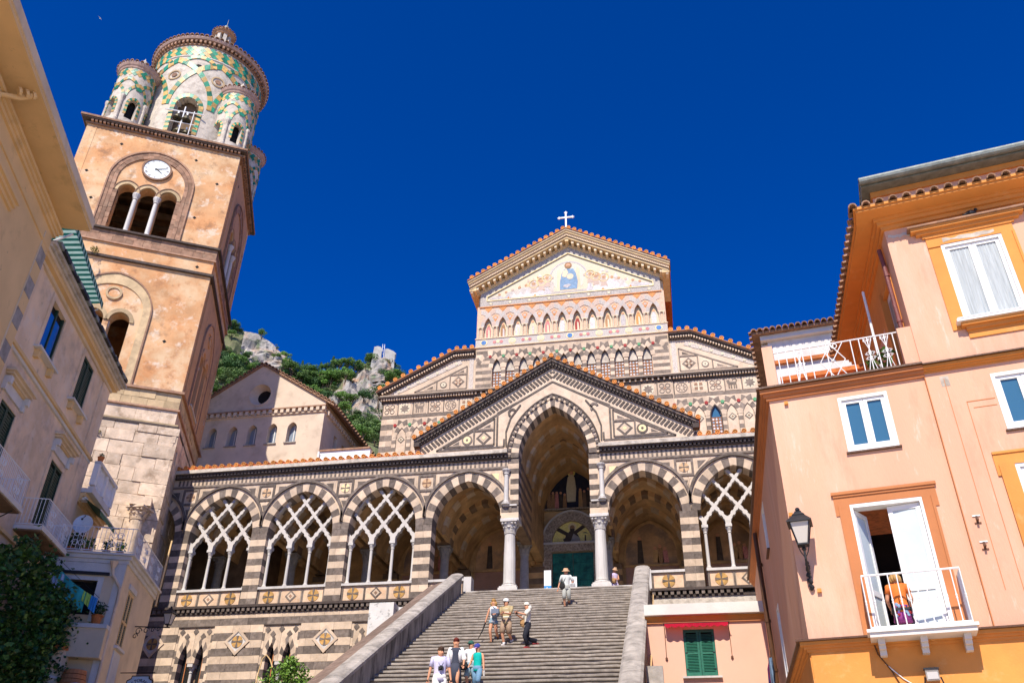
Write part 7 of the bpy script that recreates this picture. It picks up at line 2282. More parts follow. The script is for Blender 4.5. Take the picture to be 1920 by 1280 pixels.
# wing beyond the palazzo with a balustraded terrace, an awning and a dish
wg = thing('palazzo_wing', tuple(LP(2.5, 0, 12)), 'cream wing of the palazzo with a white balustrade on top, over the terrace', 'house')
blk(LP, 'wing_wall', wg, 'cream', .53, 4.3, -5, -.06, 0, 15.0)
for z0, z1, v in ((14.62, 14.74, .08), (14.74, 14.86, .18), (14.862, 15.0, .30)): blk(LP, 'cornice', wg, 'yellow', .53, 4.1, -.1, v, z0, z1 - .002)
blk(LP, 'balcony_slab', wg, 'whitewall', .53, 3.4, -.5, .52, 15.02, 15.2)
blk(LP, 'balustrade_base', wg, 'whitewall', -.1 + .63, 3.4, .30, .50, 15.202, 15.30)
blk(LP, 'balustrade_rail', wg, 'whitewall', .53, 3.42, .28, .54, 16.30, 16.44)
for u in (.60, 1.95, 3.25): blk(LP, 'balustrade_post', wg, 'white', u - .1, u + .12, .30, .52, 15.362, 16.298)
for k in range(14):
    u = .85 + k * .165
    if abs(u - 1.95) < .14 or u > 3.1: continue
    MB().lathe(LP(u, .41, 15.362), [(.05, 0), (.05, .06), (.025, .12), (.055, .34), (.045, .5), (.022, .72), (.04, .80), (.05, .936)], 'white', 8).build('baluster', wg)
blk(LP, 'wing_door', wg, 'black', 1.4, 2.7, -.08, -.05, 12.3, 14.2)
ga = thing('green_awning', tuple(LP(1.9, .3, 14.4)), 'dark green awning folded out under the white balustrade, above the satellite dish', 'awning')
m = MB(); m.add([LP(.56, .0, 14.95), LP(2.9, .0, 14.95), LP(2.9, 1.05, 14.30), LP(.56, 1.05, 14.30), LP(2.9, 1.07, 14.08), LP(.56, 1.07, 14.08)], [(0, 1, 2, 3), (3, 2, 4, 5)], 'teal'); m.build('cloth', ga)
MB().tube([LP(.54, 1.06, 14.3), LP(2.92, 1.06, 14.3)], .03, 'white', 6).build('front_bar', ga)
blk(LP, 'cassette', ga, 'white', .62, .95, .0, .3, 14.72, 14.9)
sdh = thing('satellite_dish', (-21.9, 27.7, 12.8), 'pale satellite dish standing at the terrace beside the palazzo balcony', 'dish')
dc = LF(-2.15, -.2, 13.55)
DN_ = Vector((.45, -.86, .26)).normalized()
x_ = DN_.cross(Vector((0, 0, 1))).normalized(); y_ = x_.cross(DN_)
m = MB(); vs = [dc - DN_ * .10]; N_ = 22
for rr_ in (.2, .4):
    for k in range(N_):
        a = 6.283 * k / N_; vs.append(dc + x_ * rr_ * .92 * math.cos(a) + y_ * rr_ * 1.08 * math.sin(a) - DN_ * (.10 - .10 * (rr_ / .4) ** 2))
fs = [(0, 1 + (k + 1) % N_, 1 + k) for k in range(N_)] + [(1 + k, 1 + (k + 1) % N_, 1 + N_ + (k + 1) % N_, 1 + N_ + k) for k in range(N_)]
m.add(vs, fs, 'clock'); m.build('reflector', sdh, smooth=True)
MB().tube([dc - y_ * -.40, dc + DN_ * .42 - y_ * .05], .016, 'iron', 5).build('feed_arm', sdh)
MB().ball(dc + DN_ * .42 - y_ * .05, .045, 'iron', 8, 5).build('feed_horn', sdh)
MB().tube([dc - DN_ * .1, dc - DN_ * .2 - Vector((0, 0, .3)), Vector((dc.x - DN_.x * .2, dc.y - DN_.y * .2, 12.3))], .03, 'grey', 6).build('mast', sdh)
for i, (u, v, r_, h, lr, mt, lb) in enumerate(((-2.4, -.3, .16, .3, .34, 'leafd', 'dark leafed plant in a pot at the left end of the terrace railing'), (-1.75, -.32, .15, .28, .3, 'leaf', 'leafy plant in a red pot behind the scrolled panel of the terrace railing'), (-1.0, -.3, .14, .26, .26, 'leafd', 'small dark plant in a pot near the middle of the terrace railing'), (-.5, -.35, .13, .26, .24, 'leaf', 'small green plant in a pot near the corner of the terrace railing'))):
    potted(LF(u, v, 12.3), r_, h, lr, lb, mt, 20 + i)
potted(LP(.75, .40, 16.44), .13, .26, .12, 'red flower pot standing on the end of the white balustrade', 'leafd', 31)
potted(LF(-.5, .36, 9.5), .2, .36, .30, 'terracotta planter with dark flowers on the balcony parapet below the window', 'leafd', 33)
MB_p = MB().tube([LS(4.85, .2, 11.6), LS(4.9, .25, 14.6)], .04, 'yellow', 6).build('flag_pole'); tag(MB_p, 'thin pale pole standing at the far end of the terrace railing', 'pole')
# yellow house in the near left
YC = LP(-9.55, .30, 0)
YF = Frame(YC, 111.5)
yh = thing('yellow_house', tuple(YC), 'tall ochre yellow house with a deep overhanging eave at the left edge', 'house')
blk(YF, 'wall', yh, 'yellow', -22, .0, -9, 0, 0, 21.6)
for z0, z1, v in ((20.55, 20.68, .08), (20.68, 20.8, .14), (20.802, 20.92, .22), (19.9, 20.0, .05)): blk(YF, 'moulding', yh, 'yellow', -22, .0 + v, -.2, v, z0, z1 - .002)
blk(YF, 'eave_soffit', yh, 'yellow', -22, .30, -.2, 1.02, 21.2, 21.35)
blk(YF, 'eave_fascia', yh, 'cream', -22, .34, -.2, 1.06, 21.352, 21.72)
blk(YF, 'shade_attic', yh, 'cream', -22, -.3, -9, -.4, 21.722, 22.6)  # unseen attic, added above the eave to shade the terrace house
for k in range(16):
    z = 20.3 - k * .62
    blk(YF, 'quoin', yh, 'grey' if k % 2 else 'yellow', -.62, -.03, -.1, .035, z - .60, z)
    blk(YF, 'quoin_border', yh, 'cream', -.68, -.625, -.1, .03, z - .62, z)
for z0, z1, v in ((18.9, 19.02, .08), (19.022, 19.14, .16), (19.142, 19.24, .24)): blk(YF, 'window_hood', yh, 'yellow', -7.2, -3.35, -.1, v, z0, z1)
w_ = blk(YF, 'window', yh, 'black', -6.4, -4.2, -.1, .01, 15.6, 18.3)
blk(YF, 'frame', w_, 'rust', -4.3, -4.14, -.1, .04, 15.5, 18.4); blk(YF, 'frame', w_, 'yellow', -4.14, -3.6, -.1, .06, 15.2, 18.6)
for z0, z1, v in ((15.2, 15.34, .1), (15.342, 15.46, .2)): blk(YF, 'string_course', yh, 'cream', -22, .0 + v, -.1, v, z0 - 2.2, z1 - 2.2)
MB().tube([YF(-6.2, .9, 21.15), YF(-6.25, .5, 20.9), YF(-6.6, .12, 20.6), YF(-6.65, .12, 17)], .09, 'yellow', 8).build('drainpipe', yh)
for k in range(3): MB().tube([YF(-6.2 - k * .14, .86 - k * .13, 21.12 - k * .09), YF(-6.24 - k * .14, .80 - k * .13, 21.08 - k * .09)], .125, 'yellow', 8).build('pipe_collar', yh)
# ivy mass, washing and shop hood below the terrace house
iv = thing('ivy', tuple(LP(-4, 1.2, 4)), 'dark ivy mass climbing over the wall at the bottom left corner', 'plant')
gi = random.Random(8)
m = MB()
def ivy_leaf(p, s, mat):
    x = Vector((gi.gauss(0, 1), gi.gauss(0, 1), gi.gauss(0, .5))).normalized(); y = x.cross(Vector((gi.gauss(0, .5), gi.gauss(0, .5) - .6, gi.gauss(0, .5) + .5))).normalized()
    m.add([p - x * s, p - x * s * .3 + y * s * .8, p + x * s * .2 + y * s * .35, p + x * s * .9 + y * s * .1, p + x * s * .1 - y * s * .5, p - x * s * .4 - y * s * .75], [(0, 5, 4, 3, 2, 1)], mat)
blobs = []
for i in range(21):
    u = -8.6 + .45 * i
    zt0 = 10.25 + (u + 7.7) * .35 if u < -4 else 11.5 - (u + 4) * .38
    zb0 = 6.0 if u < -2 else 6.6 + (u + 2) * .35
    z = zb0
    while z < zt0 - .3 + .5 * mnoise.noise(Vector((u * 2.1, z, 1))):
        if not (-6.5 < u < -5.2 and 9.0 < z < 9.9) and gi.random() > .10: blobs.append((u, 1.15 + gi.uniform(-.25, .3), z))
        z += .58
for (u, v, z) in blobs:
    c = LP(u, v, z)
    for k in range(105):
        d = Vector((gi.gauss(0, 1), gi.gauss(0, 1), gi.gauss(0, 1))).normalized() * gi.uniform(.15, .45) * (1.9 if gi.random() < .14 else 1)
        ivy_leaf(c + d, gi.uniform(.06, .12), 'leafd' if gi.random() < .74 else 'leaf')
for k in range(420):                                   # trailing sprays
    f = gi.random(); a = gi.choice([(-2.3, 9.9, -1.15, 9.55), (-2.2, 9.0, -1.5, 8.3), (-1.9, 8.2, -1.0, 7.75), (-1.6, 9.4, -1.45, 8.6)])
    ivy_leaf(LF(a[0] + (a[2] - a[0]) * f + gi.gauss(0, .08), .8, a[1] + (a[3] - a[1]) * f + gi.gauss(0, .12)), gi.uniform(.04, .08), 'leafd')
m.build('ivy_leaves', iv, kind='stuff')
MB().tube([LF(-3.6, .8, 3), LF(-3.5, .7, 6), LF(-3.3, .6, 9), LF(-3.2, .5, 11.6)], [.12, .10, .06, .02], 'bark', 6).build('ivy_stem', iv)
wl = thing('washing', tuple(LF(-1.6, .7, 11.2)), 'white, turquoise and yellow green washing blowing on a line under the terrace', 'laundry')
FW_ = Frame(LF(0, .72, 0), 20)
cloth(wl, FW_, [(-2.55, 11.95, 11.35), (-2.35, 11.55, 10.9)], 'cloth_white'); cloth(wl, FW_, [(-2.35, 11.4, 10.5), (-1.95, 11.2, 10.2)], 'cloth_white'); cloth(wl, FW_, [(-2.35, 11.55, 11.2), (-1.6, 10.95, 10.2), (-1.0, 10.6, 9.85)], 'cloth_turq')
cloth(wl, FW_, [(-1.12, 10.66, 10.3), (-.78, 10.5, 10.02)], 'cloth_lime'); cloth(wl, FW_, [(-.80, 10.5, 10.0), (-.55, 10.4, 9.85)], 'cloth_blue'); cloth(wl, FW_, [(-2.2, 10.5, 10.28), (-2.0, 10.45, 10.2)], 'cloth_blue')
MB().tube([LF(-2.6, .72, 12.0), LF(-.5, .72, 10.42)], .008, 'iron', 4).build('line', wl)
nch = thing('wall_niche', tuple(LF(-1.4, .6, 7)), 'cream round fronted wall bay with a tiled top below the ivy', 'wall')
m = MB(); m.lathe(LF(-1.62, .35, 4.0), [(.5, 0), (.5, 4.3), (.46, 4.5), (.46, 4.52)], 'cream', 20); m.lathe(LF(-1.62, .35, 7.5), [(.54, 0), (.54, .06), (.5, .08)], 'whitewall', 20); m.build('bay', nch)
MB().lathe(LF(-1.62, .35, 8.5), [(.54, 0), (.5, .14), (.3, .2)], 'tile', 20).build('tile_cap', nch)
for k in range(3):
    m = MB(); m.lathe(LF(-.72, .45, 7.35 + k * .17), [(.46 - .03 * k, 0), (.44 - .03 * k, .15)], 'rust', 18); m.build('hood_tile', nch)
su = thing('shop_umbrella', tuple(LF(-.5, 1.0, 6.8)), 'pale striped rounded awning top at the bottom edge by the restaurant sign', 'awning')
m = MB(); m.lathe(LF(-.42, 1.0, 6.6), [(.62, 0), (.56, .3), (.42, .55), (.2, .7), (.02, .74)], 'cloth_white', 22); m.build('cover', su, smooth=True)
# street lantern on a scrolled bracket, restaurant sign
lt = thing('street_lantern', (-20.8, 33.0, 10.3), 'grey street lantern on a scrolled bracket in front of the striped base wall', 'lantern')
lantern(lt, Vector((-20.82, 33.0, 10.36)), .95, 0)
FL2 = Frame((0, 33, 0), 0)
def sc2(u, z, r_, s=1, n=15): return [FL2(u + r_ * (1 - q / 20) * math.cos(q * .5) * s, 0, z + r_ * (1 - q / 20) * math.sin(q * .5)) for q in range(n)]
MB().tube([FL2(-22.4, 0, 10.32), FL2(-20.7, 0, 10.22)], .025, 'iron', 5).build('bracket_bar', lt)
MB().tube([FL2(-20.82, 0, 10.22), FL2(-20.82, 0, 10.30)], .03, 'iron', 5).build('bracket_bar', lt)
for u, z, r_ in ((-22.1, 10.12, .16), (-21.75, 10.14, .14), (-21.45, 10.15, .11), (-21.2, 10.16, .09), (-22.2, 9.92, .12)): MB().tube(sc2(u, z, r_), .017, 'iron', 4).build('scroll', lt)
sg = thing('restaurant_sign', (-21.3, 32.5, 7.9), 'pale blue hanging sign reading RISTORANTE IL in dark letters', 'sign')
FS = Frame((-21.1, 32.4, 0), 4)
bd = [(-.52, 7.0), (.52, 7.0), (.52, 8.02), (.36, 8.10), (.34, 8.20), (-.34, 8.20), (-.36, 8.10), (-.52, 8.02)]
brd = pri(FS, 'sign_board', sg, 'signblue', bd, -.03, .03)
MB().strip(FS, bd + bd[:1], [(u * 1.05, z + (.03 if z > 8 else 0)) for u, z in bd + bd[:1]], -.04, .045, 'iron').build('sign_rim', brd)
MB().tube([FS(-.9, 0, 8.34), FS(.55, 0, 8.34)], .02, 'iron', 5).build('hanger', sg)
def text(F, s_, u, z, size, v, rot, par, mat):
    cu = bpy.data.curves.new('letter', 'FONT'); cu.body = s_; cu.size = size; cu.align_x = 'CENTER'; cu.align_y = 'CENTER'; cu.extrude = .004
    cu.materials.append(MT[mat])
    c = F(u, v, z)
    m4 = Matrix(((F.eu.x, 0, F.ev.x, c.x), (F.eu.y, 0, F.ev.y, c.y), (0, 1, 0, c.z), (0, 0, 0, 1))) @ Matrix.Rotation(rot, 4, 'Z')
    me = bpy.data.meshes.new_from_object(bpy.data.objects.new('letter', cu))
    return link('letter', me, par, m4)
for i, ch_ in enumerate("RISTORANTE"):
    a = R(160 - i * 140 / 9)
    text(FS, ch_, .44 * math.cos(a), 7.60 + .44 * math.sin(a), .17, .036, a - math.pi / 2, brd, 'glassdark')
text(FS, "IL", 0, 7.62, .16, .036, 0, brd, 'glassdark')
# bush and bent pole against the striped base wall
bs = thing('bush', (-15.6, 34.5, 5), 'bright green bush growing beside the stairs under the striped wall', 'bush')
m = MB(); gb = random.Random(12)
for c, r_ in (((-15.9, 34, 8.35), .62), ((-15.3, 34, 8.45), .55), ((-16.5, 34, 7.9), .6), ((-15.6, 34, 7.7), .8), ((-14.8, 34.2, 8.0), .5), ((-16.9, 33.8, 7.4), .6), ((-14.9, 34, 7.4), .7), ((-15.6, 34, 8.85), .35)):
    q = leaf_clump(c, r_, 330, 'leaf', gb.randrange(999), (.05, .11)); b0 = len(m.v); m.add(q.v, q.f, 'leafb')
m.build('leaves', bs, kind='stuff')
MB().tube([(-15.7, 34.2, 4.5), (-15.7, 34.1, 6.4), (-15.6, 34, 8.2)], [.08, .06, .02], 'bark', 6).build('stem', bs)
bp_ = MB().tube([(-17.0, 34, 6.5), (-16.95, 34, 8.4), (-16.85, 34, 9.1), (-16.7, 34, 9.25), (-16.5, 34, 9.05), (-16.35, 34, 8.75)], .025, 'yellow', 5).build('bent_pole'); tag(bp_, 'bent cane like pole with a hooked top standing by the lancet windows', 'pole')
# tufts growing on the tower ledges
for i, (F, u, z, r_, lb) in enumerate(((TF, -6.6, 32.55, .26, 'dry green tuft growing on the tower ledge beside the striped awning'), (TF, -4.3, 22.1, .3, 'yellow green tuft growing on the right part of the low tower ledge'), (TF, -5.6, 22.2, .28, 'yellow green tuft growing on the left part of the low tower ledge'), (TF, -3.6, 21.2, .24, 'yellow green tuft growing from the blocks under the low tower ledge'))):
    MT.setdefault('tuft', M('dry tuft leaf', (.20, .19, .04), .4, 6., 0, bump=0))
    o = leaf_clump(F(u, .30, z), r_, 160, 'tuft', 40 + i, (.03, .07), .5).build('wall_tuft'); tag(o, lb, 'plant', None, 'thing')
# brown sloping coping outside the parapet, whitewashed pier on it
bc = thing('sloping_coping', (-10.8, 30, 0), 'brown tiled sloping ledge running along the outside of the parapet by the striped wall', 'ledge')
zt_ = lambda y: ZF - .52 * (38.95 - y) + .30
for k in range(22):
    y0, y1 = 38.6 - k, 37.62 - k
    m = MB(); q = [(-10.27, y0, zt_(y0) + .40), (-11.35, y0, zt_(y0) + .06), (-11.35, y1, zt_(y1) + .06), (-10.27, y1, zt_(y1) + .40)]
    q += [(a, b_, 0 if False else c - .5) for a, b_, c in q]
    m.add(q, [(0, 1, 2, 3), (7, 6, 5, 4), (0, 4, 5, 1), (1, 5, 6, 2), (2, 6, 7, 3), (3, 7, 4, 0)], 'brownledge'); m.build('ledge_slab', bc)
m = MB(); m.add([(-10.27, 39.2, 0), (-11.3, 39.2, 0), (-11.3, 17, 0), (-10.27, 17, 0), (-10.27, 39.2, zt_(39.2) - .5), (-11.3, 39.2, zt_(39.2) - .6), (-11.3, 17, zt_(17) - .6), (-10.27, 17, zt_(17) - .5)], [(3, 2, 1, 0), (4, 5, 6, 7), (0, 1, 5, 4), (1, 2, 6, 5), (2, 3, 7, 6), (3, 0, 4, 7)], 'palazzo'); m.build('ledge_wall', bc)
wp = thing('whitewashed_pier', (-13.4, 38.5, 9), 'mottled whitewashed stone pier against the striped wall at the head of the ledge', 'pier')
blk(P, 'pier_body', wp, 'mottled', -13.98, -12.80, .62, 1.9, 8, 12.35); blk(P, 'pier_body', wp, 'mottled', -12.98, -12.5, .02, 1.2, 8, 12.3)
# ---------------- people ----------------
def ik(a, b_, l1, l2, bend):
    a, b_ = Vector(a), Vector(b_)
    d = b_ - a; L = min(d.length, (l1 + l2) * .999)
    dn = d.normalized()
    x = (l1 * l1 - l2 * l2 + L * L) / (2 * L)
    h = math.sqrt(max(0, l1 * l1 - x * x))
    bn = (Vector(bend) - dn * Vector(bend).dot(dn)).normalized()
    return a + dn * x + bn * h
def loft(m, rings, mat, seg=12):
    """rings [(centre, rx, ry, axis)] -> closed tube of elliptical sections; axis = forward direction used for ry"""
    vs, fs = [], []
    for c, rx, ry_, ax, fw in rings:
        c = Vector(c)
        for k in range(seg):
            a = 2 * math.pi * k / seg
            vs.append(c + Vector(ax) * rx * math.cos(a) + Vector(fw) * ry_ * math.sin(a))
    for j in range(len(rings) - 1):
        for k in range(seg):
            k2 = (k + 1) % seg
            fs.append((j * seg + k, j * seg + k2, (j + 1) * seg + k2, (j + 1) * seg + k))
    fs.append(tuple(range(seg - 1, -1, -1))); fs.append(tuple((len(rings) - 1) * seg + k for k in range(seg)))
    m.add(vs, fs, mat)
def colm(name, c, rough=.8): 
    if name not in MT: MT[name] = M(name, c, .12, 30., 0, bump=.1, rough=rough)
    return name
def person(foot, yaw, h, label, top, sleeve, bottom, legto, hair, hands, feet=((-.06, .0, 0), (.06, .16, .2)), lean=0.0, headturn=0.0, headdown=.25, hat=None, shoes=('shoe', (.05, .04, .04)), hairlen=.03, wide=1.0, skirt=False, face=True, seat=None, torso2=None, strap=None, socks=None, armbare=None):
    """yaw 0 faces the viewer (-Y); x is the person's own left-to-right as seen by the viewer"""
    t = thing('person', tuple(foot), label, 'person')
    M4 = Matrix.Translation(foot) @ Matrix.Rotation(R(yaw), 4, 'Z')
    Wp = lambda p: M4 @ Vector((p[0] * 1.0, -p[1], p[2]))           # local y = forward
    ex, ey = (M4.to_3x3() @ Vector((1, 0, 0))), (M4.to_3x3() @ Vector((0, -1, 0)))
    k = h
    zp = (seat if seat else .515 * k) + (min(feet[0][2], feet[1][2]))
    pel = Vector((0, .0, zp)) if not seat else Vector((0, -.02, zp))
    if not seat: pel.y = (feet[0][1] + feet[1][1]) / 2 * -0 + (-(feet[0][1] + feet[1][1]) / 2) * 0 + .0
    fw = Vector((0, math.sin(lean), math.cos(lean)))
    chest, neck = pel + fw * .225 * k, pel + fw * .303 * k
    hd = neck + fw * .046 * k + Vector((math.sin(headturn) * .01, .018 * k, 0))
    V, E, RD = [], [], []
    def add(p, r_, par=None):
        V.append(Wp(p)); RD.append(r_ if isinstance(r_, tuple) else (r_, r_))
        if par is not None: E.append((par, len(V) - 1))
        return len(V) - 1
    w_ = wide
    iP = add(pel, (.078 * k * w_, .062 * k))
    iW = add(pel + fw * .10 * k, (.066 * k * w_, .052 * k), iP)
    iC = add(chest, (.082 * k * w_, .060 * k), iW)
    iN = add(neck, .034 * k, iC)
    iH = add(hd + Vector((0, 0, .012 * k)), (.054 * k, .058 * k), iN); add(hd + Vector((0, 0, .068 * k)), (.066 * k, .072 * k), iH)
    arms, legs = [], []
    for s, hp in ((-1, hands[0]), (1, hands[1])):
        sh = chest + fw * .055 * k + Vector((s * .105 * k * w_, 0, 0))
        hp = Vector((hp[0] * k, hp[1] * k, hp[2] * k + pel.z - .515 * k))
        el = ik(sh, hp, .165 * k, .15 * k, (s * .5, -1, -.4))
        d = (hp - sh); hp = sh + d * min(1, .31 * k / d.length)
        a = add(sh, .031 * k, iC); b_ = add(el, .026 * k, a); c = add(hp, .017 * k, b_)
        hdn = (hp - el).normalized(); add(hp + hdn * .035 * k, (.02 * k, .013 * k), c)
        arms.append((sh, el, hp, hdn))
    for s, f in ((-1, feet[0]), (1, feet[1])):
        hip = pel + Vector((s * .048 * k * w_, 0, -.02 * k))
        ank = Vector((f[0], -f[1], f[2] + .045 * k))
        kn = ik(hip, ank, .245 * k, .235 * k, (s * .1, 1, 0))
        a = add(hip, (.056 * k, .056 * k), iP); b_ = add(kn, .036 * k, a); cm = add(kn.lerp(ank, .35) + Vector((0, -.008, 0)), .036 * k, b_); c = add(ank, .022 * k, cm)
        toe = ank + Vector((s * .015, .085 * k, -.03 * k)); add(toe, (.024 * k, .016 * k), c)
        legs.append((hip, kn, ank, toe))
    me = bpy.data.meshes.new('body'); me.from_pydata(V, E, []); me.materials.append(MT['skin'])
    bo = link('body', me, t)
    sk_ = bo.modifiers.new('skin', 'SKIN'); sk_.use_smooth_shade = True
    for i, d in enumerate(me.skin_vertices[0].data): d.radius = RD[i]; d.use_root = (i == 0)
    sb_ = bo.modifiers.new('sub', 'SUBSURF'); sb_.levels = 1; sb_.render_levels = 1
    X, Y = ex, ey
    ax3 = lambda a, b_: None
    # fingers and thumbs
    m = MB()
    for s, (sh, el, hp, hdn) in zip((-1, 1), arms):
        side = hdn.cross(Vector((0, 1, 0)));  side = side.normalized() if side.length > .1 else Vector((1, 0, 0))
        nrm = hdn.cross(side).normalized()
        b0 = hp + hdn * .055 * k
        for q, L in zip((-1.5, -.5, .5, 1.5), (.040, .048, .045, .034)):
            p0 = b0 + side * q * .0085 * k; p1 = p0 + hdn * L * .5 * k + nrm * .004; p2 = p0 + hdn * L * k + nrm * .016
            m.tube([Wp(p0), Wp(p1), Wp(p2)], [.0052 * k, .005 * k, .004 * k], 'skin', 5)
        p0 = hp + hdn * .03 * k + side * -s * .016 * k; m.tube([Wp(p0), Wp(p0 + side * -s * .014 * k + hdn * .02 * k), Wp(p0 + side * -s * .012 * k + hdn * .042 * k)], [.006 * k, .0055 * k, .004 * k], 'skin', 5)
    m.build('fingers', bo)
    # head details
    hc = Wp(hd + Vector((0, .004, .052 * k)))
    fa = M4.to_3x3() @ Vector((math.sin(headturn), -math.cos(headturn) * math.cos(headdown), -math.sin(headdown)))
    sd__ = fa.cross(Vector((0, 0, 1))).normalized(); upv = sd__.cross(fa)
    at = lambda a, b_, c: hc + sd__ * a * k + upv * b_ * k + fa * c * k
    m = MB()
    for s in (-1, 1): m.ball(at(s * .019, .008, .044), .006 * k, 'glassdark', 6, 4); m.ball(at(s * .05, -.002, .0), .011 * k, 'skin', 6, 4)
    m.tube([at(0, .008, .048), at(0, -.012, .062), at(0, -.016, .05)], [.005 * k, .009 * k, .006 * k], 'skin', 5)
    m.tube([at(-.014, -.032, .046), at(0, -.034, .050), at(.014, -.032, .046)], .004 * k, 'pink', 4)
    m.build('face', bo)
    if hair:
        m = MB()
        vs, fs = [], []
        seg, rg_ = 14, 7
        for j in range(rg_ + 1):
            th_ = math.pi * .60 * j / rg_
            for q in range(seg):
                a = 2 * math.pi * q / seg
                r_ = .066
                fr_ = math.cos(a)
                zz = math.cos(th_)
                zz = max(zz, -.3)
                if fr_ > .2 and zz < .48: r_ *= .62
                vs.append(at(r_ * .93 * math.sin(th_) * math.sin(a), r_ * zz * 1.08 + .012, r_ * math.sin(th_) * fr_ * 1.02 - .004))
        for j in range(rg_):
            for q in range(seg): fs.append((j * seg + q, (j + 1) * seg + q, (j + 1) * seg + (q + 1) % seg, j * seg + (q + 1) % seg))
        m.add(vs, fs, hair)
        if hairlen > .05:
            for q in range(9):
                a = R(50 + 260 * q / 8)
                p = [at(.058 * math.sin(a), .0, .056 * math.cos(a) - .004), at(.062 * math.sin(a), -hairlen * .5, .060 * math.cos(a) - .008), at(.055 * math.sin(a), -hairlen, .05 * math.cos(a) - .006)]
                m.tube(p, [.02 * k, .022 * k, .012 * k], hair, 6)
        m.build('hair', bo, smooth=True)
    # shirt or dress
    def tors(m, z0, z1, mat, grow, flare=0):
        rings = []
        for f, rx, ry_ in ((-.06, .098 + flare, .076 + flare), (.0, .094, .074), (.08, .084, .066), (.16, .090, .068), (.23, .104, .074), (.275, .108, .070), (.302, .078, .058)):
            if z0 <= f <= z1: rings.append((Wp(pel + fw * f * k), rx * k * w_ * grow, ry_ * k * grow, X, Y))
        loft(m, rings, mat)
    m = MB(); tors(m, -.07, .31, top, 1.0, .004)
    if sleeve > 0:
        m.tube([Wp(arms[0][0] + fw * .004 * k), Wp(chest + fw * .072 * k), Wp(arms[1][0] + fw * .004 * k)], [.036 * k, .050 * k, .036 * k], top, 9)
        for sh, el, hp, hdn in arms:
            m.ball(Wp(sh), .041 * k, top, 8, 6)
            pts = [sh + (chest - sh) * .5 + fw * .02 * k, sh, sh.lerp(el, min(1, sleeve))] + ([el.lerp(hp, sleeve - 1)] if sleeve > 1 else [])
            m.tube([Wp(p) for p in pts], [.040 * k, .041 * k, .036 * k] + ([.030 * k] if sleeve > 1 else []), top, 9)
    else:
        for sh, el, hp, hdn in arms: m.tube([Wp(chest + fw * .02 * k + (sh - chest) * .6), Wp(neck + (sh - neck) * .55)], [.02 * k, .014 * k], top, 6)
    tb_ = m.build('top', bo, smooth=True)
    if torso2: # stripes or panel of a second colour
        for f0, f1 in torso2[1]:
            m = MB(); lerp = lambda f: [(Wp(pel + fw * f * k), a * k * w_ * 1.03, b_ * k * 1.03, X, Y) for a, b_ in ((.094, .071) if f < .1 else (.099, .070),)][0]
            loft(m, [lerp(f0), lerp(f1)], torso2[0]); m.build('stripe', tb_, smooth=True)
    m = MB()
    if bottom:
        if skirt:
            loft(m, [(Wp(pel + fw * .03 * k), .09 * k * w_, .072 * k, X, Y), (Wp(pel - Vector((0, 0, .08 * k))), .108 * k * w_, .088 * k, X, Y), (Wp(pel - Vector((0, 0, legto * .5 * k))), .125 * k * w_, .10 * k, X, Y)], bottom)
        else:
            loft(m, [(Wp(pel + fw * .045 * k), .088 * k * w_, .070 * k, X, Y), (Wp(pel), .098 * k * w_, .078 * k, X, Y), (Wp(pel - Vector((0, 0, .055 * k))), .098 * k * w_, .074 * k, X, Y)], bottom)
            for hip, kn, ank, toe in legs:
                pts = [hip, hip.lerp(kn, min(1, legto))] if legto <= 1 else [hip, kn, kn.lerp(ank, legto - 1)]
                m.tube([Wp(p) for p in pts], [.066 * k, (.062 if legto <= 1 else .05) * k] + ([.044 * k] if legto > 1 else []), bottom, 10)
        m.build('shorts' if legto <= 1.3 and not skirt else 'skirt' if skirt else 'trousers', bo, smooth=True)
    for hip, kn, ank, toe in legs:
        m = MB(); m.tube([Wp(ank + Vector((0, -.035 * k, -.028 * k))), Wp(ank.lerp(toe, .5) - Vector((0, 0, .006 * k))), Wp(toe + Vector((0, .02 * k, -.002)))], [.024 * k, .028 * k, .02 * k], colm(*shoes), 8)
        if socks: m.tube([Wp(ank), Wp(ank.lerp(kn, .2))], [.027 * k, .03 * k], socks, 8)
        m.build('shoe', bo, smooth=True)
    if hat:
        kind, c = hat[:2]
        m = MB(); F3 = lambda r_, b_: [at(r_ * math.sin(6.283 * q / 16), b_, r_ * math.cos(6.283 * q / 16)) for q in range(16)]
        prof = [(.062, .012), (.064, .03), (.058, .062), (.035, .08), (.006, .083)]
        if kind == 'bucket': prof = [(.105, .005), (.104, .012), (.066, .030), (.060, .068), (.045, .083), (.006, .085)]
        vs = []; [vs.extend(F3(a, b_)) for a, b_ in prof]
        fs = [(16 * j + q, 16 * j + (q + 1) % 16, 16 * j + 16 + (q + 1) % 16, 16 * j + 16 + q) for j in range(len(prof) - 1) for q in range(16)] + [tuple(16 * (len(prof) - 1) + q for q in range(16))]
        m.add(vs, fs, c)
        if kind == 'cap': m.add([at(-.05, .022, .035), at(-.035, .018, .105), at(.035, .018, .105), at(.05, .022, .035), at(0, .03, .06)], [(0, 1, 4), (1, 2, 4), (2, 3, 4)], c if len(hat) < 3 else hat[2])
        if kind == 'scarf':
            m.tube([at(0, .0, -.05), at(0, -.05, -.065), at(0, -.12, -.06)], [.055 * k, .06 * k, .03 * k], c, 8)
        m.build('hat' if kind != 'scarf' else 'head_scarf', bo, smooth=True)
    return t, Wp, pel, chest, arms, k
def held(name, label, cat, p, build):
    t = thing(name, tuple(p), label, cat); build(t, Vector(p)); return t
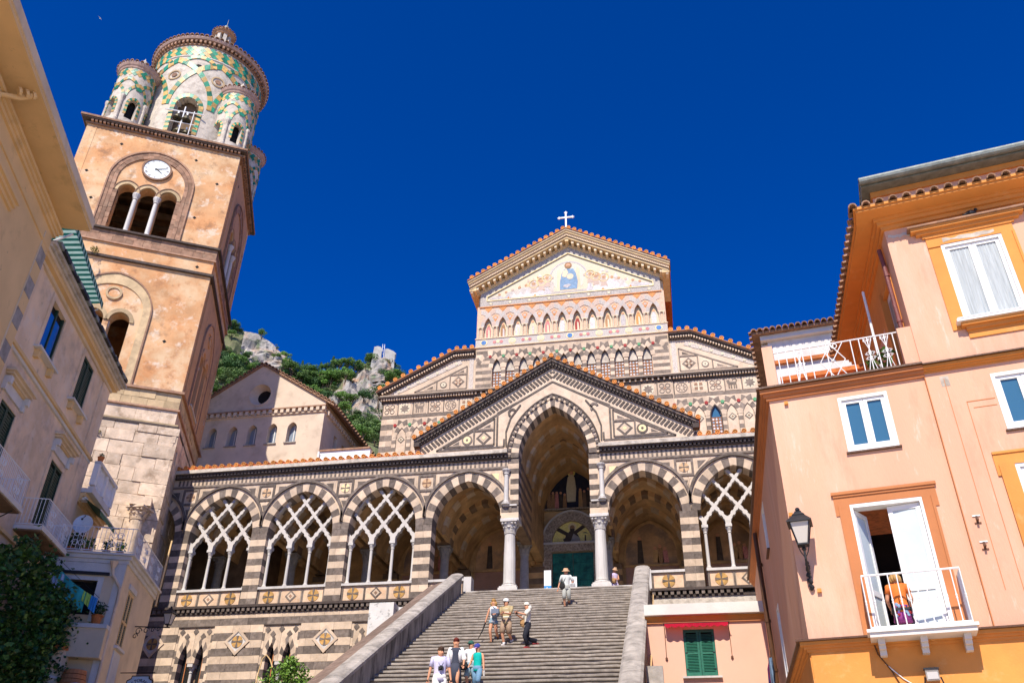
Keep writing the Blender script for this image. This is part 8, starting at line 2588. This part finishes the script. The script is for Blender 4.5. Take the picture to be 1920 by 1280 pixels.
def camera_at(p, label, s=1.0):
    def bld(t, p):
        F = Frame(p, 0); m = MB(); m.box(F, -.065 * s, .065 * s, -.03 * s, .03 * s, -.045 * s, .045 * s, 'iron'); m.box(F, -.03 * s, .03 * s, -.02 * s, .025 * s, .045 * s, .07 * s, 'iron'); m.build('body', t)
        MB().tube([F(0, .03 * s, 0), F(0, .10 * s, 0)], .036 * s, 'iron', 10).build('lens', t)
    return held('camera', label, 'camera', p, bld)
def bag_at(p, label, w_, h_, d_, mat, strap=None, name='shoulder_bag'):
    def bld(t, p):
        F = Frame(p, 0); m = MB(); m.ball(p, 1, mat, 12, 8, (w_ / 2, d_ / 2, h_ / 2)); m.build('pouch', t, smooth=True)
        m = MB(); m.box(F, -w_ * .42, w_ * .42, d_ * .3, d_ * .52, -h_ * .1, h_ * .38, mat); m.build('flap', t)
        if strap: MB().tube(strap, .014, mat, 5).build('strap', t)
    return held(name, label, 'bag', p, bld)
colm('lavender', (.58, .55, .72)); colm('pale_trousers', (.68, .66, .64)); colm('navy_dress', (.05, .055, .08)); colm('white_cloth', (.76, .74, .72)); colm('white_tee', (.78, .78, .77))
colm('teal_top', (.0, .42, .36)); colm('denim', (.14, .26, .38)); colm('denim_pale', (.24, .34, .40)); colm('red_hair', (.14, .02, .012)); colm('blond_hair', (.42, .24, .08)); colm('dark_hair', (.06, .03, .018)); colm('straw', (.55, .34, .20))
colm('cap_green', (.03, .12, .09)); colm('cap_blue', (.05, .06, .30)); colm('cap_pink', (.55, .25, .45)); colm('polo_tan', (.44, .34, .18)); colm('polo_white', (.66, .60, .48)); colm('khaki', (.34, .23, .15)); colm('ivory', (.70, .66, .56)); colm('black_jean', (.015, .016, .025))
colm('grey_pants', (.36, .36, .32)); colm('pale_shirt', (.60, .62, .58)); colm('orange_top', (.72, .18, .03)); colm('print_skirt', (.30, .05, .22)); colm('tan_bag', (.42, .24, .10)); colm('black_bag', (.02, .018, .018)); colm('blue_grey_bag', (.16, .19, .25)); colm('bikini', (.55, .45, .62))
def on_step(x, y):
    k = max(0, math.ceil((38.95 - y) / .385 - 1e-6)); kk = k
    z = ZF - .2 * kk
    return Vector((x, y, z))
def snap(x, y):
    """centre of the tread nearest to y"""
    k = round((38.95 + .20 - y) / .385); return Vector((x, 38.95 - .385 * k + .20, ZF - .2 * k))
ST = ((-.07, 0, 0), (.07, 0, 0)); UPR = ((-.07, 0, 0), (.08, .385, .2)); UPL = ((-.08, .385, .2), (.07, 0, 0))
# man with the lavender shirt
f = snap(-6.82, 24.85)
t_, Wp, pel, ch_, ar_, k = person(f, 18, 1.76, 'balding man in a lavender shirt and white trousers with a camera round his neck', 'lavender', .75, 'pale_trousers', 1.95, 'dark_hair', ((-.19, .02, .46), (.19, .05, .45)), UPR, 0, .35, .35, shoes=('brown_shoe', (.10, .05, .03)), wide=1.15)
cp_ = Wp(ch_ + Vector((.02, .125, -.17))); camera_at(cp_, 'black camera hanging on the chest of the man in lavender', 1.1)
tag(MB().tube([Wp(ch_ + Vector((-.07, .02, .13))), Wp(ch_ + Vector((-.05, .12, -.02))), cp_, Wp(ch_ + Vector((.08, .12, -.02))), Wp(ch_ + Vector((.08, .02, .13)))], .008, 'iron', 4).build('camera_strap'), 'black camera strap round the neck of the man in lavender', 'strap')
# woman with red hair
f = snap(-6.66, 26.2)
t_, Wp, pel, ch_, ar_, k = person(f, 6, 1.66, 'woman with short dark red hair in a white cardigan over a dark dress', 'navy_dress', 0, 'navy_dress', .62, 'red_hair', ((-.16, .02, .50), (.16, .10, .52)), UPL, .03, 0, .4, skirt=True, shoes=('sandal', (.12, .06, .03)))
m = MB()
for s, (sh, el, hp, hdn) in zip((-1, 1), ar_): m.ball(Wp(sh), .042 * k, 'white_cloth', 8, 6); m.tube([Wp(sh), Wp(sh.lerp(el, .5)), Wp(el), Wp(el.lerp(hp, .35))], [.040 * k, .044 * k, .042 * k, .042 * k], 'white_cloth', 9); m.tube([Wp(ch_ + Vector((s * .085, .03, .09))), Wp(ch_ + Vector((s * .12, .05, -.05))), Wp(ch_ + Vector((s * .14, .03, -.30)))], [.055, .06, .05], 'white_cloth', 8)
m.build('cardigan', t_, smooth=True)
MB().tube([Wp(pel + Vector((.145 * math.cos(q * .35), .12 * math.sin(q * .35), -.50))) for q in range(19)], .03, 'ivory', 5).build('lace_hem', t_)
bag_at(Wp(pel + Vector((.25, .02, -.02))), 'black bag at the hip of the red haired woman', .28, .26, .14, 'black_bag', [Wp(pel + Vector((.25, .02, .1))), Wp(ch_ + Vector((.16, .0, .12)))])
# two boys
f = snap(-6.28, 26.35)
person(f, -8, 1.45, 'boy in a white t-shirt, denim shorts and a dark green cap', 'white_tee', .8, 'denim_pale', .98, None, ((-.17, .10, .47), (.13, .20, .58)), UPR, 0, -.5, .1, hat=('cap', 'cap_green'), shoes=('trainers', (.3, .3, .3)))
f = snap(-5.98, 26.0)
t_, Wp, pel, ch_, ar_, k = person(f, -12, 1.47, 'boy in a turquoise sleeveless top, blue denim shorts and a blue cap', 'teal_top', 0, 'denim', 1.15, None, ((-.12, .14, .56), (.17, .06, .46)), UPL, 0, -.3, .5, hat=('cap', 'cap_blue', 'cap_pink'), shoes=('trainers', (.3, .3, .3)))
tag(MB().tube([Wp(ch_ + Vector((.10, -.02, .10))), Wp(ch_ + Vector((.15, .0, -.02))), Wp(ch_ + Vector((.14, -.06, -.16)))], .018, 'black_bag', 5).build('backpack_strap'), 'black backpack strap on the shoulder of the boy in turquoise', 'strap')
bt = Wp(ar_[1][2] + Vector((.02, .02, -.12))); tag(MB().lathe(bt - Vector((0, 0, .1)), [(.03, 0), (.032, .12), (.012, .16), (.012, .19)], 'lampglass', 8).build('water_bottle'), 'small clear bottle in the hand of the boy in turquoise', 'bottle')
# couple in mid flight and the woman with a headscarf
f = snap(-6.59, 31.1)
t_, Wp, pel, ch_, ar_, k = person(f, -6, 1.60, 'blonde woman in a white top and denim shorts carrying a backpack in front', 'white_tee', 0, 'denim_pale', .30, 'blond_hair', ((-.20, .02, .44), (.10, .20, .60)), UPR, 0, 0, .35, hairlen=.10, shoes=('sandal', (.12, .06, .03)), wide=.92)
bag_at(Wp(ch_ + Vector((.13, .20, -.16))), 'blue grey backpack held in front by the blonde woman', .34, .34, .22, 'blue_grey_bag', [Wp(ch_ + Vector((.13, .2, 0))), Wp(ch_ + Vector((-.02, .08, .12))), Wp(ch_ + Vector((-.09, .0, .14)))], 'backpack')
tag(MB().tube([Wp(ar_[0][2] + Vector((0, .03, -.05))), Wp(ar_[0][2] + Vector((-.10, .05, -.35))), Wp(ar_[0][2] + Vector((-.26, .05, -.62)))], [.03, .022, .01], 'black_bag', 6).build('scarf'), 'long black strap trailing from the hand of the blonde woman', 'strap')
f = snap(-6.04, 30.75)
t_, Wp, pel, ch_, ar_, k = person(f, -12, 1.68, 'man in a striped tan polo shirt, brown shorts and a white cap', 'polo_tan', .85, 'khaki', .98, 'dark_hair', ((-.02, .20, .64), (.06, .21, .64)), UPR, 0, -.5, .1, hat=('cap', 'white_tee'), shoes=('white_shoe', (.55, .53, .5)), socks='white_tee', wide=1.2, torso2=('polo_white', ((-.04, -.01), (.06, .10), (.15, .19), (.235, .26))))
camera_at(Wp(ch_ + Vector((.0, .34, -.14))), 'small black camera in the hands of the man in the striped polo', .7)
f = snap(-5.2, 30.45)
t_, Wp, pel, ch_, ar_, k = person(f, -62, 1.62, 'woman in an ivory headscarf and top with dark trousers, taking a picture', 'ivory', 1.0, 'black_jean', 1.9, None, ((-.02, .22, .70), (.12, .24, .72)), UPL, 0, 0, 0, hat=('scarf', 'ivory'), shoes=('red_shoe', (.25, .03, .03)))
camera_at(Wp(Vector((.06, .42, 1.20))), 'small black camera raised by the woman in the ivory headscarf', .9)
bag_at(Wp(pel + Vector((-.16, .08, .08))), 'tan handbag on the hip of the woman in the ivory headscarf', .30, .30, .14, 'tan_bag', [Wp(pel + Vector((-.16, .08, .2))), Wp(ch_ + Vector((.02, .02, .13)))], 'handbag')
# man coming down from the door, woman beside the column
f = snap(-4.48, 35.85)
t_, Wp, pel, ch_, ar_, k = person(f, 4, 1.66, 'man in a pale shirt, cropped trousers and a straw bucket hat on the top steps', 'pale_shirt', .95, 'grey_pants', 1.25, 'dark_hair', ((-.20, .02, .50), (.17, .14, .60)), UPR, 0, 0, .3, hat=('bucket', 'straw'), shoes=('brown_shoe', (.10, .05, .03)))
bag_at(Wp(pel + Vector((-.15, .10, .02))), 'black shoulder bag on the man with the bucket hat', .24, .30, .12, 'black_bag', [Wp(pel + Vector((-.15, .10, .12))), Wp(ch_ + Vector((.0, .11, .02))), Wp(ch_ + Vector((.10, .02, .14)))])
t_, Wp, pel, ch_, ar_, k = person(Vector((-2.84, 41.6, ZF)), 25, 1.66, 'woman in a straw hat and a pale strappy top standing beside the right big column', 'bikini', 0, 'bikini', .35, 'blond_hair', ((-.04, .16, .60), (.06, .17, .60)), ST, 0, .2, .45, hat=('bucket', 'straw'), shoes=('sandal', (.12, .06, .03)))
bag_at(Wp(pel + Vector((-.10, .16, .10))), 'tan handbag held by the woman beside the column', .28, .26, .14, 'tan_bag', [Wp(pel + Vector((-.1, .16, .2))), Wp(ch_ + Vector((-.09, .04, .12)))], 'handbag')
# woman seated in the balcony door, back turned
bp = RF(1.78, .14, 5.64)
cht = thing('chair', tuple(bp), 'dark chair in the open balcony door under the seated woman', 'chair')
for du in (-.16, .16):
    for dv in (-.16, .16): MB().tube([RF(1.78 + du, .14 + dv, 5.64), RF(1.78 + du * .9, .14 + dv * .9, 6.02)], .014, 'iron', 5).build('leg', cht)
blk(RF, 'seat', cht, 'iron', 1.60, 1.96, -.04, .32, 6.02, 6.06)
person(bp, 180 - 10.5, 1.5, 'blonde woman in an orange top and patterned skirt seated in the balcony door, back turned', 'orange_top', .5, 'print_skirt', .34, 'blond_hair', ((-.12, .16, .56), (.12, .16, .56)), ((-.08, -.30, 0), (.08, -.30, 0)), .12, 0, .5, hairlen=.09, skirt=True, seat=.44, shoes=('black_shoe', (.02, .02, .02)))
m = MB(); gq = random.Random(4)
for k_ in range(16): m.ball(RF(1.78 + gq.uniform(-.14, .14), .30, 5.98 + gq.uniform(-.06, .16)), gq.uniform(.02, .04), gq.choice(['pink', 'red', 'bluerobe', 'orange_top', 'cloth_purple']), 6, 4, (1, .3, 1))
o = m.build('skirt_print', t_); setparent(o, bpy.data.objects[[x.name for x in C.objects if x.get('label', '').startswith('blonde woman in an orange')][0]])
# notice boards by the door
nb = thing('notice_board', (-6.95, 43, ZF), 'tall narrow white notice board with a blue arrow panel left of the bronze door', 'sign')
NF = Frame((0, 40.3, 0), 0)
x0 = -6.12
blk(NF, 'panel', nb, 'white', x0, x0 + .34, -.03, 0, 13.46, 14.2)
blk(NF, 'arrow_panel', nb, 'cloth_blue', x0, x0 + .34, -.03, .003, 13.0, 13.458)
ap = MB(); c = (x0 + .17, 13.29)
ap.prism(NF, [(c[0] - .13, c[1]), (c[0] - .01, c[1] + .12), (c[0] - .01, c[1] + .045), (c[0] + .12, c[1] + .045), (c[0] + .12, c[1] - .045), (c[0] - .01, c[1] - .045), (c[0] - .01, c[1] - .12)], .003, .01, 'white'); ap.build('arrow', nb)
m = MB()
for i, z in enumerate((14.12, 14.02, 13.95, 13.88, 13.8, 13.73, 13.65, 13.57)): m.box(NF, x0 + .05, x0 + .05 + (.12, .24, .2, .22, .16, .24, .2, .12)[i], 0, .004, z, z + .014, 'robe')
m.build('print', nb)
po2 = thing('poster_stand', (-4.6, 41.5, ZF), 'white poster on a stand with dark print, behind the man in the bucket hat', 'sign')
NF2 = Frame((0, 40.35, 0), 0)
blk(NF2, 'panel', po2, 'white', -4.95, -4.55, -.03, 0, 13.28, 13.86); 
m = MB(); m.prism(NF2, circ(-4.75, 13.68, .10, 14), 0, .004, 'robe')
for z in (13.5, 13.44, 13.38): m.box(NF2, -4.88, -4.62, 0, .004, z, z + .03, 'iron')
m.build('print', po2)
for s in (-1, 1): MB().tube([NF2(-4.75 + s * .15, 0, 13.28), NF2(-4.75 + s * .18, .1, 12.96)], .015, 'iron', 5).build('stand_leg', po2)
# seagulls
def gull(c, s, lab):
    t = thing('seagull', tuple(c), lab, 'bird'); c = Vector(c)
    b = MB(); b.ball(c, 1, 'white', 8, 6, (.20 * s, .07 * s, .07 * s)); b.ball(c + Vector((.22 * s, 0, .03 * s)), .05 * s, 'white', 6, 4); b.build('body', t, smooth=True)
    for q in (-1, 1):
        m = MB(); p = [c + Vector((.08 * s, 0, .03 * s)), c + Vector((-.06 * s, 0, .03 * s)), c + Vector((-.02 * s, q * .3 * s, .16 * s)), c + Vector((.10 * s, q * .3 * s, .16 * s)), c + Vector((-.08 * s, q * .62 * s, .10 * s))]
        p += [v + Vector((0, 0, .012)) for v in p]
        m.add(p, [(0, 1, 2, 3), (3, 2, 4), (8, 7, 6, 5), (9, 7, 8), (0, 3, 8, 5), (1, 6, 7, 2), (0, 5, 6, 1), (3, 4, 9, 8), (2, 7, 9, 4)], 'robe'); m.build('wing', t)
gull((-31.87, 30, 36.4), .75, 'white seagull gliding in the sky left of the bell tower')
gull((-66.6, 60, 94.8), .55, 'tiny pale seagull high in the sky at the upper left')
